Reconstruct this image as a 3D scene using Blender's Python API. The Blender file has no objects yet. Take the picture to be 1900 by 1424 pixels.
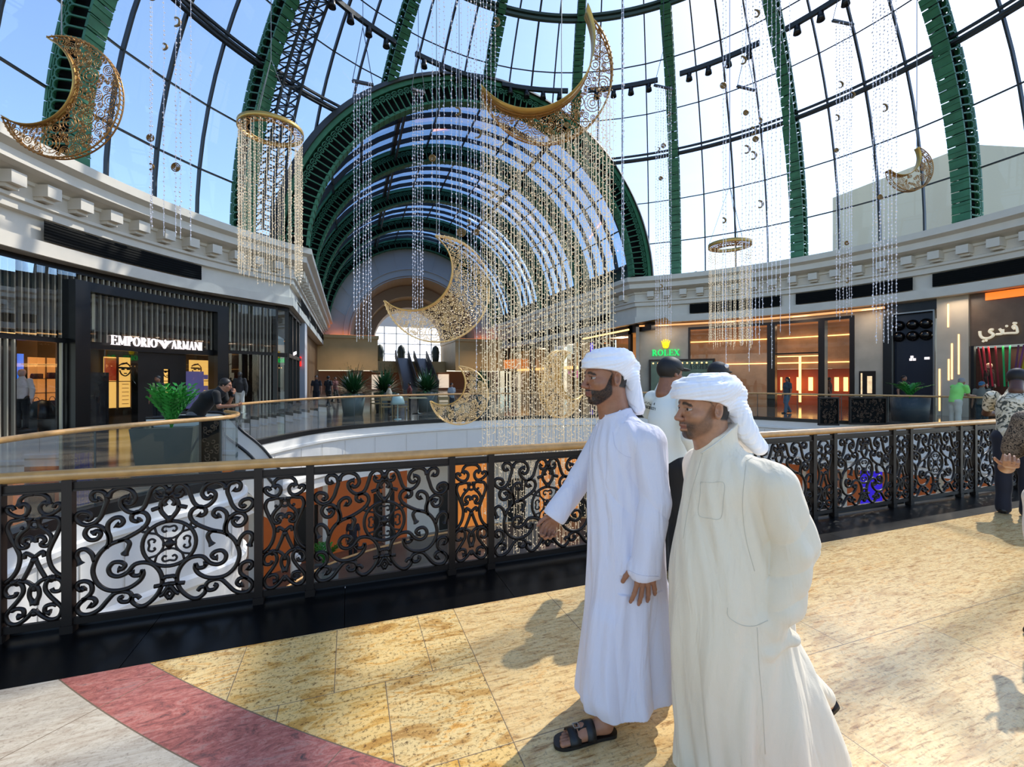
import bpy, math, random
import numpy as np
from math import sin, cos, pi, radians, sqrt, atan2, tan
from mathutils import Vector, Matrix

# ---------------- camera, sky, sun, exposure ----------------
SC = bpy.context.scene
COL = SC.collection
YAW = radians(20.0)
EYE = 1.65
F = 830.0
HOR = 702.0
_c, _s = cos(YAW), sin(YAW)
def CW(X, Y, z=0.0):
    """camera aligned ground coordinates (right, forward, up) -> place"""
    return (X*_c + Y*_s, -X*_s + Y*_c, z)
def PX(px, py, Y):
    X = (px-950)/F*Y
    return CW(X, Y, EYE + (HOR-py)/F*Y)

cam_d = bpy.data.cameras.new('camera')
cam = bpy.data.objects.new('camera', cam_d)
COL.objects.link(cam)
cam.location = (0, 0, EYE)
cam.rotation_euler = (radians(90), 0, -YAW)
cam_d.sensor_width = 36
cam_d.lens = F/1900*36
cam_d.shift_y = -(712-HOR)/1900
cam_d.clip_end = 600
cam_d.clip_start = 0.05
SC.camera = cam

SUN = Vector((0.646, 0.254, 0.72)).normalized()
world = bpy.data.worlds.new('sky')
SC.world = world
world.use_nodes = True
wn = world.node_tree
wn.nodes.clear()
sky = wn.nodes.new('ShaderNodeTexSky')
sky.sky_type = 'NISHITA'
sky.sun_disc = False
sky.sun_elevation = math.asin(SUN.z)
sky.sun_rotation = atan2(SUN.x, SUN.y)
sky.altitude = 0
sky.air_density = 1.0
sky.dust_density = 0.7
sky.ozone_density = 2.5
bg = wn.nodes.new('ShaderNodeBackground')
bg.inputs[1].default_value = 0.325
wo = wn.nodes.new('ShaderNodeOutputWorld')
wn.links.new(sky.outputs[0], bg.inputs[0])
wn.links.new(bg.outputs[0], wo.inputs[0])
sun_d = bpy.data.lights.new('sun', 'SUN')
sun_d.energy = 4.5
sun_d.angle = radians(0.6)
sun_d.color = (1.0, 0.93, 0.82)
sun_o = bpy.data.objects.new('sun', sun_d)
COL.objects.link(sun_o)
sun_o.location = (20, 10, 40)
sun_o.rotation_euler = SUN.to_track_quat('Z', 'Y').to_euler()

SC.view_settings.view_transform = 'Standard'
SC.view_settings.look = 'None'
SC.view_settings.gamma = 1
SC.view_settings.exposure = 0.0
SC.view_settings.use_curve_mapping = False
SC.cycles.max_bounces = 6
SC.cycles.diffuse_bounces = 3
SC.cycles.glossy_bounces = 3
SC.cycles.transmission_bounces = 3
SC.cycles.transparent_max_bounces = 10
SC.cycles.caustics_reflective = False
SC.cycles.caustics_refractive = False
SC.cycles.sample_clamp_indirect = 6
SC.cycles.use_denoising = True
R = random.Random(7)

# ---------------- helpers ----------------
def tag(o, label=None, cat=None, group=None, kind=None):
    if label: o['label'] = label
    if cat: o['category'] = cat
    if group: o['group'] = group
    if kind: o['kind'] = kind
    return o
def empty(name, loc=(0, 0, 0), label=None, cat=None, group=None, rz=0, kind=None):
    o = bpy.data.objects.new(name, None)
    COL.objects.link(o)
    o.location = loc
    o.rotation_euler = (0, 0, rz)
    o.empty_display_size = 0.1
    return tag(o, label, cat, group, kind)
def copy_tree(o, parent=None):
    c = o.copy()
    COL.objects.link(c)
    if parent:
        c.parent = parent
    for ch in list(o.children):
        copy_tree(ch, c)
    return c

class MB:
    def __init__(s):
        s.v = []; s.f = []; s.n = 0; s.sm = []; s.mi = []
    def add(s, vs, fs, smooth=False, m=0):
        vs = np.asarray(vs, float).reshape(-1, 3)
        s.v.append(vs)
        k = s.n
        for f in fs:
            s.f.append([i+k for i in f])
        s.sm += [smooth]*len(fs); s.mi += [m]*len(fs)
        s.n += len(vs)
        return s
    def box(s, x0, y0, z0, x1, y1, z1, m=0):
        v = [(x0,y0,z0),(x1,y0,z0),(x1,y1,z0),(x0,y1,z0),(x0,y0,z1),(x1,y0,z1),(x1,y1,z1),(x0,y1,z1)]
        return s.add(v, [(3,2,1,0),(4,5,6,7),(0,1,5,4),(1,2,6,5),(2,3,7,6),(3,0,4,7)], m=m)
    def obox(s, c, ax, ay, az, m=0):
        """oriented box: centre + three half axis vectors"""
        c, ax, ay, az = map(np.array, (c, ax, ay, az))
        v = [c+i*ax+j*ay+k*az for k in (-1,1) for (i,j) in ((-1,-1),(1,-1),(1,1),(-1,1))]
        return s.add(v, [(3,2,1,0),(4,5,6,7),(0,1,5,4),(1,2,6,5),(2,3,7,6),(3,0,4,7)], m=m)
    def bar(s, p, q, w, h=None, up=(0,0,1), m=0):
        p = np.array(p, float); q = np.array(q, float)
        d = q-p; L = np.linalg.norm(d)
        if L < 1e-9: return s
        d /= L
        u = np.cross(d, up)
        if np.linalg.norm(u) < 1e-5: u = np.cross(d, (1,0,0))
        u /= np.linalg.norm(u); t = np.cross(u, d)
        return s.obox((p+q)/2, d*L/2, u*w/2, t*(h or w)/2, m=m)
    def tube(s, path, r, n=8, closed=False, caps=True, flat=None, m=0, sm=True):
        P = np.array(path, float); N = len(P)
        rr = np.full(N, r) if np.isscalar(r) else np.array(r, float)
        if closed: T = np.roll(P, -1, 0)-np.roll(P, 1, 0)
        else: T = np.gradient(P, axis=0)
        T /= np.linalg.norm(T, axis=1)[:, None]+1e-12
        if flat is not None:
            U = np.cross(T, np.array(flat, float))
            U /= np.linalg.norm(U, axis=1)[:, None]+1e-12
        else:
            U = np.zeros_like(T)
            u = np.cross(T[0], (0, 0, 1.0))
            if np.linalg.norm(u) < .1: u = np.cross(T[0], (1.0, 0, 0))
            U[0] = u/np.linalg.norm(u)
            for i in range(1, N):
                u = U[i-1]-T[i]*np.dot(U[i-1], T[i])
                U[i] = u/(np.linalg.norm(u)+1e-12)
        Bv = np.cross(T, U)
        A = np.arange(n)*2*pi/n + (pi/n if n == 4 else 0)
        V = P[:, None]+rr[:, None, None]*(np.cos(A)[None, :, None]*U[:, None]+np.sin(A)[None, :, None]*Bv[:, None])
        fs = []
        M = N if closed else N-1
        for i in range(M):
            a = i*n; b = ((i+1) % N)*n
            for j in range(n):
                k = (j+1) % n
                fs.append((a+j, a+k, b+k, b+j))
        if caps and not closed:
            fs.append(tuple(range(n-1, -1, -1))); fs.append(tuple((N-1)*n+j for j in range(n)))
        return s.add(V.reshape(-1, 3), fs, smooth=sm, m=m)
    def grid(s, V, closeu=False, closev=False, smooth=True, m=0):
        V = np.array(V, float); a, b = V.shape[:2]
        fs = []
        for i in range(a if closeu else a-1):
            for j in range(b if closev else b-1):
                i2 = (i+1) % a; j2 = (j+1) % b
                fs.append((i*b+j, i2*b+j, i2*b+j2, i*b+j2))
        return s.add(V.reshape(-1, 3), fs, smooth=smooth, m=m)
    def lathe(s, prof, c=(0, 0, 0), n=24, m=0, sm=True):
        A = np.arange(n)*2*pi/n
        V = [[(c[0]+r*cos(t), c[1]+r*sin(t), c[2]+z) for t in A] for r, z in prof]
        return s.grid(V, closev=True, smooth=sm, m=m)
    def poly(s, pts, z0=None, z1=None, m=0):
        """prism of a flat outline (x,y) between z0 and z1"""
        n = len(pts)
        v = [(p[0], p[1], z0) for p in pts]+[(p[0], p[1], z1) for p in pts]
        fs = [tuple(range(n-1, -1, -1)), tuple(range(n, 2*n))]
        fs += [(i, (i+1) % n, n+(i+1) % n, n+i) for i in range(n)]
        return s.add(v, fs, m=m)
    def sphere(s, c, r, n=12, k=8, m=0):
        r = np.array(r if hasattr(r, '__len__') else (r, r, r), float)
        V = []
        for i in range(k+1):
            t = pi*i/k
            V.append([(c[0]+r[0]*sin(t)*cos(2*pi*j/n), c[1]+r[1]*sin(t)*sin(2*pi*j/n), c[2]+r[2]*cos(t)) for j in range(n)])
        return s.grid(V, closev=True, m=m)
    def build(s, name, mat=None, parent=None, label=None, cat=None, group=None, kind=None, loc=None):
        me = bpy.data.meshes.new(name)
        V = np.concatenate(s.v) if s.v else np.zeros((0, 3))
        me.from_pydata(V.tolist(), [], s.f)
        me.polygons.foreach_set('use_smooth', s.sm)
        mats = mat if isinstance(mat, (list, tuple)) else [mat]
        for mm in mats:
            if mm: me.materials.append(mm)
        if len(mats) > 1: me.polygons.foreach_set('material_index', s.mi)
        me.update()
        o = bpy.data.objects.new(name, me)
        COL.objects.link(o)
        if parent: o.parent = parent
        if loc: o.location = loc
        return tag(o, label, cat, group, kind)

def crv(pts, n=8, closed=False):
    """Catmull-Rom through points"""
    P = np.array(pts, float)
    if len(P) < 3 and not closed: return P
    out = []
    N = len(P)
    for i in range(N if closed else N-1):
        if closed:
            p0, p1, p2, p3 = P[(i-1) % N], P[i], P[(i+1) % N], P[(i+2) % N]
        else:
            p1, p2 = P[i], P[i+1]
            p0 = P[i-1] if i > 0 else 2*p1-p2
            p3 = P[i+2] if i+2 < N else 2*p2-p1
        for k in range(n):
            t = k/n
            out.append(.5*((2*p1)+(-p0+p2)*t+(2*p0-5*p1+4*p2-p3)*t*t+(-p0+3*p1-3*p2+p3)*t**3))
    if not closed: out.append(P[-1])
    return np.array(out)

# ---------------- materials ----------------
def hexc(c):
    if isinstance(c, str):
        v = [int(c[i:i+2], 16)/255 for i in (0, 2, 4)]
        return tuple((x/12.92 if x <= .04045 else ((x+.055)/1.055)**2.4) for x in v)+(1,)
    return tuple(c)+(1,)
MATS = {}
def mat(name, col, rough=.6, metal=0, emit=None, es=0, noise=0, nscale=8, col2=None, bump=0, bscale=30, coat=0, spec=.5, trans=0, sheen=0):
    if name in MATS: return MATS[name]
    m = bpy.data.materials.new(name); m.use_nodes = True
    nt = m.node_tree; b = nt.nodes['Principled BSDF']
    b.inputs['Base Color'].default_value = hexc(col)
    b.inputs['Roughness'].default_value = rough
    b.inputs['Metallic'].default_value = metal
    b.inputs['Specular IOR Level'].default_value = spec
    if coat: b.inputs['Coat Weight'].default_value = coat
    if trans: b.inputs['Transmission Weight'].default_value = trans
    if emit is not None:
        b.inputs['Emission Color'].default_value = hexc(emit)
        b.inputs['Emission Strength'].default_value = es
    if noise or col2 or bump:
        tc = nt.nodes.new('ShaderNodeTexCoord')
    if noise or col2:
        n = nt.nodes.new('ShaderNodeTexNoise'); n.inputs['Scale'].default_value = nscale; n.inputs['Detail'].default_value = 5
        nt.links.new(tc.outputs['Object'], n.inputs['Vector'])
        mx = nt.nodes.new('ShaderNodeMix'); mx.data_type = 'RGBA'
        c1 = hexc(col); c2 = hexc(col2) if col2 else tuple(x*(1-noise) for x in c1[:3])+(1,)
        mx.inputs[6].default_value = c1; mx.inputs[7].default_value = c2
        rp = nt.nodes.new('ShaderNodeValToRGB'); rp.color_ramp.elements[0].position = .35; rp.color_ramp.elements[1].position = .65
        nt.links.new(n.outputs[0], rp.inputs[0]); nt.links.new(rp.outputs[0], mx.inputs[0])
        nt.links.new(mx.outputs[2], b.inputs['Base Color'])
    if bump:
        n2 = nt.nodes.new('ShaderNodeTexNoise'); n2.inputs['Scale'].default_value = bscale; n2.inputs['Detail'].default_value = 4
        nt.links.new(tc.outputs['Object'], n2.inputs['Vector'])
        bp = nt.nodes.new('ShaderNodeBump'); bp.inputs['Strength'].default_value = bump; bp.inputs['Distance'].default_value = .02
        nt.links.new(n2.outputs[0], bp.inputs['Height']); nt.links.new(bp.outputs[0], b.inputs['Normal'])
    MATS[name] = m
    return m
def glass(name, tint=(1, 1, 1), refl=.08, rough=0.0, ior=1.45):
    if name in MATS: return MATS[name]
    m = bpy.data.materials.new(name); m.use_nodes = True
    nt = m.node_tree; nt.nodes.clear()
    o = nt.nodes.new('ShaderNodeOutputMaterial'); mx = nt.nodes.new('ShaderNodeMixShader')
    t = nt.nodes.new('ShaderNodeBsdfTransparent'); t.inputs[0].default_value = tuple(tint)+(1,)
    g = nt.nodes.new('ShaderNodeBsdfGlossy'); g.inputs['Roughness'].default_value = rough
    fr = nt.nodes.new('ShaderNodeFresnel'); fr.inputs[0].default_value = ior
    ml = nt.nodes.new('ShaderNodeMath'); ml.operation = 'MULTIPLY'; ml.inputs[1].default_value = refl/.04
    ml.use_clamp = True
    nt.links.new(fr.outputs[0], ml.inputs[0])
    nt.links.new(ml.outputs[0], mx.inputs[0]); nt.links.new(t.outputs[0], mx.inputs[1]); nt.links.new(g.outputs[0], mx.inputs[2])
    nt.links.new(mx.outputs[0], o.inputs[0])
    MATS[name] = m
    return m
M_WHITE = mat('white_plaster', 'e6dccb', .55, noise=.06, nscale=2)
M_WPANEL = mat('white_stone_panel', 'f3efe6', .4, noise=.04, nscale=1.2)
M_GREEN = mat('green_painted_steel', '3c7d58', .45, noise=.3, nscale=3)
M_GREEND = mat('green_ornament', '35704f', .5)
M_BLACKI = mat('dark_void_metal', '060706', .8, spec=.2)
M_MULL = mat('dark_mullion_steel', '35393d', .45, .3)
M_BLACK = mat('black_frame', '0b0b0d', .35)
M_BRONZE = mat('bronze_ironwork', '1f1713', .42, .3)
M_WOODR = mat('pale_wood_rail', 'cf9f62', .32, noise=.2, nscale=14, coat=.3)
M_BRASS = mat('brushed_brass', 'c8a468', .3, .8)
M_GOLD = mat('gold_metal', 'c79a4a', .32, 1.0)
M_STEEL = mat('brushed_steel', '9a9a98', .3, .9)
M_BGRAN = mat('black_granite', '040405', .3, noise=.5, nscale=60, spec=.2)
M_DARKF = mat('dark_marble_floor', '4d4844', .12, noise=.5, nscale=.7, col2='6d665c')
G_DOME = glass('dome_glass', (.89, .925, .96), .03)
G_RAIL = glass('rail_glass', (.80, .87, .85), .018)
G_SHOP = glass('shop_glass', (.95, .95, .95), .022)
# ---------------- plan of the atrium ----------------
OA, OB = 7.4, 11.0          # centre of the dome
CR = 16.8                   # radius of the cornice
def arc(r, th, z=0.0):
    return (OA+r*sin(th), OB+r*cos(th), z)
def theta_at(px, r):
    """angle (from straight ahead along the hall) at which radius r is seen at column px"""
    k = (px-950)/F
    d = np.array([k*_c+_s, -k*_s+_c]); o = np.array([-OA, -OB])
    A = d@d; B = 2*o@d; Cq = o@o-r*r
    t = (-B+sqrt(B*B-4*A*Cq))/(2*A)
    q = d*t-np.array([OA, OB])
    return atan2(q[0], q[1])
TC = radians(36.5)          # corner where the hall meets the rotunda
HL, HR = OA-10.0, OA+10.0
HB = OB+CR*cos(TC)
HEND = 54.0
VOID1 = [(-3.4,3.85),(-3.35,5.0),(-3.24,5.86),(-3.0,6.8),(-2.4,7.6),(-1.75,8.3),(-1.75,9.1),(-2.1,9.8)]
VOID2 = [(-2.5,11.4),(-2.3,12.6),(-1.3,14.5),(-.1,15.8),(2,16.75),(4.4,17.25),(7,17.4),(9.9,16.9),(13,15.8),(15.3,14.5),(16.4,12.8),(17.1,11.55),(18.3,10.4),(19.4,8.1),(19.8,5.5),(19.8,3.85)]
V1 = crv(VOID1, 6); V2 = crv(VOID2, 6)
VOID = np.concatenate([V1, V2])

# procedural floor of the bridge: granite slabs, red ring, grey stone outside the ring
def floor_material():
    m = bpy.data.materials.new('granite_paving'); m.use_nodes = True
    nt = m.node_tree; L = nt.links; N = nt.nodes
    b = N['Principled BSDF']
    tc = N.new('ShaderNodeTexCoord')
    def noise(scale, det=6, rough=.6, vec=None, dist=0):
        n = N.new('ShaderNodeTexNoise'); n.inputs['Scale'].default_value = scale; n.inputs['Detail'].default_value = det
        n.inputs['Roughness'].default_value = rough; n.inputs['Distortion'].default_value = dist
        L.new(vec or tc.outputs['Object'], n.inputs['Vector']); return n.outputs[0]
    def ramp(src, stops):
        r = N.new('ShaderNodeValToRGB'); L.new(src, r.inputs[0])
        e = r.color_ramp.elements
        while len(e) < len(stops): e.new(.5)
        for i, (p, c) in enumerate(stops):
            e[i].position = p; e[i].color = hexc(c)
        return r.outputs[0]
    def mix(f, a, c, mode='MIX'):
        x = N.new('ShaderNodeMix'); x.data_type = 'RGBA'; x.blend_type = mode
        for i, s in ((0, f), (6, a), (7, c)):
            if isinstance(s, (int, float)): x.inputs[i].default_value = s
            elif isinstance(s, tuple): x.inputs[i].default_value = s
            else: L.new(s, x.inputs[i])
        return x.outputs[2]
    def math_(op, a, c=None):
        x = N.new('ShaderNodeMath'); x.operation = op
        for i, s in ((0, a), (1, c)):
            if s is None: continue
            if isinstance(s, (int, float)): x.inputs[i].default_value = s
            else: L.new(s, x.inputs[i])
        return x.outputs[0]
    sep = N.new('ShaderNodeSeparateXYZ'); L.new(tc.outputs['Object'], sep.inputs[0])
    # slabs
    big = math_('GREATER_THAN', sep.outputs[0], .7)
    def brick(w, h, x0, y0):
        mpb = N.new('ShaderNodeMapping'); L.new(tc.outputs['Object'], mpb.inputs[0]); mpb.inputs['Location'].default_value = (-x0, -y0, 0)
        br = N.new('ShaderNodeTexBrick'); L.new(mpb.outputs[0], br.inputs['Vector'])
        br.inputs['Scale'].default_value = 1.0
        br.inputs['Brick Width'].default_value = w; br.inputs['Row Height'].default_value = h
        br.inputs['Mortar Size'].default_value = .0022; br.inputs['Mortar Smooth'].default_value = 0
        br.inputs['Color1'].default_value = (0, 0, 0, 1); br.inputs['Color2'].default_value = (1, 1, 1, 1)
        return br
    bs_, bl_ = brick(.516, .62, .184, 2.52), brick(1.45, 1.25, .7, 1.9)
    bcol = mix(big, bs_.outputs['Color'], bl_.outputs['Color'])
    bfac = mix(big, bs_.outputs['Fac'], bl_.outputs['Fac'])
    slab = N.new('ShaderNodeSeparateColor'); L.new(bcol, slab.inputs[0])
    mp = N.new('ShaderNodeMapping'); L.new(tc.outputs['Object'], mp.inputs[0])
    mp.inputs['Scale'].default_value = (1.4, 5, 1); mp.inputs['Rotation'].default_value = (0, 0, .45)
    stre = noise(2.2, 9, .72, mp.outputs[0], .8)
    fine = noise(42, 10, .85)
    ycol = ramp(stre, [(.3, '96683a'), (.42, 'c89a56'), (.52, 'e8cc90'), (.62, 'dca04c'), (.75, 'a06a30')])
    ycol2 = ramp(stre, [(.3, 'b07a34'), (.45, 'e0a848'), (.58, 'f0cc80'), (.72, 'c4822e')])
    # toward the right the slabs are paler and pinker
    yc = mix(slab.outputs[0], ycol, ycol2)
    spk = ramp(fine, [(.41, '4e3018'), (.48, 'ffffff')])
    yc = mix(.9, yc, spk, 'MULTIPLY')
    mp3 = N.new('ShaderNodeMapping'); L.new(tc.outputs['Object'], mp3.inputs[0])
    mp3.inputs['Scale'].default_value = (5, 38, 1); mp3.inputs['Rotation'].default_value = (0, 0, .62)
    gr = noise(1.6, 8, .75, mp3.outputs[0], .6)
    grain = ramp(gr, [(.36, '9a6c40'), (.47, 'd9b884'), (.6, 'e6cc9c')])
    yc = mix(math_('MULTIPLY', big, .8), yc, mix(.6, yc, grain))
    yc = mix(math_('MULTIPLY', big, .35), yc, mix(1.0, yc, ramp(gr, [(.38, '8a5a3c'), (.46, 'ffffff')]), 'MULTIPLY'))
    mp2 = N.new('ShaderNodeMapping'); L.new(tc.outputs['Object'], mp2.inputs[0])
    mp2.inputs['Scale'].default_value = (2.2, 7, 1); mp2.inputs['Rotation'].default_value = (0, 0, -.5)
    st2 = noise(1.8, 11, .8, mp2.outputs[0], 2.2)
    red = ramp(st2, [(.34, '4e4440'), (.41, '8c5a50'), (.5, 'b86a5c'), (.58, 'c48878'), (.64, '8a645c'), (.72, '5a4c48')])
    red = mix(.6, red, ramp(fine, [(.34, '5b3f3a'), (.5, 'ffffff')]), 'MULTIPLY')
    grey = ramp(st2, [(.32, 'a48c74'), (.5, 'c8b8a0'), (.6, 'd6c8b0'), (.75, 'aa9078')])
    grey = mix(.6, grey, ramp(fine, [(.34, '6b5546'), (.48, 'ffffff')]), 'MULTIPLY')
    # distance from the rotunda centre
    dx = math_('SUBTRACT', sep.outputs[0], OA); dy = math_('SUBTRACT', sep.outputs[1], OB)
    rad = math_('SQRT', math_('ADD', math_('MULTIPLY', dx, dx), math_('MULTIPLY', dy, dy)))
    f1 = math_('GREATER_THAN', rad, 11.56); f2 = math_('GREATER_THAN', rad, 11.862)
    c = mix(f1, yc, red); c = mix(f2, c, grey)
    j1 = math_('LESS_THAN', math_('ABSOLUTE', math_('SUBTRACT', rad, 11.56)), .003)
    j2 = math_('LESS_THAN', math_('ABSOLUTE', math_('SUBTRACT', rad, 11.862)), .003)
    inner = math_('SUBTRACT', 1.0, f1)
    j7 = math_('LESS_THAN', math_('ABSOLUTE', math_('SUBTRACT', sep.outputs[0], .7)), .0022)
    jm = math_('MULTIPLY', math_('MAXIMUM', j7, bfac), inner)
    # radial joints in the two outer rings
    ang = math_('ARCTAN2', dx, dy)
    fr = math_('FRACT', math_('MULTIPLY', ang, 9.0))
    j3 = math_('MULTIPLY', math_('LESS_THAN', fr, .0035), f1)
    j = math_('MINIMUM', math_('ADD', math_('ADD', jm, j3), math_('ADD', j1, j2)), 1.0)
    c = mix(j, c, hexc('7a6650'))
    L.new(c, b.inputs['Base Color'])
    rr = N.new('ShaderNodeMapRange'); L.new(fine, rr.inputs[0])
    rr.inputs['To Min'].default_value = .14; rr.inputs['To Max'].default_value = .3
    L.new(rr.outputs[0], b.inputs['Roughness'])
    return m
fl = MB(); fl.box(-9, -5, -.35, 26, 3.15, 0)
fl.build('floor', floor_material(), kind='structure')
# black granite strip along the balustrade
st = MB()
a = -6.03
while a < 22:
    st.box(a+.002, 3.152, -.35, a+1.198, 3.86, 0.0); a += 1.2
st.build('trim_1', M_BGRAN, kind='structure')

# gallery floor around the void (dark polished marble)
g = MB()
def ring_pts(base, out):
    return out
vo = [tuple(p) for p in VOID]
outer = []
n = len(vo)
# outer boundary follows a big loop around the galleries
T0, T1 = radians(-118), radians(118)
for i in range(n):
    t = T0+(T1-T0)*i/(n-1)
    outer.append((OA+26*sin(t), OB+26*cos(t)))
for i in range(n-1):
    p, q, r_, s_ = vo[i], vo[i+1], outer[i+1], outer[i]
    g.add([(p[0],p[1],0),(q[0],q[1],0),(r_[0],r_[1],0),(s_[0],s_[1],0)], [(0,1,2,3)])
g.box(-12, 34, -.3, 27, 72, -.002)
g.add([(-16,-1,-.001),(-3.4,-1,-.001),(-3.4,3.85,-.001),(-16,3.85,-.001)], [(0,1,2,3)])
def dark_floor_mat():
    m = mat('polished_gallery_floor', '57504a', .1, noise=.45, nscale=.5, col2='7b6f63')
    return m
g.build('floor', dark_floor_mat(), kind='structure')

# white fascia of the gallery slab facing the void, with a black kerb on top
def offset(P, d):
    T = np.gradient(P, axis=0); T /= np.linalg.norm(T, axis=1)[:, None]
    return P+np.stack([-T[:, 1], T[:, 0]], 1)*d
def sweep(P, prof, name, m, parent=None, kind=None, **k):
    """profile (outward offset, z) swept along plan polyline"""
    V = [[(*q, z) for q in offset(P, o)] for o, z in prof]
    b = MB(); b.grid(V, smooth=False)
    return b.build(name, m, parent, kind=kind, **k)
# offset>0 is to the left of travel (away from the void when travelling clockwise)
for i, P in enumerate((V1, V2)):
    bot = [(.05,-5.5)] if i == 0 else [(.05,-1.75),(1.2,-1.8)]
    sweep(P, [(0,0),(0,-.28),(-.05,-.30),(-.05,-.36),(0.02,-.40),(.02,-1.25),(-.04,-1.3),(-.04,-1.42),(.05,-1.5)]+bot, 'trim_2', M_WPANEL, kind='structure')
    sweep(P, [(.16,0),(.16,.07),(-.02,.07),(-.02,-.06),(0,-.06)], 'trim_3', M_BLACK, kind='structure')
# landing edge between the two lengths
b = MB(); b.box(-2.6, 9.8, -1.75, -2.2, 11.4, -.001); b.build('trim_4', M_WPANEL, kind='structure')
# fascia of the bridge itself
b = MB(); b.box(-9, 3.862, -1.2, 26, 3.95, -.05); b.build('trim_5', M_WPANEL, kind='structure')

# ---- lower level ----
b = MB(); b.box(-22, -6, -5.8, 34, 40, -5.5)
b.build('floor', mat('lower_floor_stone', '9a8e80', .25, noise=.3, nscale=.6), kind='structure')

# ---------------- cornice ----------------
CPROF = [(2.2,5.2),(0,5.2),(0,5.62),(.18,5.64),(.18,6.28),(0,6.3),(0,6.52),(-.10,6.56),(-.10,6.66),(.0,6.7),(.0,7.05),(-.08,7.08),(-.08,7.18),(-.42,7.26),(-.62,7.34),(-.62,7.62),(-.70,7.66),(-.85,7.74),(-.85,8.02),(.9,8.04),(1.6,8.04)]
def cornice_path(side):
    th = np.linspace(radians(-125), -TC, 60)
    P = [(OA+CR*sin(t), OB+CR*cos(t)) for t in th]+[(HL, b_) for b_ in np.linspace(HB+.4, HEND, 6)]
    P = np.array(P)
    if side > 0:
        P = P[::-1].copy(); P[:, 0] = 2*OA-P[:, 0]
    return P
def mitre_offset(P, d):
    out = []
    for i in range(len(P)):
        a_ = P[i]-P[i-1] if i > 0 else P[1]-P[0]
        c_ = P[i+1]-P[i] if i < len(P)-1 else P[-1]-P[-2]
        a_ = a_/np.linalg.norm(a_); c_ = c_/np.linalg.norm(c_)
        na = np.array([-a_[1], a_[0]]); nc = np.array([-c_[1], c_[0]])
        m = na+nc; m /= np.linalg.norm(m)
        out.append(P[i]+m*d/max(.3, m@na))
    return np.array(out)
def corn(prof, side, name, m, P=None, **k):
    P = cornice_path(side) if P is None else P
    V = [[(*q, z) for q in mitre_offset(P, o)] for o, z in prof]
    b = MB(); b.grid(V, smooth=False)
    return b.build(name, m, **k)
for side, nm in ((-1, 'left'), (1, 'right')):
    e = empty('cornice', (0, 0, 0), kind='structure')
    e.name = 'trim_6' if side < 0 else 'trim_7'
    c = corn(CPROF, side, 'moulding', M_WHITE)
    c.parent = e
    # black ventilation grilles set in the frieze and square modillion blocks under the corona
    P = cornice_path(side)
    seg = np.linalg.norm(np.diff(P, axis=0), axis=1); S = np.concatenate([[0], np.cumsum(seg)])
    gr = MB(); bl = MB()
    def at(s):
        i = min(len(seg)-1, max(0, int(np.searchsorted(S, s)-1)))
        t = (s-S[i])/seg[i]
        d = (P[i+1]-P[i])/seg[i]
        return P[i]+d*(s-S[i]), d
    s = .4
    corner = np.argmin(np.linalg.norm(P-np.array([OA+side*CR*sin(TC), HB]), axis=1)); sc = S[corner]
    # modillions
    s = (sc % .98)
    while s < S[-1]-.3:
        if abs(s-sc) > .5:
            p, d = at(s); nrm = np.array([-d[1], d[0]])
            cc = p-nrm*.2
            bl.obox((cc[0], cc[1], 6.98), (d[0]*.2, d[1]*.2, 0), (nrm[0]*.24, nrm[1]*.24, 0), (0, 0, .17))
            cc = p-nrm*.12
            bl.obox((cc[0], cc[1], 6.77), (d[0]*.17, d[1]*.17, 0), (nrm[0]*.14, nrm[1]*.14, 0), (0, 0, .06))
        s += .98
    bl.build('modillion_blocks', M_WHITE, e)
    for k in range(40):
        s0 = (sc % 6.7)-3.0+k*6.7 if side < 0 else (sc % 5.6)-2.3+k*5.6
        Lg = 5.4 if side < 0 else 4.9
        if s0 < 0 or s0+Lg > S[-1]: continue
        if s0 < sc < s0+Lg: continue
        rows = []
        ss = np.linspace(s0, s0+Lg, 14)
        V = [[], []]
        for x in ss:
            p, d = at(x); nrm = np.array([-d[1], d[0]])
            q = p-nrm*.015
            V[0].append((q[0], q[1], 5.66)); V[1].append((q[0], q[1], 6.24))
        gr.grid(V, smooth=False)
        for zz in np.arange(5.72, 6.22, .09):
            W = [[], []]
            for x in ss:
                p, d = at(x); nrm = np.array([-d[1], d[0]])
                q = p-nrm*.03
                W[0].append((q[0], q[1], zz)); W[1].append((*(p-nrm*.016), zz+.05))
            gr.grid(W, smooth=False)
    gr.build('grille', M_BLACKI, e)

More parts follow.
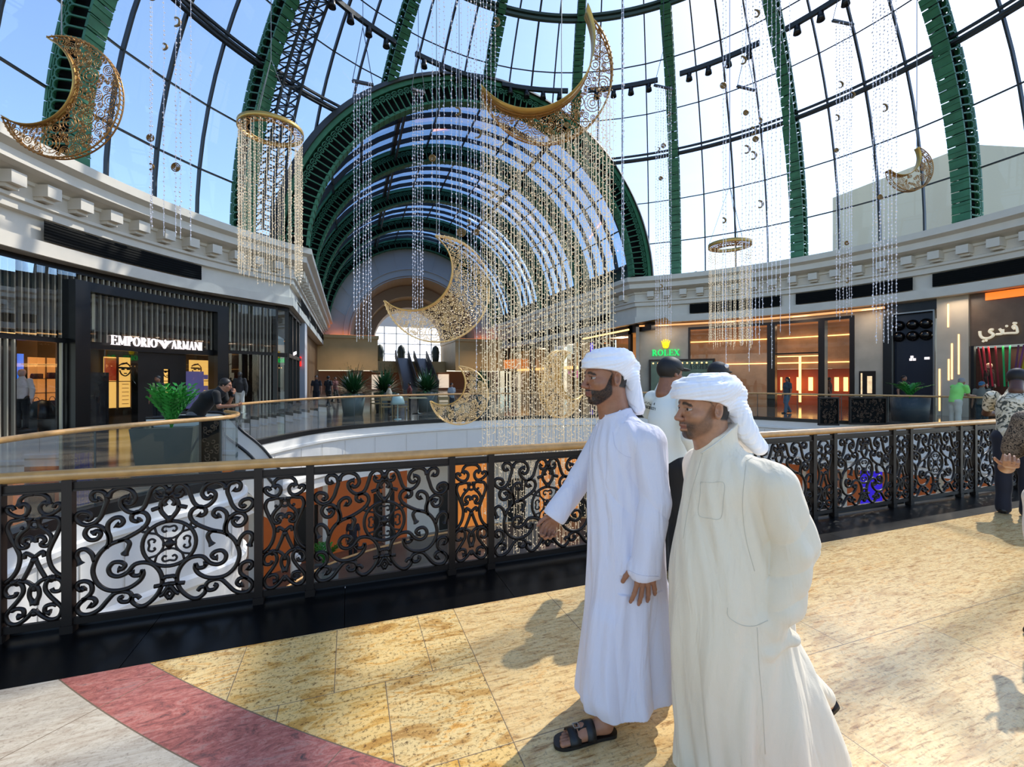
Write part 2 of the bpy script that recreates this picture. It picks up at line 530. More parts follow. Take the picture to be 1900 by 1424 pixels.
# ---------------- dome ----------------
DR, DZ = 17.3, 8.0
AR, AZ = 10.4, 7.5         # hall vault
AF = HB-.9                 # plane of the front arch
def dome(th, e, r=DR):
    return np.array([OA+r*cos(e)*sin(th), OB+r*cos(e)*cos(th), DZ+r*sin(e)])
def inside_arch(p, m=0.0):
    return p[1] > OB and sqrt((p[0]-OA)**2+(p[2]-AZ)**2) < AR+m
RIBA = [radians(22.5*k) for k in range(-5, 6)]
E_RINGS = [radians(x) for x in (0, 7.8, 16.2, 24.6, 32.7, 41, 49, 58, 66)]
E1, E2 = radians(24.6), radians(49)
def make_rib(th):
    """riveted green girder with pierced arcading on both cheeks"""
    e0 = 0
    while inside_arch(dome(th, e0), .15) and e0 < 1.4: e0 += radians(.5)
    e = empty('dome_rib', arc(DR, th, DZ))
    o = np.array(arc(DR, th, DZ))
    T = np.array([cos(th), -sin(th), 0])
    fr = MB(); web = MB(); orn = MB()
    def fp(ee, r, t): return dome(th, ee, r)+T*t-o
    es = np.linspace(e0, radians(72), 46)
    def width(ee): return .30 if ee < E1 else (.26 if ee < E2 else .2)
    rin = lambda ee: DR-.95 if ee < E1 else (DR-.8 if ee < E2 else DR-.65)
    # flanges as strips of plates
    for i in range(len(es)-1):
        a_, b_ = es[i], es[i+1]
        w = width((a_+b_)/2); ri = rin((a_+b_)/2)
        for r0, r1 in ((ri-.04, ri+.04), (DR-.14, DR-.06)):
            V = [fp(x, r, t) for x in (a_+.0012, b_-.0012) for r in (r0, r1) for t in (-w, w)]
            fr.add(V, [(0,1,3,2),(4,6,7,5),(0,4,5,1),(2,3,7,6),(0,2,6,4),(1,5,7,3)])
        V = [fp(x, r, t) for x in (a_, b_) for r in (ri+.02, DR-.1) for t in (-.06, .06)]
        web.add(V, [(0,1,3,2),(4,6,7,5),(0,4,5,1),(2,3,7,6),(0,2,6,4),(1,5,7,3)])
    step = .33/DR
    x = e0+step/2
    while x < radians(70):
        w = width(x); ri = rin(x); rm = (ri+DR-.1)/2+.1
        # seam bar across the inner face
        p = fp(x, ri-.05, -w); q = fp(x, ri-.05, w); orn.bar(p, q, .035, .03)
        for sgn in (-1, 1):
            tt = sgn*(w-.03)
            orn.bar(fp(x-step/2, ri, tt), fp(x-step/2, rm+.05, tt), .06, .05)
            pts = [fp(x+step*.5*cos(u), rm+.16*sin(u), tt) for u in np.linspace(0, pi, 6)]
            for k in range(5): orn.bar(pts[k], pts[k+1], .055, .05)
            pts = [fp(x+step*1.0*cos(u), rm+.26*sin(u), tt) for u in np.linspace(0.5, pi-.5, 4)]
            for k in range(3): orn.bar(pts[k], pts[k+1], .05, .04)
        x += step
    fr.build('flanges', M_GREEN, e)
    web.build('web', M_BLACKI, e)
    orn.build('pierced_arcade', M_GREEND, e)
    return e
rib_names = {-5: 'behind the camera on the far left', -4: 'seen at the extreme left edge, thickest of all', -3: 'second from the left, standing on the left cornice',
 -2: 'landing on the left shoulder of the vault arch', -1: 'left of the arch crown', 0: 'meeting the crown of the vault arch', 1: 'just right of the arch crown',
 2: 'first one clear of the arch on the right', 3: 'standing on the right cornice above the dark shopfront', 4: 'at the right edge of the photo', 5: 'beyond the right edge'}
for k, th in zip(range(-5, 6), RIBA):
    if k in (-5,): continue
    e = make_rib(th)
    tag(e, 'green steel dome rib with pierced arcading, '+rib_names[k], 'dome rib', 'green ribs of the glass dome')

# glazing bays between ribs
wn_ = 0
for k in range(-5, 5):
    t0, t1 = RIBA[k+5], RIBA[k+6]
    g = MB(); mm = MB()
    o = np.array(arc(DR, (t0+t1)/2, DZ))
    ts = np.linspace(t0, t1, 5)
    fine_e = []
    for i in range(len(E_RINGS)-1):
        fine_e += list(np.linspace(E_RINGS[i], E_RINGS[i+1], 3)[:-1])
    fine_e.append(E_RINGS[-1])
    for i in range(4):
        for j in range(len(fine_e)-1):
            c = dome((ts[i]+ts[i+1])/2, (fine_e[j]+fine_e[j+1])/2)
            if inside_arch(c): continue
            g.add([dome(ts[i], fine_e[j])-o, dome(ts[i+1], fine_e[j])-o, dome(ts[i+1], fine_e[j+1])-o, dome(ts[i], fine_e[j+1])-o], [(0,1,2,3)])
    for i in range(5):
        for j in range(len(fine_e)-1):
            p, q = dome(ts[i], fine_e[j], DR-.02), dome(ts[i], fine_e[j+1], DR-.02)
            if inside_arch((p+q)/2, .1): continue
            rad = dome(ts[i], fine_e[j], 1)-dome(ts[i], fine_e[j], 0)
            mm.bar(p-o, q-o, .085 if i in (0, 2, 4) else .065, .16, up=rad)
    for x in E_RINGS[1:]:
        if x in (E1, E2): continue
        for i in range(4):
            p, q = dome(ts[i], x, DR-.02), dome(ts[i+1], x, DR-.02)
            if inside_arch((p+q)/2, .1): continue
            mm.bar(p-o, q-o, .055, .12, up=(p-dome(ts[i], x, 0)))
    wn_ += 1
    if not g.f: continue
    w = g.build('window_%d' % wn_, G_DOME, kind='structure', loc=tuple(o))
    if mm.f: mm.build('glazing_bars', M_MULL, w)
# ring beams
for nm, ee, sz in (('lower', E1, .16), ('upper', E2, .22)):
    bm = MB()
    for r_, z_ in ((DR-.25, .0), (DR-.5, .32), (DR-.62, .08)):
        th = np.linspace(radians(-112.5), radians(112.5), 121)
        pts = [dome(t, ee, r_)+np.array([0, 0, z_]) for t in th]
        for i in range(len(pts)-1):
            if inside_arch((pts[i]+pts[i+1])/2, -.4): continue
            bm.bar(pts[i], pts[i+1], sz*(.7 if z_ else 1), sz*.6)
    bm.build('ring_beam', M_MULL if nm == 'lower' else mat('ring_beam_green', '44564c', .5),
             label=('lower' if nm == 'lower' else 'upper heavy')+' steel ring beam running round the glass dome'+(' above the first panes' if nm == 'lower' else ' near its crown'), cat='beam')

# ---------------- hall vault ----------------
ARCH_B = [AF+(HEND-.6-AF)*k/4 for k in range(5)]
def vp(phi, r, b_): return np.array([OA+r*cos(phi), b_, AZ+r*sin(phi)])
def vault_arch(b_, th, depth, n=64, inner=.95, orn_on=True):
    e = empty('vault_arch', (OA, b_, AZ))
    o = np.array([OA, b_, AZ])
    fr = MB(); web = MB(); orn = MB()
    ph = np.linspace(.058, pi-.058, n)
    for r0, r1 in ((AR-inner, AR-inner+.12), (AR-.02, AR+.22)):
        V = []
        for (r, db) in ((r0, 0), (r0, depth), (r1, depth), (r1, 0)):
            V.append([vp(p, r, b_+db)-o for p in ph])
        fr.grid(V, closeu=True, smooth=False)
    V = [[vp(p, r, b_+depth*.5)-o for p in ph] for r in (AR-inner+.05, AR+.1)]
    web.grid(V, smooth=False)
    N = int(pi*AR/.36)
    if not orn_on: N //= 2
    for i in range(N):
        p0 = pi*i/N; d = pi/N
        if p0 < .06 or p0 > pi-.1: continue
        db = -.02
        orn.bar(vp(p0, AR-inner+.05, b_+db)-o, vp(p0, AR-.38, b_+db)-o, .07, .06)
        for (ww, hh, rb) in ((.5, .17, AR-.42), (.95, .28, AR-.42)):
            pts = [vp(p0+d*.5+d*ww*cos(u), rb+hh*sin(u), b_+db)-o for u in np.linspace(0, pi, 5)]
            for k in range(4): orn.bar(pts[k], pts[k+1], .05, .05)
        # coffers of the soffit
        orn.bar(vp(p0, AR-inner-.01, b_)-o, vp(p0, AR-inner-.01, b_+depth)-o, .05, .05)
    fr.build('flanges', M_GREEN, e); web.build('web', M_BLACKI, e); orn.build('pierced_arcade', M_GREEND, e)
    return e
ordn = ['frontmost and largest, facing the rotunda', 'second from the front', 'third from the front', 'fourth from the front', 'deepest, against the white end wall']
for i, b_ in enumerate(ARCH_B):
    e = vault_arch(b_, i, .55, inner=1.15 if i == 0 else .95, orn_on=i < 3)
    tag(e, 'green steel arch of the barrel vault, '+ordn[i], 'arch', 'green arches of the barrel vault')
# closing dark hood outside the front arch
b = MB()
ph = np.linspace(.055, pi-.055, 64)
b.grid([[vp(p, AR+.2, AF-.15) for p in ph], [vp(p, AR+.6, AF+.25) for p in ph], [vp(p, AR+.6, AF+1.2) for p in ph], [vp(p, AR+.2, AF+1.2) for p in ph]], closeu=True, smooth=False)
b.build('trim_8', mat('dark_hood_metal', '3a3a36', .6), kind='structure')
for sx in (-1, 1):
    b = MB(); b.box(OA+sx*(AR-.25) if sx > 0 else OA-AR-.1, AF+.5, 7.2, OA+sx*(AR+.1) if sx > 0 else OA-AR+.25, HEND, 9.3)
    b.build('wall_left' if sx < 0 else 'wall_right', mat('dark_green_springer', '223a30', .5), kind='structure')
# vault glazing
bars = 9
for i in range(4):
    b0, b1 = ARCH_B[i]+.55, ARCH_B[i+1]
    g = MB(); mm = MB(); o = np.array([OA, b0, AZ])
    ph = np.linspace(.16, pi-.16, 25)
    g.grid([[vp(p, AR+.05, b0)-o for p in ph], [vp(p, AR+.05, b1)-o for p in ph]], smooth=False)
    for x in np.linspace(b0, b1, 6)[1:-1]:
        for j in range(24):
            mm.bar(vp(ph[j], AR-.03, x)-o, vp(ph[j+1], AR-.03, x)-o, .26, .10, up=(0, 1, 0))
    for j, p in enumerate(ph[::2]):
        q0, q1 = vp(p, AR-.06, b0)-o, vp(p, AR-.06, b1)-o
        w = .26 if j % 4 == 0 else .08
        mm.bar(q0, q1, w, .14, up=(cos(p), 0, sin(p)))
        if j % 4 == 0: mm.bar(vp(p, AR-.5, b0)-o, vp(p, AR-.5, b1)-o, .12, .12, up=(cos(p), 0, sin(p)))
    w = g.build('window_%d' % (20+i), glass('vault_glass', (.52, .68, .86), .02), kind='structure', loc=tuple(o))
    mm.build('glazing_bars', M_MULL, w)
# ---------------- ornate bridge balustrade ----------------
RB = 3.72
def rail_uv(px, py, a0):
    k = (px-950)/F
    Y = RB/(_c-_s*k)
    return (Y*(_c*k+_s)-a0, EYE-(py-HOR)/F*Y)
def conv(pts, x0, y0, sc, a0):
    return [rail_uv(x0+p[0]/sc, y0+p[1]/sc, a0) for p in pts]
WIDE = [
 [(330,280),(300,298),(258,290),(250,240),(300,207),(370,225),(395,290),(368,370),(340,440),(285,500),(200,525),(130,497),(105,445),(150,405),(225,412),(252,450),(220,478),(195,458)],
 [(400,262),(450,205),(530,181),(620,205),(658,270),(635,320),(590,335),(560,310)],
 [(600,262),(560,265),(522,295),(530,350),(590,400),(670,408),(735,360),(775,270),(805,195),(870,150),(930,165),(958,215)],
 [(700,470),(670,490),(625,475),(627,430),(680,400),(750,415),(778,470),(745,535),(680,585),(560,650),(430,700),(340,770),(285,860),(262,960),(300,1060),(380,1120),(480,1133),(600,1105),(690,1045),(728,985),(722,940)],
 [(500,935),(535,930),(560,895),(520,868),(450,875),(408,930),(430,985),(500,1000),(580,965),(650,890),(740,870),(820,890),(880,950),(905,1030),(890,1110),(840,1190),(760,1260),(690,1275),(630,1240),(625,1192),(670,1180),(700,1205)],
 [(612,955),(640,992),(700,985),(725,940)],
 [(150,890),(128,850),(110,810),(130,765),(190,748),(250,790),(278,860)],
 [(555,798),(588,740),(600,690),(560,660),(500,672)],
 [(475,520),(510,530),(545,495),(520,455),(460,460),(405,510),(400,580),(420,640),(420,700)],
 [(265,600),(300,578),(335,605),(300,655),(230,660),(188,610),(215,550),(290,527),(360,555),(405,610),(410,680),(385,740)],
 [(180,1110),(150,1130),(115,1100),(130,1060),(190,1045),(245,1070),(252,1140),(200,1200),(140,1250),(113,1300),(150,1350),(230,1352),(320,1308),(400,1220),(460,1160),(530,1140),(600,1150),(622,1190),(590,1230),(530,1235),(508,1205),(540,1185)],
 [(225,1270),(255,1275),(290,1240),(270,1205),(210,1200),(165,1220)],
 [(872,215),(850,240),(870,270),(930,262),(965,200)],
 [(960,240),(910,290),(888,350),(902,405),(968,475)],
 [(962,262),(925,310),(940,345)],
 [(890,360),(850,370),(808,385)],
 [(905,1030),(935,1005),(972,1000)],
 [(830,1095),(972,1066)],
 [(968,1080),(915,1160),(880,1180)],
 [(968,1120),(940,1165),(975,1208)],
]
NARROW = [
 [(160,310),(165,262),(210,225),(282,212)],
 [(160,312),(200,292),(237,322),(225,370),(180,398),(120,392),(65,360),(60,325),(100,318),(122,345)],
 [(215,405),(150,425),(90,440),(62,500),(95,580),(140,660),(165,730),(150,820),(105,895),(35,950)],
 [(245,410),(240,480),(175,540),(140,600),(165,655),(220,650),(230,620)],
 [(283,600),(255,570),(210,580),(195,615),(225,625)],
 [(280,730),(215,700),(200,745)],
 [(282,735),(240,830),(190,925)],
 [(130,925),(150,960),(110,950),(60,975),(40,1020),(65,1060),(120,1055),(140,1025)],
 [(120,935),(180,960),(192,1020),(150,1090),(85,1165),(48,1220),(75,1280),(145,1285),(220,1235),(282,1165)],
 [(100,945),(190,930),(255,955),(285,1010)],
 [(282,1120),(245,1060),(250,1000),(282,955)],
 [(150,1225),(195,1210),(190,1165),(135,1160),(95,1180)],
]
A0 = -1.713; PER = 1.434; WW = 1.09; NW = .344
def scroll_panel(strokes, blobs, x0, y0, sc, a0, width, r):
    b = MB()
    def put(P, rr):
        P = crv(P, 5)
        for sg in (1, -1):
            Q = np.array([((p[0] if sg > 0 else width-p[0]), 0, p[1]) for p in P])
            # flatten slightly along depth
            b.tube(Q, rr, n=6, flat=(0, 1, 0))
    for k, s in enumerate(strokes):
        P = conv(s, x0, y0, sc, a0)
        P = [(min(max(p[0], .02), width/2), min(max(p[1], .075), .935)) for p in P]
        n = len(crv(P, 5))
        rr = np.full(n, r)
        if len(P) > 3: rr[:4] = r*np.array([1.7, 1.5, 1.2, 1.05])
        put(P, rr)
    return b
def panel_extras(b, width, kind):
    cx = width/2
    def ring(u, v, rad, r):
        t = np.linspace(0, 2*pi, 40, endpoint=False)
        b.tube([(u+rad*cos(x), 0, v+rad*sin(x)) for x in t], r, n=6, closed=True, flat=(0, 1, 0))
    def ball(u, v, r): b.sphere((u, 0, v), (r, r*.8, r), 8, 6)
    if kind == 'w':
        cv = .505
        ring(cx, cv, .155, .0135)
        for s in (1, -1): ring(cx+s*.142, cv+.115, .02, .009)
        for q in range(4):
            ang = q*pi/2
            def rot(p): return (cx+p[0]*cos(ang)-p[1]*sin(ang), 0, cv+p[0]*sin(ang)+p[1]*cos(ang))
            b.tube([rot(p) for p in crv([(-.085,.118),(-.07,.07),(-.03,.04),(0,.035),(.03,.04),(.07,.07),(.085,.118)], 4)], .008, n=6, flat=(0, 1, 0))
            for s in (1, -1):
                b.tube([rot((s*p[0], p[1])) for p in crv([(0,.115),(.03,.12),(.042,.10),(.03,.083),(.016,.09)], 4)], .0075, n=6, flat=(0, 1, 0))
            b.tube([rot(p) for p in [(0,.04),(0,0)]], .014, n=6, flat=(0, 1, 0))
        ball(cx, cv, .03)
        b.tube([(cx, 0, .655), (cx, 0, .70)], [.028, .008], n=6)
        ball(cx, .87, .028)
    else:
        ring(cx, .715, .022, .011)
        ball(cx, .15, .02); ball(cx, .49, .022)
        for s in (1, -1): ball(cx+s*.06, .70, .012)
def clampx(o): pass
bal = empty('balustrade', (0, RB, 0), 'dark bronze scrollwork balustrade with pale wooden handrail along the edge of the bridge', 'balustrade')
hr = MB()
pts = [(-4.2, 0, 1.02), (14.5, 0, 1.02)]
hr.tube(pts, .036, n=20)
hr.build('handrail', M_WOODR, bal)
tb = MB(); tb.box(-4.2, -.012, .925, 14.5, .012, .972); tb.box(-4.2, -.02, .915, 14.5, .02, .927)
tb.build('top_bar', M_BRONZE, bal)
bb = MB(); bb.box(-4.2, -.014, .045, 14.5, .014, .088); bb.build('bottom_bar', M_BRONZE, bal)
bs = MB(); bs.box(-4.2, .06, 0, 14.5, .12, .04); bs.build('kerb', mat('kerb_metal', '4a4c50', .3, .8), bal)
wp = scroll_panel(WIDE, None, 120, 870, 4.997, A0, WW, .0152); panel_extras(wp, WW, 'w')
npn = scroll_panel(NARROW, None, 0, 870, 4.45, A0-NW, NW, .0138); panel_extras(npn, NW, 'n')
wide0 = wp.build('scroll_panel', M_BRONZE, bal)
nar0 = npn.build('narrow_scroll_panel', M_BRONZE, bal)
pb = MB(); pb.box(-.027, -.027, 0, .027, .027, .99); pb.box(-.034, -.034, 0, .034, .034, .05)
post0 = pb.build('post', M_BRONZE, bal)
first = True
for k in range(-1, 11):
    a = A0+PER*k
    for (src, x) in ((wide0, a), (nar0, a-NW), (post0, a), (post0, a+WW)):
        if k == -1: o = src if src.location.x == 0 and src.get('used') is None else src.copy()
        else: o = src.copy()
        if o is src: src['used'] = 1
        else: COL.objects.link(o); o.parent = bal
        o.location = (x, 0, 0)
        if 'used' in o and o is not src: del o['used']
for o in (wide0, nar0, post0): del o['used']

# ---------------- glass guard rails of the galleries ----------------
def glass_rail(P, label, posts=1.35, name='glass_balustrade', cap=True):
    P = np.array(P)
    o = P[0]
    e = empty(name, (o[0], o[1], 0), label, 'glass rail')
    Q = np.array([(p[0]-o[0], p[1]-o[1]) for p in P])
    r = MB(); r.tube([(*q, 1.02) for q in Q], .034, n=12); r.build('handrail', M_WOODR, e)
    seg = np.linalg.norm(np.diff(Q, axis=0), axis=1); S = np.concatenate([[0], np.cumsum(seg)])
    def at(s): return np.array([np.interp(s, S, Q[:, 0]), np.interp(s, S, Q[:, 1])])
    n = max(1, int(S[-1]/posts))
    g = MB(); ss = np.linspace(0, S[-1], n*4+1)
    g.grid([[(*at(s), .05) for s in ss], [(*at(s), .985) for s in ss]], smooth=False)
    g.build('glass_pane', G_RAIL, e)
    s0 = None
    for i in range(n+1):
        q = at(S[-1]*i/n)
        if s0 is None:
            st = MB(); st.box(-.008, -.008, .05, .008, .008, .99); s0 = sq = st.build('joint_strip', mat('joint_steel', '5a5f60', .35, .7), e)
        else:
            sq = s0.copy(); COL.objects.link(sq); sq.parent = e
        sq.location = (q[0], q[1], 0)
    return e
vo1 = offset(V1, .1); vo2 = offset(V2, .1)
glass_rail(vo1, 'glass guard rail with wooden handrail at the left, in front of the dark fashion shop')
glass_rail(vo2, 'long curved glass guard rail with wooden handrail round the far side of the void')
# ornate end pedestals in the rails
def pedestal(x, y, rz, label, w=.42):
    e = empty('pierced_pedestal', (x, y, 0), label, 'pedestal', rz=rz)
    b = MB(); b.box(-w/2, -.05, 0, w/2, .05, .06); b.box(-w/2, -.05, .93, w/2, .05, .985)
    b.box(-w/2, -.04, .06, -w/2+.04, .04, .93); b.box(w/2-.04, -.04, .06, w/2, .04, .93); b.build('frame', M_BRONZE, e)
    k = MB(); k.box(-w/2+.03, .005, .05, w/2-.03, .02, .94); k.build('backing', M_BLACKI, e)
    s = MB()
    rr = random.Random(3)
    for i in range(int(34*w/.42)):
        cx, cz = rr.uniform(-w/2+.07, w/2-.07), rr.uniform(.1, .9)
        ra = rr.uniform(.025, .05); t0 = rr.uniform(0, 6)
        s.tube([(cx+ra*(1-.1*t)*cos(t0+t), -.012, cz+ra*(1-.1*t)*sin(t0+t)) for t in np.linspace(0, 5, 12)], .009, n=5, flat=(0, 1, 0))
    s.build('scrollwork', mat('pale_bronze', '5a4636', .4, .4), e, kind='stuff')
x, y, _ = PX(393, 800, 7.6)
pedestal(x, y, -YAW, 'dark pierced scrollwork pedestal under the end of the left glass rail', .38)
x, y, _ = PX(1537, 800, 15.6)
pedestal(x, y, -YAW, 'dark pierced scrollwork pedestal in the far right glass rail', .7)
x, y, _ = PX(1610, 800, 15.9)
pedestal(x, y, -YAW, 'wide dark scrollwork pedestal beside the planter at the far right rail', 1.3)
# ---------------- shopfronts on the ring ----------------
def fpt(px, z, r):
    return np.array(arc(r, theta_at(px, r), z))
def tpan(mb, ta, tb, z0, z1, r, th=.08, n=None, m=0):
    n = n or max(1, int(abs(tb-ta)*r/.6)+1)
    t = np.linspace(ta, tb, n+1)
    V = [[arc(rr, x, z) for x in t] for rr, z in ((r, z0), (r, z1), (r+th, z1), (r+th, z0))]
    mb.grid(V, closeu=True, smooth=False, m=m)
    for x in (ta, tb):
        mb.add([arc(r, x, z0), arc(r, x, z1), arc(r+th, x, z1), arc(r+th, x, z0)], [(0,1,2,3)], m=m)
def cpan(mb, pa, pb, z0, z1, r, th=.08, n=None, m=0):
    tpan(mb, theta_at(pa, r), theta_at(pb, r), z0, z1, r, th, n, m)
def rel(mb, o):
    o = np.array(o)
    mb.v = [v-o for v in mb.v]
    return mb
def frame_at(px, z, r, dr=0):
    """local frame on the facade: origin, u (to the right seen from inside), n (towards viewer)"""
    t = theta_at(px, r)
    o = np.array(arc(r+dr, t, z))
    u = np.array([cos(t), -sin(t), 0]); n = np.array([-sin(t), -cos(t), 0])
    return o, u, n
# serif letters from strokes: (x0,y0,x1,y1,w) in a cell of height 1
def serif(ch):
    T, t, S = .17, .06, .05
    L = []
    def st(x0, y0, x1, y1, w): L.append(((x0, y0), (x1, y1), w))
    def v(x, w=T, a=0, b=1):
        st(x, a, x, b, w)
        if a == 0: st(x-w/2-.08, .025, x+w/2+.08, .025, S)
        if b == 1: st(x-w/2-.08, .975, x+w/2+.08, .975, S)
    if ch == 'E':
        v(.16); st(.1, .97, .62, .97, t); st(.1, .03, .66, .03, t); st(.2, .52, .5, .52, t); st(.6, .97, .6, .78, t); st(.64, .03, .64, .26, t); st(.5, .42, .5, .62, t); W = .7
    elif ch == 'M':
        v(.14, t+.02); v(.86, T); st(.16, .98, .5, .08, T*.8); st(.5, .08, .84, .98, t); W = 1.02
    elif ch == 'N':
        v(.12, t+.02); v(.78, t+.02); st(.12, .98, .78, .02, T); W = .9
    elif ch == 'A':
        st(.12, 0, .4, 1, t); st(.4, 1, .7, 0, T); st(.2, .33, .62, .33, t); st(.02, .025, .24, .025, S); st(.54, .025, .84, .025, S); W = .84
    elif ch == 'I':
        v(.16); W = .34
    elif ch == 'L':
        v(.16); st(.1, .03, .6, .03, t); st(.59, .03, .59, .28, t); W = .66
    elif ch == 'X':
        st(.1, 1, .66, 0, T); st(.66, 1, .12, 0, t); st(0, .975, .26, .975, S); st(.52, .975, .8, .975, S); st(0, .025, .26, .025, S); st(.5, .025, .8, .025, S); W = .8
    elif ch in 'PRB':
        v(.16)
        for i in range(8):
            a0, a1 = -pi/2+pi*i/8, -pi/2+pi*(i+1)/8
            st(.3+.22*cos(a0), .73+.24*sin(a0), .3+.22*cos(a1), .73+.24*sin(a1), t+(.09 if 2 < i < 5 else .03))
        st(.16, .97, .32, .97, t); st(.16, .49, .32, .49, t)
        W = .62
        if ch == 'R': st(.34, .48, .64, .03, T); st(.55, .025, .78, .025, S); W = .76
        if ch == 'B':
            for i in range(8):
                a0, a1 = -pi/2+pi*i/8, -pi/2+pi*(i+1)/8
                st(.32+.24*cos(a0), .26+.23*sin(a0), .32+.24*cos(a1), .26+.23*sin(a1), t+(.09 if 2 < i < 5 else .03))
    elif ch == 'O':
        for i in range(16):
            a0, a1 = 2*pi*i/16, 2*pi*(i+1)/16
            w = t+(T-t)*abs(cos((a0+a1)/2))
            st(.42+.33*cos(a0), .5+.47*sin(a0), .42+.33*cos(a1), .5+.47*sin(a1), w)
        W = .88
    elif ch == 'S':
        P = crv([(.56,.8),(.45,.95),(.25,.93),(.15,.75),(.35,.55),(.55,.35),(.48,.1),(.25,.05),(.1,.2)], 3)
        for i in range(len(P)-1): st(*P[i], *P[i+1], .1)
        W = .66
    elif ch in 'HU':
        v(.14); v(.64)
        if ch == 'H': st(.14, .5, .64, .5, t)
        W = .8
    elif ch in '38':
        for cy in (.73, .27):
            for i in range(12):
                if ch == '3' and 4 <= i <= 7: continue
                a0, a1 = 2*pi*i/12, 2*pi*(i+1)/12
                st(.35+.22*cos(a0), cy+.22*sin(a0), .35+.22*cos(a1), cy+.22*sin(a1), .1)
        W = .7
    elif ch == 'C':
        for i in range(2, 14):
            a0, a1 = 2*pi*i/16, 2*pi*(i+1)/16
            st(.42+.33*cos(a0), .5+.45*sin(a0), .42+.33*cos(a1), .5+.45*sin(a1), .12)
        W = .8
    elif ch == 'T': v(.4); st(.05, .97, .75, .97, t); W = .8
    elif ch == 'Y': st(.4, 0, .4, .5, .14); st(.4, .5, .1, 1, .12); st(.4, .5, .7, 1, .08); W = .8
    else: W = .4
    return L, W
def letters(text, h, total, depth=.05):
    """returns list of (char, MB) laid out on +x, upright on z, starting at 0, squeezed to total width"""
    x = 0; out = []
    ws = [serif(c)[1] for c in text]
    k = total/(sum(ws)+.06*(len(ws)-1))
    for c in text:
        L, W = serif(c)
        b = MB()
        for (p, q, w) in L:
            p = np.array([x+p[0]*k, 0, p[1]*h]); q = np.array([x+q[0]*k, 0, q[1]*h])
            if np.linalg.norm(p-q) < 1e-6: continue
            ww = w*(h*.5+k*.5)
            b.bar(p, q, depth, ww, up=(0, 1, 0)) if False else b.bar(p, q, ww, depth, up=(0, 1, 0))
        out.append((c, b)); x += (W+.06)*k
    return out
def place_local(mb, o, u, n):
    """map local (x, y=depth, z) to world relative to o"""
    u = np.array(u); n = np.array(n); z = np.array([0, 0, 1.0])
    mb.v = [v[:, :1]*u-v[:, 1:2]*n+v[:, 2:]*z for v in mb.v]
    return mb
M_FIN = mat('brass_fin', 'c2b8a2', .35, .25)
M_FINB = mat('fin_backing', '463b30', .5, noise=.3, nscale=2)
M_LITWALL = mat('backlit_yellow_wall', 'e8c888', .5, emit='ffc766', es=.9)
M_LITWARM = mat('backlit_warm_shelf', 'e0a86a', .5, emit='ff9f4a', es=.55)
M_SIGNW = mat('white_sign_letter', 'fff4f2', .4, emit='fff2f0', es=.9)
M_STONE = mat('grey_beige_stone', 'bdb09c', .5, noise=.18, nscale=1.4, bump=.1, bscale=4)
M_STONE2 = mat('grey_beige_stone_light', 'c4b8a4', .45, noise=.18, nscale=1.0)
M_NAVY = mat('navy_panel', '141c2b', .3)
M_WARM = mat('warm_interior_wall', 'a07c5e', .5, emit='d09468', es=.16, noise=.5, nscale=1.1)  # the wall's own glow stands in for the shop lighting
M_LED = mat('warm_led_strip', 'ffd9a0', .4, emit='ffc070', es=3.0)
M_DINT = mat('dark_interior', '16120f', .5)
FR = 17.3
O_ = (0, 0, 0)
shop = empty('shopfront', tuple(fpt(300, 0, FR)), 'dark fashion shopfront with brass fins, black portal and white letters on the left', 'shopfront')
so = np.array(shop.location)
def part(mb, name, m, parent=None, o=None, **k):
    return rel(mb, so if o is None else o).build(name, m, parent or shop, **k)
b = MB()
tA, tB = theta_at(-420, FR), theta_at(512, FR)
tpan(b, tA, theta_at(141, FR), 2.75, 2.9, FR-.03, .2); tpan(b, theta_at(423, FR), tB, 2.75, 2.9, FR-.03, .2)
cpan(b, 167, 405, 2.62, 2.86, FR-.05, .2)
cpan(b, 140, 168, -.0, 4.77, FR-.35, .6); cpan(b, 404, 424, 0, 4.77, FR-.35, .6)
cpan(b, 168, 405, 4.47, 4.77, FR-.35, .6)
tpan(b, tA, tB, 5.0, 5.19, FR-.05, .4)
for p in (270, 302): cpan(b, p-14 if p == 270 else p-16, p+16 if p == 270 else p+2, 0, 2.7, FR+.05, .3)
cpan(b, 315, 345, 0, 2.7, FR+.1, .1)
cpan(b, 300, 316, 2.0, 2.7, FR+.1, .1)
part(b, 'portal_frame', M_BLACK)
b = MB()
def fins(mb, pa, pb, z0, z1, step=.185, r=FR, w=.035, d=.09):
    ta, tb = theta_at(pa, r), theta_at(pb, r)
    n = int(abs(tb-ta)*r/step)
    for i in range(n+1):
        t = ta+(tb-ta)*(i+.5)/(n+1)
        mb.obox(arc(r, t, (z0+z1)/2), (w/2*cos(t), -w/2*sin(t), 0), (d/2*sin(t), d/2*cos(t), 0), (0, 0, (z1-z0)/2))
fins(b, -410, 140, 2.9, 5.0); fins(b, 168, 404, 2.86, 4.47, step=.2); fins(b, 424, 511, 2.9, 5.0)
fins(b, -410, 31, 0, 2.75); fins(b, 108, 138, 0, 2.75); fins(b, 478, 511, 0, 2.75)
fins(b, 142, 423, 4.77, 5.0)
part(b, 'brass_fins', M_FIN)
b = MB()
for (pa, pb, z0, z1) in ((-410, 141, 2.9, 5.0), (168, 404, 2.86, 4.47), (424, 512, 2.9, 5.0), (-410, 31, 0, 2.75), (106, 140, 0, 2.75), (478, 512, 0, 2.75), (142, 423, 4.77, 5.0)):
    cpan(b, pa, pb, z0, z1, FR+.12, .06)
part(b, 'fin_backing', M_FINB)
b = MB()
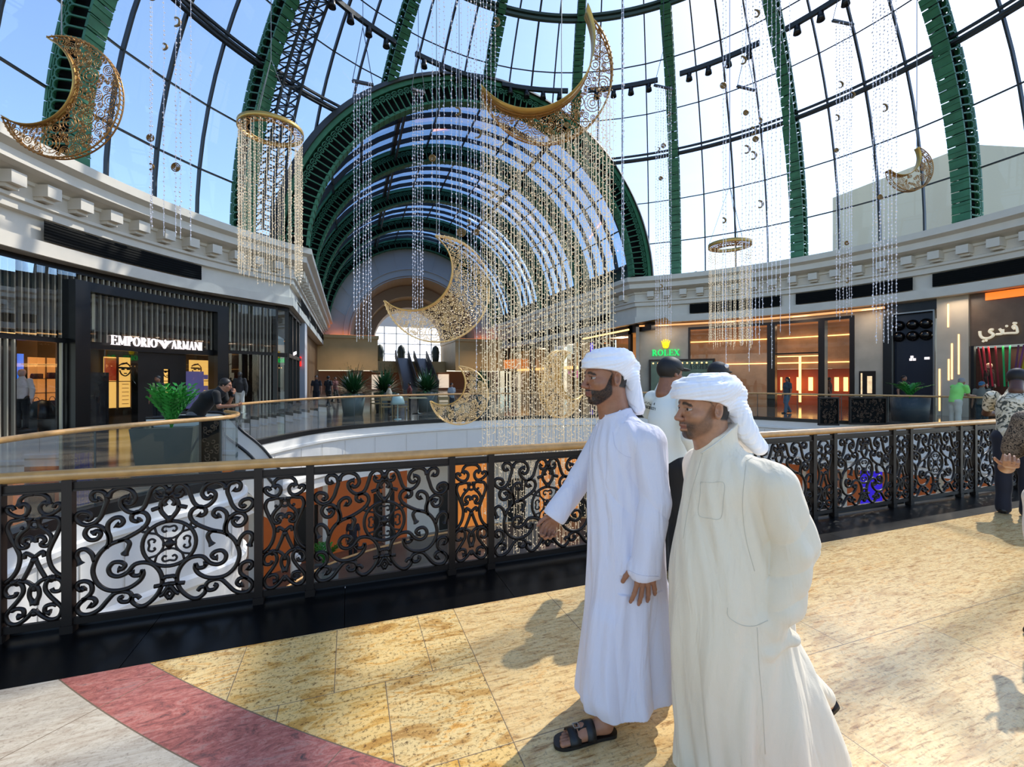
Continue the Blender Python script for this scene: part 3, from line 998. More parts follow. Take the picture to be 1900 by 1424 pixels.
for (pa, pb, z0, z1) in ((-410, 141, 2.9, 5.0), (31, 106, 0, 2.75), (168, 404, 2.86, 4.47), (424, 512, 2.9, 5.0), (424, 480, 0, 2.75), (168, 256, 0, 2.62), (345, 404, 0, 2.62)):
    cpan(b, pa, pb, z0, z1, FR-.12, .01)
part(b, 'shop_window', G_SHOP)
# interior of the shop
b = MB(); cpan(b, 150, 420, 0, 3.2, 21.6, .1); cpan(b, -410, 120, -.0, 3.2, 21.5, .1); cpan(b, 120, 186, 0, 3.2, 20.2, .1); cpan(b, 300, 520, 0, 3.2, 20.8, .1); tpan(b, tA, tB, 3.2, 3.3, FR+.2, 5)
part(b, 'interior_wall', M_DINT)
b = MB(); cpan(b, 194, 272, .45, 2.5, 19.9, .06)
cpan(b, 302, 316, .3, 2.5, 19.9, .06); cpan(b, 352, 404, .5, 2.5, 19.9, .06)
part(b, 'backlit_wall', M_LITWALL)
b = MB(); cpan(b, 54, 106, .5, 2.35, 19.3, .06); part(b, 'lit_shelving', M_LITWARM)
b = MB()
for z in (.62, 1.14, 1.62, 2.1): cpan(b, 54, 106, z, z+.02, 19.0, .3)
cpan(b, 86, 87, .5, 2.35, 19.2, .05)
part(b, 'shelf_boards', mat('shelf_brown', '5a3a20', .5))
b = MB(); cpan(b, 34, 44, 1.45, 2.45, 19.4, .05); part(b, 'blue_screen', mat('blue_screen', '3a78f0', .4, emit='3a7cf5', es=.9))
b = MB(); cpan(b, 342, 378, .3, 1.95, 18.8, .05); cpan(b, 378, 386, 1.6, 1.8, 18.8, .05); cpan(b, 378, 386, 1.1, 1.3, 18.8, .05); part(b, 'lilac_poster', mat('lilac_poster', '7a74b4', .5, emit='7a74b4', es=.3))
b = MB(); cpan(b, 329, 341, 1.35, 1.62, 18.7, .05); part(b, 'pink_screen', mat('pink_screen', 'd060c0', .5, emit='e070d0', es=.7))
b = MB()
for (pa, pb, z0, z1) in ((195, 220, 1.55, 2.45),): cpan(b, pa, pb, z0, z1, 19.8, .05)
part(b, 'red_poster', mat('red_poster', 'b03a20', .5, emit='c04020', es=.3, col2='e8a060', nscale=2.5))
# face graphics and drawer fronts on the lit wall
b = MB()
def facegraphic(px, z, r, sc):
    o, u, n = frame_at(px, z, r)
    def s(x0, y0, x1, y1, w):
        p = o+u*x0*sc+n*.02; q = o+u*x1*sc+n*.02; p = p+np.array([0, 0, y0*sc]); q = q+np.array([0, 0, y1*sc])
        b.bar(p, q, w*sc, .02, up=n)
    P = crv([(-.35,.25),(-.1,.42),(.2,.36),(.36,.1),(.3,-.2),(.05,-.42),(-.2,-.3),(-.3,-.05)], 3)
    for i in range(len(P)-1): s(*P[i], *P[i+1], .07)
    s(-.4, .12, .38, .1, .12); s(-.2, .02, -.02, .02, .1); s(.12, .02, .3, .02, .1); s(-.05, -.25, .12, -.25, .07); s(-.2, .35, .15, .45, .1)
facegraphic(231, 2.0, 19.85, .62); facegraphic(261, 1.98, 19.85, .66); facegraphic(309, 1.9, 19.85, .5); facegraphic(364, 2.05, 19.85, .6); facegraphic(400, 2.0, 19.85, .6)
part(b, 'face_graphics', mat('black_print', '101410', .5))
b = MB()
for px in (232, 260):
    for i in range(6):
        o, u, n = frame_at(px, .6+.16*i, 19.86); b.bar(o-u*.12+n*.02, o+u*.12+n*.02, .02, .02)
for px in (219, 245, 249): cpan(b, px, px+1.6, .4, 2.5, 19.7, .1)
cpan(b, 200, 404, 1.5, 1.53, 19.85, .03)
part(b, 'drawer_handles', mat('dark_wood_line', '3a2412', .5))
b = MB(); cpan(b, 166, 202, 0, 1.85, FR+.6, .6); part(b, 'dark_display_block', mat('blue_black', '0d1116', .4))
# sign letters
o0, u, n = frame_at(206, 2.80, FR-.2)
e = empty('sign_letters', tuple(o0), 'illuminated white serif sign letters with a winged emblem over the black portal', 'sign')
o1 = frame_at(292, 2.80, FR-.2)[0]
d = (o1-o0); wE = np.linalg.norm(d); d /= wE
nn = np.array([d[1], -d[0], 0]); 
for c, mb in letters('EMPORIO', .33, wE, .05): place_local(mb, o0, d, nn).build('letter', M_SIGNW, e)
o2 = frame_at(318, 2.80, FR-.2)[0]; o3 = frame_at(375, 2.80, FR-.2)[0]
d2 = o3-o2; w2 = np.linalg.norm(d2); d2 /= w2; n2 = np.array([d2[1], -d2[0], 0])
for c, mb in letters('ARMANI', .33, w2, .05):
    place_local(mb, o2, d2, n2)
    mb.v = [v+(o2-o0) for v in mb.v]
    mb.build('letter', M_SIGNW, e)
em = MB(); oc = (o1+o2)/2+np.array([0, 0, .165]); dc = (o2-o1); wc = np.linalg.norm(dc); dc /= wc; nc = np.array([dc[1], -dc[0], 0])
wc *= 1.15
for sgn in (-1, 1):
    for i, (x0, x1, z) in enumerate(((.2, 1.0, .13), (.1, .8, .085), (.06, .62, .04), (.03, .46, -.005), (.02, .34, -.05), (.0, .24, -.095), (0, .15, -.14))):
        p = oc-o0+dc*sgn*x0*wc/2; q = oc-o0+dc*sgn*x1*wc/2
        em.bar(p+np.array([0, 0, z-.03]), q+np.array([0, 0, z]), .034, .04, up=nc)
em.bar(oc-o0+np.array([0, 0, .1]), oc-o0+dc*.05+np.array([0, 0, .15]), .05, .04, up=nc)
em.build('winged_emblem', M_SIGNW, e)
# handbags on the lit shelves
def handbag(px, z, r, w, h, label, arch=True):
    o, u, n = frame_at(px, z, r)
    t = atan2(u[1], u[0])
    e = empty('handbag', tuple(o), label, 'handbag', 'dark red handbags on the lit shelves', rz=t)
    b = MB()
    V = []
    for zz, k in ((0, .96), (.02, 1), (h*.5, .98), (h*.85, .9), (h, .8), (h+.005, .0)):
        V.append([(w/2*k*cx, .07*(k if k else 0)*cy, zz) for cx, cy in ((-1, -.8), (-.9, -1), (.9, -1), (1, -.8), (1, .8), (.9, 1), (-.9, 1), (-1, .8))])
    b.grid(V, closev=True, smooth=False); b.build('body', mat('oxblood_leather', '5a1114', .35, noise=.2, nscale=10), e)
    f = MB(); f.box(-w*.42, -.085, h*.45, w*.42, -.068, h*.97); f.build('flap', mat('oxblood_flap', '4a0d10', .4), e)
    if arch:
        c = MB(); c.tube([(w*.22*cos(x), 0, h*.97+.14*sin(x)) for x in np.linspace(0, pi, 12)], .009, n=6); c.build('handle', mat('bag_handle', '3a1410', .5), e)
Rb = 19.05
handbag(68, 1.64, Rb, .3, .16, 'small dark red handbag without raised handle, left on the upper lit shelf', False)
handbag(97, 1.64, Rb, .34, .2, 'dark red handbag without raised handle, right on the upper lit shelf', False)
handbag(67.5, .64, Rb, .4, .24, 'dark red top-handle handbag, left on the lower lit shelf')
handbag(97, .64, Rb, .4, .25, 'dark red top-handle handbag, right on the lower lit shelf')
# dark foreground props in the window
b = MB(); o, u, n = frame_at(78, 0, 18.2); b.lathe([(.0,.62),(.2,.55),(.32,.35),(.36,.1),(.3,0)], (0, 0, .35), 16); b.box(-.55, -.3, 0, .55, .3, .36)
b.build('display_case', M_BLACK, label='rounded black case on a low plinth in the left shop window', cat='display case', loc=tuple(o))

# ---- corner wing going into the hall on the left ----
def bplane(px, A):
    k = (px-950)/F
    return A*(_c-k*_s)/(_s+k*_c)
HLW = HL-.35
e = empty('shopfront', (HLW, HB+3, 0), 'dark glazed shopfront just inside the hall on the left, beside the white pier', 'shopfront')
eo = np.array(e.location)
b = MB()
corner = np.array(arc(FR, theta_at(511, FR), 0))
c2 = np.array([HLW, HB+.5, 0])
for z0, z1 in ((0, .12), (2.7, 2.9), (5.0, 5.2)):
    b.bar(corner+[0, 0, (z0+z1)/2], c2+[0, 0, (z0+z1)/2], .2, z1-z0); b.bar(c2+[0, 0, (z0+z1)/2], np.array([HLW, HB+9, (z0+z1)/2]), .2, z1-z0)
for t in (0, 1): b.bar(corner+(c2-corner)*t, corner+(c2-corner)*t+[0, 0, 5.1], .2, .2)
for y in np.arange(HB+.5, HB+9.1, 1.7): b.box(HLW-.1, y-.09, 0, HLW+.1, y+.09, 5.1)
part(b, 'frame', M_BLACK, e, eo)
b = MB(); b.bar((corner+c2)/2*0+corner+[0, 0, 2.6], c2+[0, 0, 2.6], .02, 5.0); b.box(HLW-.02, HB+.5, 0, HLW, HB+9, 5.1); part(b, 'shop_window', glass('dark_glass', (.35, .37, .4), .08), e, eo)
b = MB(); b.box(HLW-2.5, HB-1, 0, HLW-2.4, HB+9, 5.1); part(b, 'interior_wall', M_DINT, e, eo)
b = MB(); b.box(HLW+.02, HB+6.5, 2.4, HLW+.1, HB+6.9, 3.0); part(b, 'red_sign', mat('red_sign', 'd02020', .4, emit='ff2a20', es=1.2), e, eo)
b = MB(); b.bar((HLW+.12, HB+2.3, 2.95), (HLW+.12, HB+3.6, 3.1), .04, .16); part(b, 'white_script', M_SIGNW, e, eo)
# white pier and hall wall on the left
b = MB(); bp = HB+9
x_, y_, _ = PX(577, 700, 29.5)
b.box(HL-1.2, y_-1.0, 0, HL-.05, y_+.6, 5.2); b.build('wall_left', mat('pale_pier', 'b9bcc2', .5), kind='structure')
b = MB(); b.box(HL-1.4, y_+.6, 0, HL-.6, HEND, 5.3); b.build('wall_left', mat('brown_stone_wall', '6e5236', .5, noise=.3, nscale=.6), kind='structure')
# soffit boards above the galleries
for sgn, nm in ((-1, 1), (1, 2)):
    b = MB()
    th = np.linspace(radians(36.5), radians(125), 40)
    b.grid([[(OA+sgn*r*sin(t), OB+r*cos(t), 5.21) for t in th] for r in (CR-.02, 26)], smooth=False)
    xa, xb = (HL-3, HL) if sgn < 0 else (HR, HR+3)
    b.add([(xa, HB-3, 5.205), (xb, HB-.1, 5.205), (xb, HEND, 5.205), (xa, HEND, 5.205)], [(0,1,2,3)])
    b.build('ceiling', mat('soffit_wood', '8a6a4c', .5, noise=.2, nscale=1), kind='structure')

# ---------------- right hand shops ----------------
def shopat(px, label):
    e = empty('shopfront', tuple(fpt(px, 0, FR)), label, 'shopfront')
    return e, np.array(e.location)
# watch shop: stone fascia + tall bronze framed window + LED cove
e, eo = shopat(1400, 'watch shop with grey stone piers, tall bronze framed windows and warm lit interior')
b = MB(); cpan(b, 1180, 1186, 0, 5.0, FR-.2, .5); cpan(b, 1186, 1278, 0, 5.0, FR, .4); cpan(b, 1585, 1638, 0, 5.0, FR, .4)
cpan(b, 1278, 1585, 4.85, 5.0, FR, .4)
part(b, 'stone_pier', M_STONE, e, eo)
b = MB(); cpan(b, 1186, 1640, 4.98, 5.08, FR-.45, .12); part(b, 'cove_light', mat('cove_led', 'e0b080', .4, emit='ffb060', es=.9), e, eo)
b = MB()
M_BRZ = mat('dark_bronze_frame', '2b2320', .35, .5)
for p0, p1 in ((1277, 1280), (1423, 1438), (1518, 1530), (1576, 1585)): cpan(b, p0, p1, 0, 4.85, FR-.05, .5)
cpan(b, 1278, 1423, 4.7, 4.85, FR-.05, .1); cpan(b, 1438, 1585, 4.7, 4.85, FR-.05, .1)
cpan(b, 1438, 1518, 3.0, 3.08, FR+.3, .1)
part(b, 'bronze_frame', M_BRZ, e, eo)
b = MB()
for p0, p1 in ((1280, 1423), (1530, 1576)): cpan(b, p0, p1, .05, 4.7, FR, .012)
cpan(b, 1438, 1518, 3.08, 4.7, FR, .012)
part(b, 'shop_window', G_SHOP, e, eo)
b = MB(); cpan(b, 1262, 1440, 0, 4.9, 20.3, .1); cpan(b, 1440, 1600, 2.2, 4.9, 20.3, .1)
part(b, 'interior_wall', M_WARM, e, eo)
b = MB(); cpan(b, 1440, 1600, 0, 2.2, 20.6, .1); part(b, 'red_brown_wall', mat('redbrown_lit', '8a3014', .4, emit='9a4a24', es=.22), e, eo)  # glow put into the wall for the lit interior
b = MB()
for z in (2.55, 4.1): cpan(b, 1262, 1600, z, z+.06, 20.2, .05)
for px in (1370, 1392, 1448, 1462, 1478, 1500, 1548, 1565): cpan(b, px, px+(3 if px in (1448, 1462) else 8), .9, 1.7, 20.3, .05)
cpan(b, 1482, 1486, .2, 3.0, 19.9, .1); cpan(b, 1440, 1518, 2.95, 3.0, 19.9, .1)
cpan(b, 1440, 1516, .62, .68, 19.9, .1)
part(b, 'lit_niches', M_LED, e, eo)
b = MB(); tpan(b, theta_at(1262, 20), theta_at(1600, 20), 4.9, 5.0, FR+.2, 4); part(b, 'interior_ceiling', mat('shop_ceiling', 'c9a074', .5, emit='ff9a50', es=.15), e, eo)  # ceiling given a weak glow in place of shop lighting
b = MB(); cpan(b, 1594, 1624, .5, 2.0, FR-.06, .1); part(b, 'vitrine_frame', M_BRZ, e, eo)
b = MB(); cpan(b, 1597, 1600, .6, 1.9, FR-.07, .02); cpan(b, 1609, 1618, .9, 1.75, FR-.07, .02); part(b, 'vitrine_display', mat('vitrine_lit', 'f0d0a0', .4, emit='ffe0b0', es=.8, col2='6a5040', nscale=5), e, eo)
# watch vitrine in front under the crown sign
b = MB(); cpan(b, 1204, 1326, .4, 2.85, FR-.25, .2); part(b, 'vitrine_hood', M_BRZ, e, eo)
b = MB(); cpan(b, 1208, 1322, .8, 2.72, FR-.27, .02); part(b, 'green_display', mat('green_display', '44584c', .35, emit='50685a', es=.3, col2='2c3a34', nscale=1.3), e, eo)
b = MB()
for i in range(12):
    o, u, n = frame_at(1212+i*9, 2.6, FR-.3); b.sphere(o, .05, 8, 6)
part(b, 'spot_lamps', M_LED, e, eo)
b = MB(); o0, u, n = frame_at(1279, 2.2, FR-.31)
for c, mb in letters('A38SHUR', .34, 1.1, .02): b.v += place_local(mb, 0, u, n).v and [v+o0 for v in mb.v]; b.f += [[i+b.n for i in f] for f in mb.f]; b.sm += mb.sm; b.mi += mb.mi; b.n += mb.n
part(b, 'display_lettering', mat('dark_lettering', '141c18', .5), e, eo)
# crown sign
M_GS = mat('green_sign', '10d060', .4, emit='10f070', es=1.0); M_YS = mat('yellow_sign', 'f5d020', .4, emit='ffdc20', es=1.1)
o0, u, n = frame_at(1210, 3.10, FR-.06)
e = empty('sign_letters', tuple(o0), 'green illuminated serif shop sign with a golden crown above it', 'sign')
o1 = frame_at(1261, 3.10, FR-.06)[0]; d = o1-o0; w = np.linalg.norm(d); d /= w; nn = np.array([d[1], -d[0], 0])
for c, mb in letters('ROLEX', .38, w, .06): place_local(mb, o0, d, nn).build('letter', M_GS, e)
cr = MB(); cxm = w/2
for i in range(5):
    a = (i-2)*.36
    p = np.array([cxm+.16*sin(a), 0, .56]); q = np.array([cxm+.36*sin(a), 0, .60+.42*cos(a)])
    cr.tube([p, (p+q)/2, q], [.075, .05, .02], n=8); cr.sphere(q, .035, 8, 6)
cr.lathe([(.0, .46), (.13, .48), (.16, .54), (.12, .6), (0, .6)], (cxm, 0, 0), 12)
place_local(cr, o0, d, nn).build('crown', M_YS, e)
# navy shop
e, eo = shopat(1695, 'navy panelled shopfront with silver frame and six round domes')
b = MB(); cpan(b, 1638, 1654, 0, 5.15, FR-.1, .5); cpan(b, 1654, 1738, 4.75, 5.15, FR-.08, .3); part(b, 'black_surround', M_BLACK, e, eo)
b = MB(); cpan(b, 1655, 1732, 0, 4.75, FR+.25, .1); part(b, 'navy_panel', M_NAVY, e, eo)
b = MB(); cpan(b, 1654, 1656.5, 0, 4.75, FR-.02, .1); cpan(b, 1731, 1734, 0, 4.75, FR-.02, .1); cpan(b, 1654, 1734, 4.68, 4.75, FR-.02, .1); part(b, 'silver_frame', M_STEEL, e, eo)
for j, z in enumerate((4.15, 3.62)):
    for i, px in enumerate((1668, 1693.5, 1718)):
        o, u, n = frame_at(px, z, FR+.2)
        b = MB(); b.sphere(o, .24, 16, 10); b.lathe([(.27, 0), (.27, .02)], (0, 0, 0), 4) if False else None
        part(b, 'dome', mat('gloss_black_dome', '0a0a0c', .12, .3), e, eo)
b = MB()
for px, z in ((1690, 2.52), (1692, 2.64), (1696.5, 2.52), (1718, 2.56), (1722, 2.56)):
    o, u, n = frame_at(px, z, FR+.2); b.obox(o, u*.05, n*.02, (0, 0, .055))
part(b, 'white_marks', M_SIGNW, e, eo)
# stone pilaster with LED slots
e, eo = shopat(1765, 'grey stone pilaster with staggered glowing vertical slots')
b = MB(); cpan(b, 1738, 1797, 0, 5.2, FR-.1, .5); part(b, 'stone_face', M_STONE2, e, eo)
b = MB()
for px, y0, y1 in ((1759, 565, 608), (1778.5, 621, 695), (1760, 667, 706), (1766, 638, 704), (1743, 685, 770)):
    Y = theta_at(px, FR); Yd = 0
    p = fpt(px, 0, FR); fwd = p[0]*_s+p[1]*_c
    z1 = EYE+(HOR-y0)/F*fwd; z0 = max(.2, EYE+(HOR-y1)/F*fwd)
    cpan(b, px-1.3, px+1.3, z0, z1, FR-.12, .03)
part(b, 'led_slots', M_LED, e, eo)
# fashion shop with arabic sign
e, eo = shopat(1850, 'stone fashion shopfront at the right edge with arabic letters over its window')
b = MB(); cpan(b, 1797, 1980, 3.0, 5.2, FR, .3); cpan(b, 1797, 1802, 0, 3.0, FR-.05, .35); part(b, 'travertine_fascia', mat('travertine', '6e5a48', .4, noise=.25, nscale=2), e, eo)
b = MB(); cpan(b, 1828, 1980, 4.85, 5.15, FR-.08, .05); part(b, 'cove_light', mat('orange_cove', 'f09040', .4, emit='ff7a20', es=1.0), e, eo)
b = MB(); cpan(b, 1800, 1980, 0, 3.0, FR+2.2, .1); part(b, 'interior_wall', mat('plum_interior', '3a2426', .5), e, eo)
b = MB(); cpan(b, 1802, 1980, .05, 3.0, FR, .012); part(b, 'shop_window', G_SHOP, e, eo)
b = MB(); cpan(b, 1801, 1807, 0, 3.0, FR-.1, .15); part(b, 'black_jamb', M_BLACK, e, eo)
for i, (x0, x1, col) in enumerate(((1815, 1828, '8a2038'), (1824, 1833, 'a03048'), (1834, 1842, 'b02840'), (1847, 1853, '702030'), (1861, 1864, '20a060'), (1874, 1872, '30b088'), (1890, 1880, '503060'), (1900, 1884, '6a4080'), (1908, 1890, '9aa020'))):
    b = MB(); p = fpt(x0, 3.0, FR+1.0); q = fpt(x1, 1.3, FR+1.0); b.bar(p, q, .055, .02, up=(p-np.array([OA, OB, 3]))); part(b, 'ribbon', mat('ribbon_%s' % col, col, .4, emit=col, es=.15), e, eo)
o0, u, n = frame_at(1818, 3.2, FR-.1)
e = empty('arabic_sign', tuple(o0), 'pale arabic sign letters over the ribbon filled window at the right', 'sign')
def zz(x, y):
    """sign tracing in metres along the fascia"""
    px = 1640+x/5.477; py = 520+y/5.477
    p = fpt(px, 0, FR-.1); f_ = p[0]*_s+p[1]*_c
    return np.array([p[0], p[1], EYE+(HOR-py)/F*f_])-o0
M_AR = mat('pale_gold_letter', 'e8dcc0', .3, emit='fff0d0', es=.35)
def astroke(P, r, nm='letter'):
    b = MB(); b.tube([zz(*p) for p in crv(P, 5)], r, n=6, flat=tuple(n)); b.build(nm, M_AR, e)
astroke([(1330,500),(1310,478),(1325,462),(1345,475),(1355,510),(1352,535),(1300,538),(1255,540),(1215,540),(1210,500)], .045)
astroke([(1175,495),(1195,520),(1200,545),(1140,552)], .05)
astroke([(1112,505),(1085,505),(1075,525),(1105,545),(1110,565),(1060,592),(1005,588),(980,560),(975,520)], .055)
b = MB()
for p in ((1322, 438), (1340, 438), (1248, 468), (1010, 622), (1040, 615)): b.sphere(zz(*p), .05, 8, 6)
b.build('dots', M_AR, e)

# ---------------- hall: right wall, end wall, window ----------------
HRW = HR+.5
segs = [(1172, 1110, 'bronze', 1.0), (1106, 1075, 'dark', .5), (1068, 1024, 'wood', .9), (1016, 990, 'dark', .4), (986, 942, 'wood', .9), (938, 925, 'dark', .3)]
for i, (pa, pb, kind, es) in enumerate(segs):
    b0, b1 = bplane(pa, HRW), min(HEND, bplane(pb, HRW))
    e = empty('shopfront', (HRW, b0, 0), {0: 'warm lit shop with slim lamp line, first on the right inside the hall', 1: 'dark shop bay with a purple lit edge inside the hall', 2: 'wooden clad shop with pink flowers on the right of the hall', 3: 'narrow dark shop bay on the right of the hall', 4: 'shop with orange lit canopy on the right of the hall', 5: 'furthest dark shop bay on the right of the hall'}[i], 'shopfront', rz=0)
    o = np.array(e.location)
    b = MB(); b.box(HRW-.1, b0, 0, HRW+.1, b0+.25, 5.2); b.box(HRW-.1, b1-.25, 0, HRW+.1, b1, 5.2); b.box(HRW-.1, b0, 4.6, HRW+.1, b1, 5.2); part(b, 'frame', M_BLACK, e, o)
    b = MB(); b.box(HRW+1.6, b0, 0, HRW+1.7, b1, 5.2); b.box(HRW, b0, 4.62, HRW+1.7, b1, 4.7)
    part(b, 'interior_wall', mat('hall_shop_%s' % kind, {'bronze': '9c7450', 'dark': '1a1816', 'wood': '7a6448'}[kind], .5, emit={'bronze': 'ffb060', 'dark': '302820', 'wood': 'd0a060'}[kind], es=.25), e, o)  # back walls glow by themselves in place of shop lighting
    b = MB(); b.box(HRW, b0+.25, 0, HRW+.01, b1-.25, 4.6); part(b, 'shop_window', G_SHOP, e, o)
    if kind != 'dark':
        b = MB(); b.box(HRW+1.2, b0, 2.5, HRW+1.6, b1, 2.75); part(b, 'light_shelf', M_LED, e, o)
    if i == 1:
        b = MB(); b.box(HRW-.15, b0+.3, 1, HRW-.1, b0+.6, 4.4); part(b, 'purple_edge', mat('purple_edge', '3020c0', .4, emit='4030ff', es=1.0), e, o)
    if i == 4:
        b = MB(); b.box(HRW-1.2, b0+1, 2.7, HRW, b1-2, 3.7); part(b, 'orange_canopy', mat('orange_canopy', 'c07840', .4, emit='ff9040', es=.35), e, o)
    if i == 2:
        b = MB(); rr = random.Random(5)
        for k in range(14): b.sphere((HRW+.6+rr.uniform(-.2, .2), b0+1.5+rr.uniform(-.8, .8), 2.0+rr.uniform(-.2, .3)), rr.uniform(.07, .12), 6, 5)
        part(b, 'pink_flowers', mat('pink_flower', 'e040c0', .5, emit='f050d0', es=.4), e, o)
b = MB(); b.box(HRW+.0, HB-1, 4.7, HRW+.3, HEND, 5.2); b.build('wall_right', M_BLACK, kind='structure')
b = MB(); p, q = [np.array((HR+.38, bplane(px, HR+.38), EYE+(HOR-py)/F*((HR+.38)*_s+bplane(px, HR+.38)*_c))) for px, py in ((1082, 629), (1167, 612))]; b.bar(p, q, .1, .1)
b.build('linear_lamp', M_LED, label='slim warm linear lamp fixed along the first shop in the hall', cat='lamp')
# end wall
M_PBLUE = mat('pale_plaster_wall', 'c3c6ca', .6, noise=.05, nscale=.5)
M_BEIGE = mat('beige_stone_wall', 'd2b27c', .5, noise=.12, nscale=.8)
b = MB(); ph = np.linspace(0, pi, 49)
b.grid([[(OA+r*cos(p), HEND-.02, z+r*sin(p)) for p in ph] for r, z in ((AR+.9, AZ), (7.3, 6.3))], smooth=False)
b.box(HL-3, HEND, 6.2, OA-7.3, HEND+.3, 8.0); b.box(OA+7.3, HEND, 6.2, HR+3, HEND+.3, 8.0)
for rr_ in (9.8, 8.0):
    b.tube([(OA+rr_*cos(p), HEND-.05, (AZ if rr_ > 9 else 6.6)+rr_*sin(p)) for p in ph], .08, n=6)
for i in range(1, 12):
    p = pi*i/12
    b.bar((OA+8.0*cos(p), HEND-.05, 6.6+8.0*sin(p)), (OA+9.8*cos(p), HEND-.05, AZ+9.8*sin(p)), .12, .08, up=(0, 1, 0))
b.build('wall_end', M_PBLUE, kind='structure')
b = MB()
b.grid([[(OA+r*cos(p), y, 6.3+r*sin(p)) for p in ph] for r, y in ((7.5, HEND-.12), (7.3, HEND+.2), (6.9, HEND+2), (6.9, HEND+3), (5.6, HEND+3.1), (5.4, HEND+5), (4.5, HEND+5.1), (4.3, HEND+7))], smooth=False)
b.build('wall_end', mat('beige_recess', '9c8a78', .6), kind='structure')
b = MB()
for x0, x1 in ((OA-12.5, OA-4.4), (OA+4.4, OA+12.5)):
    b.box(x0, HEND-2, 2.7, x1, HEND+7, 6.2); b.box(x0-.1, HEND-2.2, 6.0, x1+.1, HEND+7, 6.35); b.box(x0, HEND-2.1, 2.5, x1, HEND-1.9, 3.0)
b.box(OA-4.6, HEND+4, 2.4, OA+4.6, HEND+14, 3.8)
b.build('wall_end', M_BEIGE, kind='structure')
b = MB()
for x in (OA-6.6, OA+6.9): b.lathe([(.6, 0), (.5, .3), (.5, 2.3), (.7, 2.5)], (x, HEND-1.2, 0), 16)
b.build('column', mat('column_stone', 'b8aa96', .5), label='pair of round stone columns carrying the beige balconies at the hall end', cat='column')
for x in (OA-7, OA+7):
    b = MB(); b.box(x-2.4, HEND-.6, 6.36, x+2.4, HEND-.4, 6.5); b.build('cove_lamp', mat('orange_cove2', 'ffa050', .4, emit='ff8a40', es=4), label='orange glow lamp on the beige ledge '+('left' if x < OA else 'right')+' of the hall end arch', cat='lamp')
b = MB(); b.box(HL-3, HEND+8, 0, HR+3, HEND+8.2, 2.6); b.build('wall_end', mat('warm_dark_back', '4a3222', .5, emit='804828', es=.12), kind='structure')  # dark brown stands for the shade here, with a faint glow put in
wz0, wz1 = 3.8, 9.2
b = MB(); b.box(OA-6, HEND+14, wz0, OA+6, HEND+14.05, wz1)
w = b.build('window_40', mat('bright_daylight_window', 'ffffff', .4, emit='f2f8ff', es=1.6), kind='structure')
b = MB()
for x in np.linspace(OA-6, OA+6, 8): b.box(x-.07, HEND+13.8, wz0, x+.07, HEND+13.95, wz1)
for z in (5.2, 6.7, 8.2): b.box(OA-6, HEND+13.8, z-.05, OA+6, HEND+13.95, z+.05)
for i in range(28):
    for j in range(12):
        x = OA-6+12*(i+.5)/28; z = wz0+(wz1-wz0)*(j+.5)/12
        b.bar((x-.2, HEND+13.97, z-.2), (x+.2, HEND+13.97, z+.2), .03, .02, up=(0, 1, 0)); b.bar((x-.2, HEND+13.97, z+.2), (x+.2, HEND+13.97, z-.2), .03, .02, up=(0, 1, 0))
b.build('lattice', mat('window_lattice', 'b8bcc4', .5), w)
b = MB(); b.box(OA-7, HEND+13.5, wz1, OA+7, HEND+15, wz1+3); b.build('wall_end', M_PBLUE, kind='structure')
for i, x in enumerate((OA-1.9, OA+.4)):
    e = empty('escalator', (x, HEND-4.5, 0), 'dark escalator at the end of the hall, '+('left' if i == 0 else 'right')+' one of the pair', 'escalator', 'escalators at the end of the hall')
    b = MB(); b.add([(0,0,0),(1.5,0,0),(1.5,8.6,3.85),(0,8.6,3.85),(0,0,.4),(1.5,0,.4),(1.5,8.6,4.2),(0,8.6,4.2)], [(0,1,2,3),(4,5,6,7),(0,1,5,4),(3,2,6,7),(0,3,7,4),(1,2,6,5)]); b.build('steps', M_BLACK, e)
    for xx in (-.08, 1.5):
        b = MB(); b.bar((xx+.04, 0, .9), (xx+.04, 8.6, 4.75), .1, .9); b.build('side_panel', mat('escalator_side', '4a4846', .6, .1), e)
# planters, urns upstairs
for i, x in enumerate((OA-3.7, OA-1.0, OA+3.5)):
    b = MB(); b.lathe([(.0, 0), (.4, 0), (.5, .8), (.45, 1.0), (.55, 1.2), (.4, 1.9), (.1, 2.2), (0, 2.2)], (x, HEND+6, 3.8), 12)
    b.build('urn', mat('dark_urn', '3a4a4a', .5), label=('left', 'middle', 'right')[i]+' dark planted urn before the bright lattice window upstairs', cat='urn')

def lamp(loc, e, size, col=(1, .75, .5), name='added_area_light'):
    d = bpy.data.lights.new(name, 'AREA'); d.energy = e; d.size = size; d.color = col
    o = bpy.data.objects.new(name, d); COL.objects.link(o); o.location = loc
for x in (OA-7, OA+7):
    for y in (HB+8, HB+16, HEND-6): lamp((x, y, 5.1), 120, 2.0)  # warm area lights added to brighten the stone walls of the hall
for px, r, e in ((80, 18.4, 14), (230, 18.6, 7), (1350, 18.8, 26), (1480, 18.8, 26), (1860, 18.6, 30), (455, 18.5, 16)):
    p = fpt(px, 3.0 if px < 1000 or px > 1800 else 4.7, r); lamp(tuple(p), e, 1.0, (1, .72, .45))  # area lights added inside the shops to light them

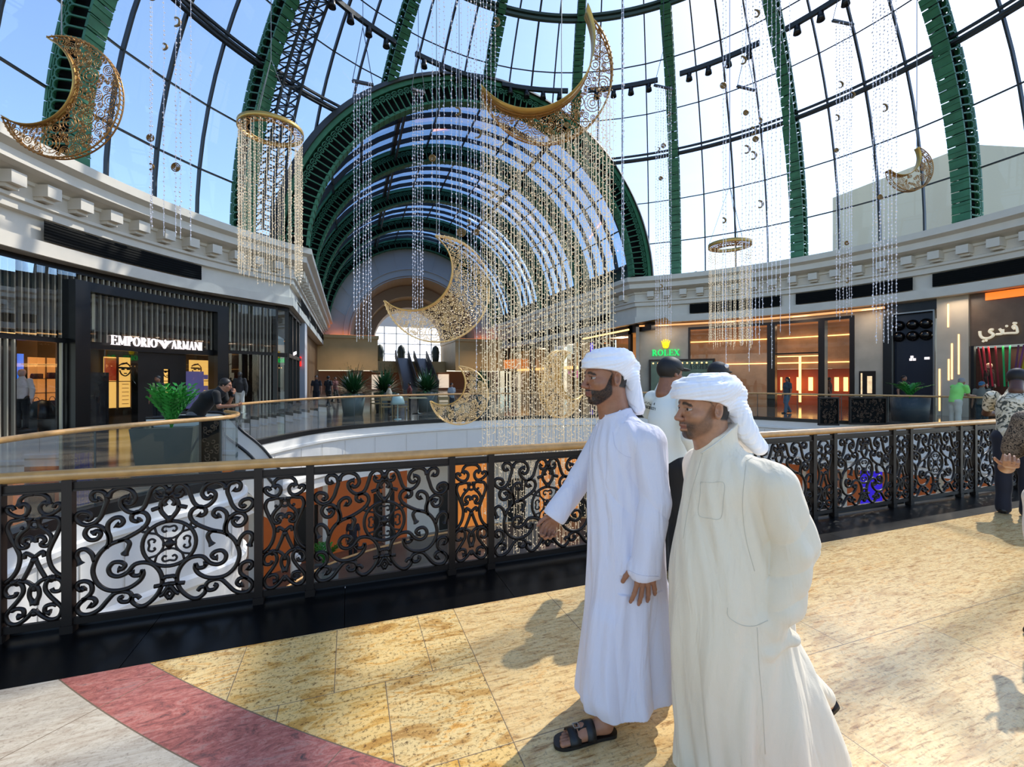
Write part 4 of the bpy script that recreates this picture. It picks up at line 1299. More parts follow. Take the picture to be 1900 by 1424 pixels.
for px in (1230, 1350, 1480, 1610, 1765): # area lights added along the LED cove to brighten the stone fronts
    p = fpt(px, 5.02, FR-.75); lamp(tuple(p), 22, .8, (1, .8, .6), 'cove_lamp')
for i, (x, w_, z0, z1, c) in enumerate(((OA-4.6, 2.2, .2, 2.1, 'e8dcc8'), (OA+4.2, 1.5, .3, 2.2, 'f0ece4'))):
    b = MB(); b.box(x, HEND+7.8, z0, x+w_, HEND+7.95, z1); b.build('lit_panel', mat('lit_panel', 'f0e6d8', .5, emit='ffe8d0', es=.7), label=('pale lit kiosk panel left of the hall escalators', 'pale lit kiosk panel right of the hall escalators')[i], cat='panel')
# ---------------- lower gallery seen through the balustrade ----------------
def px_of(x, y):
    X = x*_c-y*_s; Y = x*_s+y*_c
    return 950+F*X/max(Y, .1)
Pw = offset(V2, 3.6)
M_LOWW = mat('lower_wood_wall', '7c4526', .5, emit='b8602a', es=.28, noise=.5, nscale=.8)  # wood given a glow of its own to brighten the lower shops
M_LOWB = mat('lower_bright_wall', 'd08040', .5, emit='ff9a40', es=.5, noise=.4, nscale=1.2)  # stronger glow put into the wall for the brightly lit bays
seg = {'wood': MB(), 'white': MB(), 'bright': MB(), 'purple': MB()}
for i in range(len(Pw)-1):
    p = px_of(*Pw[i]); 
    k = 'wood' if p < 752 else 'white' if p < 815 else 'bright' if p < 905 else 'white' if p < 985 else 'bright' if p < 1120 else 'wood' if p < 1560 else 'purple' if p < 1600 else 'wood'
    z0, z1 = -5.5, -1.75
    for zz in ((z0, z1),):
        seg[k].add([(*Pw[i], zz[0]), (*Pw[i+1], zz[0]), (*Pw[i+1], zz[1]), (*Pw[i], zz[1])], [(0,1,2,3)])
    if k != 'white':   # piers and dark openings between shop bays
        d = (Pw[i+1]-Pw[i]); nrm = np.array([-d[1], d[0]])/np.linalg.norm(d)
        if i % 5 == 0: seg['white'].obox((*(Pw[i]-nrm*.25), -3.6), (*(d*.18), 0), (*(nrm*.25), 0), (0, 0, 1.9))
for k, b in seg.items():
    if b.f: b.build('wall_lower', {'wood': M_LOWW, 'white': M_WPANEL, 'bright': M_LOWB, 'purple': mat('purple_wall', '2a1890', .5, emit='3a20ff', es=.5)}[k], kind='structure')
b = MB()
for i in range(0, len(Pw)-2, 3):
    p = Pw[i+1]; d = Pw[i+2]-Pw[i+1]; d = d/np.linalg.norm(d); nrm = np.array([-d[1], d[0]])
    c = p-nrm*.06
    if 700 < px_of(*p) < 730 or i % 2 == 0: b.obox((c[0], c[1], -4.4), (d[0]*.45, d[1]*.45, 0), (nrm[0]*.04, nrm[1]*.04, 0), (0, 0, 1.05))
b.build('trim_20', M_DINT, kind='structure')
low = offset(V2, .35)
def low_rail():
    P = low[::2]
    e = empty('glass_balustrade', (P[0][0], P[0][1], -5.5), 'glass guard rail of the floor below, seen through the scrollwork', 'glass rail')
    o = np.array([P[0][0], P[0][1]])
    r = MB(); r.tube([(*(q-o), 1.05) for q in P], .04, n=8); r.build('handrail', M_WOODR, e)
    g = MB(); g.grid([[(*(q-o), .02) for q in P], [(*(q-o), 1.0) for q in P]], smooth=False); g.build('glass_pane', G_RAIL, e)
low_rail()
# seams of the white fascia panels
b = MB()
for P, nm in ((V1, 0), (V2, 1)):
    for i in range(0, len(P), 3):
        b.box(P[i][0]-.024, P[i][1]-.024, -1.2, P[i][0]-.016, P[i][1]-.016, -.42)
b.build('trim_21', mat('panel_seam', 'c0bbb2', .6), kind='structure')

# ---------------- hanging decoration ----------------
M_CRY = mat('crystal_bead', 'f2eef5', .08, .35, emit='ffffff', es=.08, spec=1)  # faint glow put into the crystal for sparkle
M_LEDG = mat('warm_fairy_light', 'ead9b8', .12, .3, emit='ffe6bc', es=.28)
M_CRG = mat('amber_crystal', 'eadbbe', .15, .3, emit='ffe6c0', es=.3)  # glow put into the beads to make them glitter
M_CABLE = mat('cable_grey', '8a8a86', .5, .5)
OCT = np.array([(1,0,0),(-1,0,0),(0,1,0),(0,-1,0),(0,0,1),(0,0,-1)], float)
OCF = [(0,2,4),(2,1,4),(1,3,4),(3,0,4),(2,0,5),(1,2,5),(3,1,5),(0,3,5)]
def beads(mb, x, y, z0, z1, step, r, rr, jit=.012, wire=.0025, off=(0, 0)):
    n = int((z1-z0)/step)
    for i in range(n):
        z = z1-(i+.5)*step
        s = r*rr.choice((.7, 1, 1, 1.35))
        c = np.array([x+rr.uniform(-jit, jit), y+rr.uniform(-jit, jit), z])
        mb.add(OCT*np.array([s, s, s*1.25])+c, OCF)
    mb.box(x-wire, y-wire, z0, x+wire, y+wire, z1)
def zat(py, Y): return EYE+(HOR-py)/F*Y
def charm_moon(mb, c, s, flip=1):
    t = np.linspace(-1.9, 1.9, 13)
    for i in range(12):
        a0, a1 = t[i], t[i+1]
        w0 = s*.28*(1-abs(a0)/2.0); w1 = s*.28*(1-abs(a1)/2.0)
        def q(a, w): return np.array([c[0]+flip*(s*.5*cos(a))*_c, c[1]-flip*(s*.5*cos(a))*_s, c[2]+s*.5*sin(a)])
        mb.bar(q(a0, 0), q(a1, 0), .03, (w0+w1)/2+.004, up=(_s, _c, 0))
def charm_disc(mb, c, s):
    for r in (s*.5, s*.32, s*.14):
        mb.tube([(c[0]+r*cos(a)*_c, c[1]-r*cos(a)*_s, c[2]+r*sin(a)) for a in np.linspace(0, 2*pi, 12, endpoint=False)], .012, n=4, closed=True)
def dome_z(x, y, r=DR-.3): return DZ+sqrt(max(1, r*r-(x-OA)**2-(y-OB)**2))
def strand(px, top, bot, Y, m, label, group, rr, step=.085, r=.016, charms=0, dY=.0, name='crystal_strand'):
    Y = Y+rr.uniform(-dY, dY)
    x, y, _ = PX(px, 700, Y); z1, z0 = zat(top, Y), zat(bot, Y)
    b = MB(); beads(b, 0, 0, z0-z1, 0, step, r, rr)
    if top < 0: b.box(-.0025, -.0025, 0, .0025, .0025, max(.1, dome_z(x, y)-z1))
    o = b.build(name, m, label=label, cat='bead strand', group=group, loc=(x, y, z1))
    for i in range(charms):
        b = MB(); z = -rr.uniform(.1, .9)*(z1-z0)
        (charm_moon if rr.random() < .55 else charm_disc)(*((b, (0, 0, z), rr.uniform(.10, .18))+((rr.choice((1, -1)),) if False else ())))
        b.build('charm', mat('dull_gold', '8a6a3a', .4, .6), o)
    return o
rr = random.Random(11)
HANG = [
 # xs, top, bottom(lo,hi), Y, material, charms, label
 ([279,282,304,326,335,354], -160, (385,450), 8.5, M_CRY, 1, 'thin crystal strand hanging before the left cornice, between the left moon and the ring'),
 ([657,662,667,674,679,684,688], 150, (560,640), 9.5, M_CRY, 0, 'silvery crystal strand in the narrow bunch left of the vault centre'),
 ([766,770,775,780,784], 165, (560,650), 11, M_CRY, 0, 'pale crystal strand in the short bunch above the left tip of the central crescent'),
 ([802,815,824,838,847,856], -200, (300,560), 8.5, M_CRY, 1, 'long crystal strand falling in front of the vault arch, left of the golden curtain'),
 ([868,874,880,884,892,897,903,911,919], -220, (420,800), 8.8, M_CRY, 1, 'long dense crystal strand at the left border of the golden curtain'),
 ([1154,1157], -250, (520,560), 7.5, M_CRY, 0, 'single thick crystal strand falling right of the tilted crescent'),
 ([1217,1221,1226,1231,1236,1241,1245], 160, (600,660), 14, M_CRY, 1, 'fine silver strand in the bunch over the green lettered shop'),
 ([1342,1347,1377,1384,1390,1396,1402,1409,1415,1424,1432,1440], -200, (540,700), 9.5, M_CRY, 1, 'silver strand in the broad bunch right of the flat crescent ring'),
 ([1448,1465], -180, (600,640), 9.5, M_CRY, 1, 'silver strand with moon charms left of the right dome rib'),
 ([1552,1558,1565,1571,1576,1580], 40, (560,600), 12, M_CRY, 1, 'silver strand in the bunch before the right cornice grille'),
 ([1620,1626,1633,1640,1648,1655,1663], -150, (560,640), 10.5, M_CRY, 1, 'silver strand in the bunch beside the small right crescent'),
]
for xs, top, (b0, b1), Y, m, ch, lab in HANG:
    for x in xs:
        strand(x, top, rr.uniform(b0, b1), Y, m, lab, lab.replace('strand', 'strands')[:60], rr, charms=rr.choice((0, 1, 2)) if ch else 0, dY=.25, r=.014 if Y < 10 else .018)
for x0, x1, yy, Y in ((654, 692, 150, 9.5), (764, 788, 165, 11), (1214, 1248, 158, 14), (1368, 1400, 160, 13), (1545, 1583, 38, 12)):
    b = MB(); p = np.array(PX(x0, yy, Y)); q = np.array(PX(x1, yy+8, Y+.3)); b.bar(p, q, .07, .05)
    m_ = (p+q)/2
    for t in (p, q): b.bar(t, m_+np.array([0, 0, 1.2]), .012)
    b.bar(m_+np.array([0, 0, 1.2]), (m_[0], m_[1], dome_z(m_[0], m_[1])), .012)
    b.build('hanging_bar', M_MULL, label='small dark suspension bar '+{654: 'left of the vault centre, holding the silvery bunch', 764: 'holding the short bunch over the central crescent', 1214: 'over the green lettered shop', 1368: 'over the flat crescent ring on the right', 1545: 'high before the right cornice'}[x0], cat='bar')

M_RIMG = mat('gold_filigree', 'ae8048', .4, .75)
M_RIML = mat('lit_gold_filigree', 'e2c08a', .35, .5, emit='f0c880', es=.12)  # lit copy of the gold: paler colour and a glow put in
M_BAND = mat('satin_gold_band', 'c9a55a', .35, .7)
def crescent(cpx, cpy, Rp, ipx, ipy, rp, Y, label, yaw=0, pitch=0, filg=90, seed=1, band=.16, bead_n=500, squeeze=1, lines=True, thick=.12, roll=0, rim=None):
    """filigree moon: gold double rim, rings and discs between, crystal beads"""
    M_RIMG = rim or globals()['M_RIMG']
    s = Y/F
    o = np.array(PX(cpx, cpy, Y))
    R_ = Rp*s; r_ = rp*s
    ci = np.array([(ipx-cpx)*s/squeeze, -(ipy-cpy)*s])
    e = empty('crescent_moon', tuple(o), label, 'moon ornament')
    e.rotation_euler = (pitch, roll, -YAW+yaw)
    t = np.linspace(0, 2*pi, 160, endpoint=False)
    out = np.array([(R_*cos(a), R_*sin(a)) for a in t])
    keep = np.linalg.norm(out-ci, axis=1) >= r_
    inn = np.array([(ci[0]+r_*cos(a), ci[1]+r_*sin(a)) for a in t])
    keepi = np.linalg.norm(inn, axis=1) <= R_
    def run(P, k):
        idx = np.where(k)[0]
        if len(idx) == 0: return P[:0]
        br = np.where(np.diff(idx) > 1)[0]
        if len(br): idx = np.concatenate([idx[br[0]+1:], idx[:br[0]+1]])
        return P[idx]
    A, B = run(out, keep), run(inn, keepi)
    tr = .0085*max(1, R_)
    b = MB()
    for yy in (-thick/2, thick/2):
        for Q in (A, B):
            if len(Q) > 2: b.tube([(q[0], yy, q[1]) for q in Q], tr*1.5, n=6)
    # scalloped cog along the outer rim
    for q in A[::2]:
        b.bar((q[0]*.985, -thick/2, q[1]*.985), (q[0]*1.02, -thick/2, q[1]*1.02), tr*2, tr*2); b.bar((q[0], -thick/2, q[1]), (q[0], thick/2, q[1]), tr*1.6)
    b.build('rim', M_RIMG, e)
    g = MB(); g.grid([[(q[0], -thick/2-band, q[1]) for q in B], [(q[0], thick/2, q[1]) for q in B]], smooth=True)
    if band > 0 and len(B) > 2:
        o_ = g.build('inner_band', M_BAND, e); md = o_.modifiers.new('s', 'SOLIDIFY'); md.thickness = .012
    # ring filigree
    rg = random.Random(seed); circ = []
    for kk in range(6000):
        x, z = rg.uniform(-R_, R_), rg.uniform(-R_, R_)
        d = R_-math.hypot(x, z); di = math.hypot(x-ci[0], z-ci[1])-r_
        m_ = min(d, di)
        if m_ < R_*.03: continue
        rad = min(m_, R_*rg.choice((.17, .13, .1, .07)))
        for (cx, cz, cr) in circ: rad = min(rad, math.hypot(x-cx, z-cz)-cr)
        if rad < R_*.028: continue
        circ.append((x, z, rad))
        if len(circ) >= filg: break
    b = MB()
    for (x, z, rad) in circ:
        n = 14 if rad > R_*.06 else 9
        for k in ((.96, .6, .3) if rad > R_*.08 else (.95, .45)):
            b.tube([(x+rad*k*cos(a), -thick*.3, z+rad*k*sin(a)) for a in np.linspace(0, 2*pi, n, endpoint=False)], tr*.8, n=4, closed=True)
        if rad > R_*.09:
            for a in np.linspace(0, 2*pi, 12, endpoint=False):
                b.bar((x+rad*.6*cos(a), -thick*.3, z+rad*.6*sin(a)), (x+rad*.96*cos(a), -thick*.3, z+rad*.96*sin(a)), tr*.6)
    for kk in range(filg):
        x, z = rg.uniform(-R_, R_), rg.uniform(-R_, R_)
        if math.hypot(x, z) > R_*.97 or math.hypot(x-ci[0], z-ci[1]) < r_*1.03: continue
        a = rg.uniform(0, pi); l = R_*.07
        b.bar((x-l*cos(a), thick*.2, z-l*sin(a)), (x+l*cos(a), thick*.2, z+l*sin(a)), tr*.5)
    b.build('ring_filigree', M_RIMG, e)
    b = MB(); k = 0
    while k < bead_n:
        x, z = rg.uniform(-R_, R_), rg.uniform(-R_, R_)
        if math.hypot(x, z) > R_*.96 or math.hypot(x-ci[0], z-ci[1]) < r_*1.04: continue
        b.add(OCT*tr*rg.uniform(.7, 1.3)+np.array([x, rg.uniform(-thick*.4, thick*.4), z]), OCF); k += 1
    b.build('crystal_beads', M_CRG, e, kind='stuff')
    if lines:
        top = A[np.argmax(A[:, 1])] if len(A) else (0, R_)
        b = MB(); b.bar((top[0], 0, top[1]), (top[0], 0, dome_z(o[0], o[1])-o[2]), .014); b.build('suspension_cable', M_CABLE, e)
    return e
crescent(114, 182, 112, 58, 150, 84, 8.0, 'large gold filigree crescent hanging at the far left before the dome rib', filg=130, seed=3, bead_n=120, band=.03, thick=.08)
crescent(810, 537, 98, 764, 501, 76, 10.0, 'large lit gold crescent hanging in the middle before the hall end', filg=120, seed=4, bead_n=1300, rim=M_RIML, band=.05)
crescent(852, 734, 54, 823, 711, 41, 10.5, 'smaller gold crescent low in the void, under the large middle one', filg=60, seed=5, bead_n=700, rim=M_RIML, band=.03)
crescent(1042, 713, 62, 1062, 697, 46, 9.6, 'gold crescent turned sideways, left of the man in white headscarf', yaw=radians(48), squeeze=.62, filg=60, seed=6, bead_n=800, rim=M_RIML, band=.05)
crescent(1012, 137, 123, 982, 95, 116, 9.0, 'largest gold crescent, tilted like a boat high over the curtain of lights', filg=200, seed=7, bead_n=500, band=.3, pitch=radians(8))
crescent(1687, 314, 41, 1671, 293, 34, 12.5, 'small gold crescent hanging before the right cornice', filg=50, seed=8, bead_n=100, band=.03)
# flat ring chandeliers with curtains of beads
def ring_lamp(cpx, cpy, halfw, Y, bot, label, seed, n=46, crescent_=False, m=None, step=.075):
    o = np.array(PX(cpx, cpy, Y)); Rr = halfw*Y/F
    e = empty('ring_chandelier', tuple(o), label, 'chandelier')
    b = MB(); V = []
    A = np.linspace(0, 2*pi, 60, endpoint=not True)
    rin = .72
    def inner(a): return Rr*(rin if not crescent_ else max(.25, .55+.40*cos(a-.6)))
    b.grid([[(Rr*cos(a), Rr*sin(a), 0) for a in A], [(Rr*cos(a), Rr*sin(a), .11) for a in A]], closev=True, smooth=True)
    ob = b.build('outer_band', M_BAND, e); md = ob.modifiers.new('s', 'SOLIDIFY'); md.thickness = .015
    b = MB(); b.tube([(inner(a)*cos(a), inner(a)*sin(a), 0) for a in A], .014, n=5, closed=True)
    for k in range(30):
        a = 2*pi*k/30; rm = (Rr+inner(a))/2; ra = (Rr-inner(a))/2
        if ra < .03: continue
        for q in (.9, .5): b.tube([(rm*cos(a)+ra*q*cos(x), rm*sin(a)+ra*q*sin(x), 0) for x in np.linspace(0, 2*pi, 9, endpoint=False)], .007, n=4, closed=True)
    b.build('ring_filigree', M_RIMG, e)
    rg = random.Random(seed); z0 = zat(bot, Y)-o[2]
    first = None
    for k in range(n):
        a = 2*pi*k/n+rg.uniform(-.03, .03); r_ = Rr*.97 if k % 3 else (Rr+inner(a))/2
        if first is None:
            b = MB(); beads(b, 0, 0, z0, 0, step, .013, rg); first = b.build('bead_strand', m or M_CRG, e); s_ = first
        else:
            s_ = first.copy(); COL.objects.link(s_); s_.parent = e
        s_.location = (r_*cos(a), r_*sin(a), rg.uniform(-.03, .0)); s_.scale = (1, 1, rg.uniform(.93, 1.04)); s_.rotation_euler = (0, 0, rg.uniform(0, 6))
    b = MB()
    for a in (0.3, 2.4, 4.5): b.bar((Rr*cos(a), Rr*sin(a), .1), (0, 0, 1.8), .01)
    b.bar((0, 0, 1.8), (0, 0, dome_z(o[0], o[1])-o[2]), .014); b.build('suspension_cable', M_CABLE, e)
ring_lamp(503, 246, 54, 11, 512, 'gold ring chandelier with a cylinder of bead strands, in front of the left cornice corner', 5, n=64)
ring_lamp(1354, 459, 36, 13, 640, 'flat crescent ring chandelier with bead strands before the bronze framed shop', 6, n=44, crescent_=True)
# the golden curtain of fairy lights
rg = random.Random(21)
def twig_strand(px, top, bot, Y, lab):
    x, y, _ = PX(px, 700, Y); z1, z0 = zat(top, Y), zat(bot, Y)
    b = MB(); n = int((z1-z0)/.085)
    for i in range(n):
        z = -(i+.5)*.085; s = .013; a = rg.uniform(0, 2*pi)
        tip = np.array([.05*cos(a), .05*sin(a), z-.02+rg.uniform(-.02, .02)])
        b.add(OCT*s*rg.choice((.8, 1, 1.3))+tip, OCF)
        if i % 2: b.bar((0, 0, z), tip, .005)
    b.box(-.003, -.003, z0-z1, .003, .003, 0)
    b.build('fairy_light_strand', M_LEDG, label=lab, cat='light strand', group='fairy light strands of the golden curtain', loc=(x, y, z1))
# strands hang from the tilted crescent and fall into the void
for k in range(88):
    t = (k+.5)/88
    px = 895+243*t+rg.uniform(-2, 2)
    top = 137+115*sqrt(max(0, 1-((px-1012)/123)**2)) if abs(px-1012) < 122 else 180
    Y = 9.0+.9*sin(k*2.4)*.9
    bot = rg.choice((790, 850, 930, 1010, 1060))+rg.uniform(-30, 30)
    if 905 < px < 985 and rg.random() < .5: top = 250+rg.uniform(0, 60)
    twig_strand(px, top*1.0, bot, Y, 'warm fairy light strand of the golden curtain falling from the tilted crescent into the void')

# lighting track of the dome with spotlights
def track(t0, t1, e0, label, n=4):
    P = [dome(t, e0, DR-1.3) for t in np.linspace(t0, t1, 8)]
    o = P[0]
    e = empty('lighting_track', tuple(o), label, 'lighting track', 'lighting tracks under the dome')
    b = MB()
    for i in range(7): b.bar(P[i]-o, P[i+1]-o, .16, .22)
    for q in (P[1], P[6]): b.bar(q-o, q-o+(q-np.array([OA, OB, DZ]))/np.linalg.norm(q-np.array([OA, OB, DZ]))*1.25, .04)
    b.build('track_beam', M_MULL, e)
    for k in range(n):
        p = dome(t0+(t1-t0)*(k+.5)/n, e0, DR-1.3)-o-np.array([0, 0, .3])
        b = MB(); b.bar(p+[0, 0, .3], p+[0, 0, .05], .04); b.lathe([(.0, .18), (.12, .16), (.15, -.05), (.17, -.2), (.14, -.2), (.1, -.1), (0, -.1)], tuple(p), 12); b.build('spotlight', M_BLACK, e)
for k, lab in ((0, 'left of the second clear rib on the right'), (1, 'between the first two clear ribs on the right'), (2, 'between the next ribs at the upper right'), (3, 'at the top right corner'), (-2, 'at the upper left before the lattice mast'), (-1, 'just left of the dome crown')):
    t0 = radians(22.5*k)+.045; t1 = radians(22.5*(k+1))-.045
    track(t0, t1, radians(38.5), 'dark lighting track with black spotlights, '+lab)
# lattice mast inside the dome on the left
e = empty('lattice_mast', tuple(dome(theta_at(478, 16.5), 0)), 'dark lattice steel mast curving up the dome on the left behind the ring chandelier', 'mast')
o = np.array(e.location); tm = theta_at(480, 17.0)
for nm, dr in (('rail', 0),):
    b = MB()
    es = np.linspace(.02, 1.15, 42)
    rad = [DR-.5, DR-1.3]
    ths = [tm-.028, tm+.028]
    for r_ in rad:
        for th in ths:
            Q = [dome(th*1.0, x, r_)-o for x in es]
            for i in range(len(Q)-1): b.bar(Q[i], Q[i+1], .09)
    for i in range(len(es)-1):
        for (ra, ta, rb_, tb) in ((0, 0, 0, 1), (1, 0, 1, 1), (0, 0, 1, 0), (0, 1, 1, 1)):
            p = dome(ths[ta], es[i], rad[ra])-o; q = dome(ths[tb], es[i+1], rad[rb_])-o
            b.bar(p, q, .045)
            if ra == rb_ or i % 2: b.bar(p, dome(ths[tb], es[i], rad[rb_])-o, .045)
    b.build('lattice', M_MULL, e)
# round cornice floodlights
for px, py, Y, w in ((408, 424, 19, 'left'), (427, 428, 19.3, 'left, nearer the corner'), (1292, 508, 28, 'right'), (1309, 508, 28, 'right, farther from the corner')):
    b = MB(); p = PX(px, py, Y-.6*0); b.sphere((0, 0, 0), (.17, .17, .17), 12, 8)
    b.build('cornice_spotlight', mat('white_fitting', 'e8e6e0', .4), label='small round white light fitting on the %s cornice' % w, cat='light fitting', loc=tuple(p))

# building outside, seen through the right hand glass
b = MB()
A_ = [PX(1545, 380, 45)[:2], PX(1800, 285, 34.7)[:2], PX(2100, 285, 36)[:2], PX(2100, 285, 60)[:2], PX(1650, 285, 60)[:2]]
b.poly(A_, -1, 19.1); b.poly([(p[0]*1.0+.0, p[1]) for p in A_], 19.1, 19.8)
b.build('neighbouring_building', mat('beige_render', 'f6e6c2', .7, noise=.05, nscale=.1), label='pale beige building with flat parapet seen outside the glass dome on the right', cat='building')

# ---------------- plants ----------------
M_LEAF = mat('glossy_leaf', '3a9a3a', .35, noise=.4, nscale=6)
M_LEAFD = mat('dark_palm_leaf', '2c5a32', .4, noise=.4, nscale=5)
def zz_plant(mb, c, n, h, rg, spread=.5, lw=.05, droop=0.25):
    for k in range(n):
        a = rg.uniform(0, 2*pi); L = h*rg.uniform(.7, 1.05); sp = spread*rg.uniform(.3, 1)
        pts = [np.array(c)+np.array([cos(a)*sp*t**1.5, sin(a)*sp*t**1.5, L*t*(1-droop*t*t)]) for t in np.linspace(0, 1, 9)]
        mb.tube(pts, [.012*(1-.7*i/8) for i in range(9)], n=4)
        for i in range(2, 9):
            T = pts[i]-pts[i-1]; T /= np.linalg.norm(T)
            sd = np.cross(T, (0, 0, 1)); nn_ = np.linalg.norm(sd); sd = sd/nn_ if nn_ > .01 else np.array([1, 0, 0])
            for sg in (1, -1):
                l = L*.2*(1.15-.5*abs(i-5)/4)
                base = pts[i]; tip = base+(sd*sg*.8+T*.55)*l; w = np.cross(sd*sg, T); 
                m1 = base+(tip-base)*.45+T*lw*.8; m2 = base+(tip-base)*.45-T*lw*.8
                mb.add([base, m1+w*.01, tip, m2-w*.01], [(0,1,2,3)], smooth=True)
def palm(mb, c, n, h, rg, lw=.035):
    for k in range(n):
        a = rg.uniform(0, 2*pi); L = h*rg.uniform(.7, 1.1); el = rg.uniform(.15, 1.4)
        pts = []
        for t in np.linspace(0, 1, 6):
            pts.append(np.array(c)+np.array([cos(a)*cos(el)*L*t, sin(a)*cos(el)*L*t, sin(el)*L*t-.35*L*t*t*cos(el)]))
        sd = np.array([-sin(a), cos(a), 0])
        V = [[p+sd*lw*(1-abs(2*i/5-.8))*.9 for i, p in enumerate(pts)], [p-sd*lw*(1-abs(2*i/5-.8))*.9 for i, p in enumerate(pts)]]
        mb.grid(V)
def planter(mb, c, w0, w1, h, n=4):
    t = np.arange(n)*2*pi/n+pi/4
    V = [[(c[0]+w*cos(x), c[1]+w*sin(x), c[2]+z) for x in t] for w, z in ((0, 0), (w0, 0), (w1, h), (w1*.9, h), (w1*.88, h-.06), (0, h-.06))]
    mb.grid(V, closev=True, smooth=n > 6)
rg = random.Random(9)
def potted(name, loc, label, pf, pm=None, group=None):
    e = empty(name, loc, label, 'plant', group)
    b = MB(); pf[0](b); b.build('planter', pm or mat('grey_concrete_planter', '6f7476', .6, noise=.1, nscale=3), e)
    b = MB(); pf[1](b); b.build('foliage', pf[2], e)
x, y, _ = PX(318, 800, 8.0)
potted('potted_plant', (x, y, 0), 'bright green feathery plant in a large grey planter behind the left glass rail',
 (lambda b: planter(b, (0, 0, 0), .52, .64, .80), lambda b: zz_plant(b, (0, 0, .72), 60, .86, rg, .42, .04, .12), M_LEAF), mat('dark_stone_planter', '4c524e', .5))
for px, Y, lab in ((655, 20.0, 'dark spiky palm in a pale planter beyond the far rail, left of the café chairs'), (714, 22, 'dark spiky palm, second from the left beyond the far rail'), (792, 22.5, 'dark spiky palm beyond the far rail, below the left tip of the middle crescent'), (895, 24, 'dark spiky palm behind the small low crescent')):
    x, y, _ = PX(px, 800, Y)
    potted('potted_palm', (x, y, 0), lab, (lambda b: planter(b, (0, 0, 0), .42, .55, .95, 12), lambda b: palm(b, (0, 0, .95), 230, 1.45, rg, .055), M_LEAFD), mat('pale_planter', '6e7672', .5), 'palms in planters beyond the far rail')
x, y, _ = PX(1688, 800, 17.2)
potted('potted_plant', (x, y, 0), 'leafy green plant in a slate planter before the navy shopfront', (lambda b: planter(b, (0, 0, 0), .55, .62, .9, 12), lambda b: zz_plant(b, (0, 0, .85), 30, .8, rg, .7, .05), M_LEAF), mat('slate_planter', '3c444a', .5))
x, y, _ = PX(603, 1000, 15)
potted('potted_plant', (x, y, -5.5), 'green plant in a grey planter on the floor below, seen through the scrollwork', (lambda b: planter(b, (0, 0, 0), .55, .62, .8, 4), lambda b: zz_plant(b, (0, 0, .8), 24, .9, rg, .5, .05), M_LEAF))

# café furniture beyond the far rail
def cafe_chair(px, Y, rz, lab, first=[None]):
    x, y, _ = PX(px, 800, Y)
    if first[0] is None:
        e = empty('cafe_chair', (x, y, 0), lab, 'chair', 'wooden café chairs', rz=rz)
        m = mat('cafe_wood', 'a98a5c', .5)
        b = MB(); b.box(-.24, -.24, .44, .24, .24, .48); b.build('seat', m, e)
        for sx in (-1, 1):
            for sy in (-1, 1):
                b = MB(); b.bar((sx*.22, sy*.22, 0), (sx*.21, sy*.21, .45 if sy < 0 else .88), .035); b.build('leg', m, e)
        b = MB(); b.box(-.21, .2, .72, .21, .225, .86); b.box(-.21, .2, .58, .21, .22, .62); b.build('backrest', m, e)
        first[0] = e
    else:
        e = copy_tree(first[0]); e.location = (x, y, 0); e.rotation_euler = (0, 0, rz); e['label'] = lab
for px, Y, rz, lab in ((718, 18.6, 3.0, 'wooden café chair left of the white dome lamp, beyond the far rail'), (745, 18.6, 3.3, 'wooden café chair under the white dome lamp, beyond the far rail'), (822, 19.2, 3.1, 'pale café chair behind the small low crescent'), (700, 21, .4, 'farther wooden café chair between the two left palms')):
    cafe_chair(px, Y, rz, lab)
for i, (px, Y) in enumerate(((731, 19.8), (775, 20.6))):
    x, y, _ = PX(px, 800, Y)
    e = empty('cafe_table', (x, y, 0), ('square café table between the two wooden chairs beyond the rail', 'square café table just right of the white dome lamp')[i], 'table', 'café tables')
    b = MB(); b.box(-.4, -.4, .72, .4, .4, .75); b.build('tabletop', mat('cafe_top', 'c8b48c', .4), e)
    b = MB(); b.lathe([(.25, 0), (.25, .02), (.03, .05), (.03, .72)], (0, 0, 0), 12); b.build('pedestal', M_BLACK, e)
x, y, _ = PX(738, 745, 17.9)
b = MB(); b.lathe([(0, .42), (.05, .42), (.06, .36), (.2, .3), (.27, .1), (.28, 0), (.26, 0), (0, .3)], (0, 0, .60+.0), 16); b.lathe([(.02, 0), (.02, .7)], (0, 0, 0), 8); b.lathe([(.15, 0), (.15, .02), (0, .03)], (0, 0, 0), 12)
b.build('dome_lamp', mat('pale_mint_enamel', 'b8d0cc', .4), label='pale mint dome shaped lamp standing beyond the far rail between the chairs', cat='lamp', loc=(x, y, 0))
# escalator head at the left gap
e = empty('escalator', (-2.3, 10.6, 0), 'escalator head with curved steel balustrade at the gap in the left gallery rail', 'escalator')
for yy in (-.6, .6):
    b = MB(); P = crv([(.9, yy, -.5), (.5, yy, .1), (.1, yy, .5), (-.2, yy, .85), (-.5, yy, .92), (-1.2, yy, .92)], 5)
    b.tube(P, .03, n=8); b.build('handrail', M_BLACK, e)
    g = MB(); g.grid([[tuple(p) for p in P], [(p[0], p[1], p[2]-.75) for p in P]]); g.build('side_panel', mat('pale_metal_panel', 'd8d8d4', .4), e)
b = MB(); b.add([(-.5, -.55, 0), (-.5, .55, 0), (1.0, .55, -1.0), (1.0, -.55, -1.0), (-.5, -.55, -.3), (-.5, .55, -.3), (1.0, .55, -1.3), (1.0, -.55, -1.3)], [(0,1,2,3),(7,6,5,4),(0,4,5,1),(2,6,7,3),(1,5,6,2),(3,7,4,0)])
b.build('steps', M_STEEL, e)
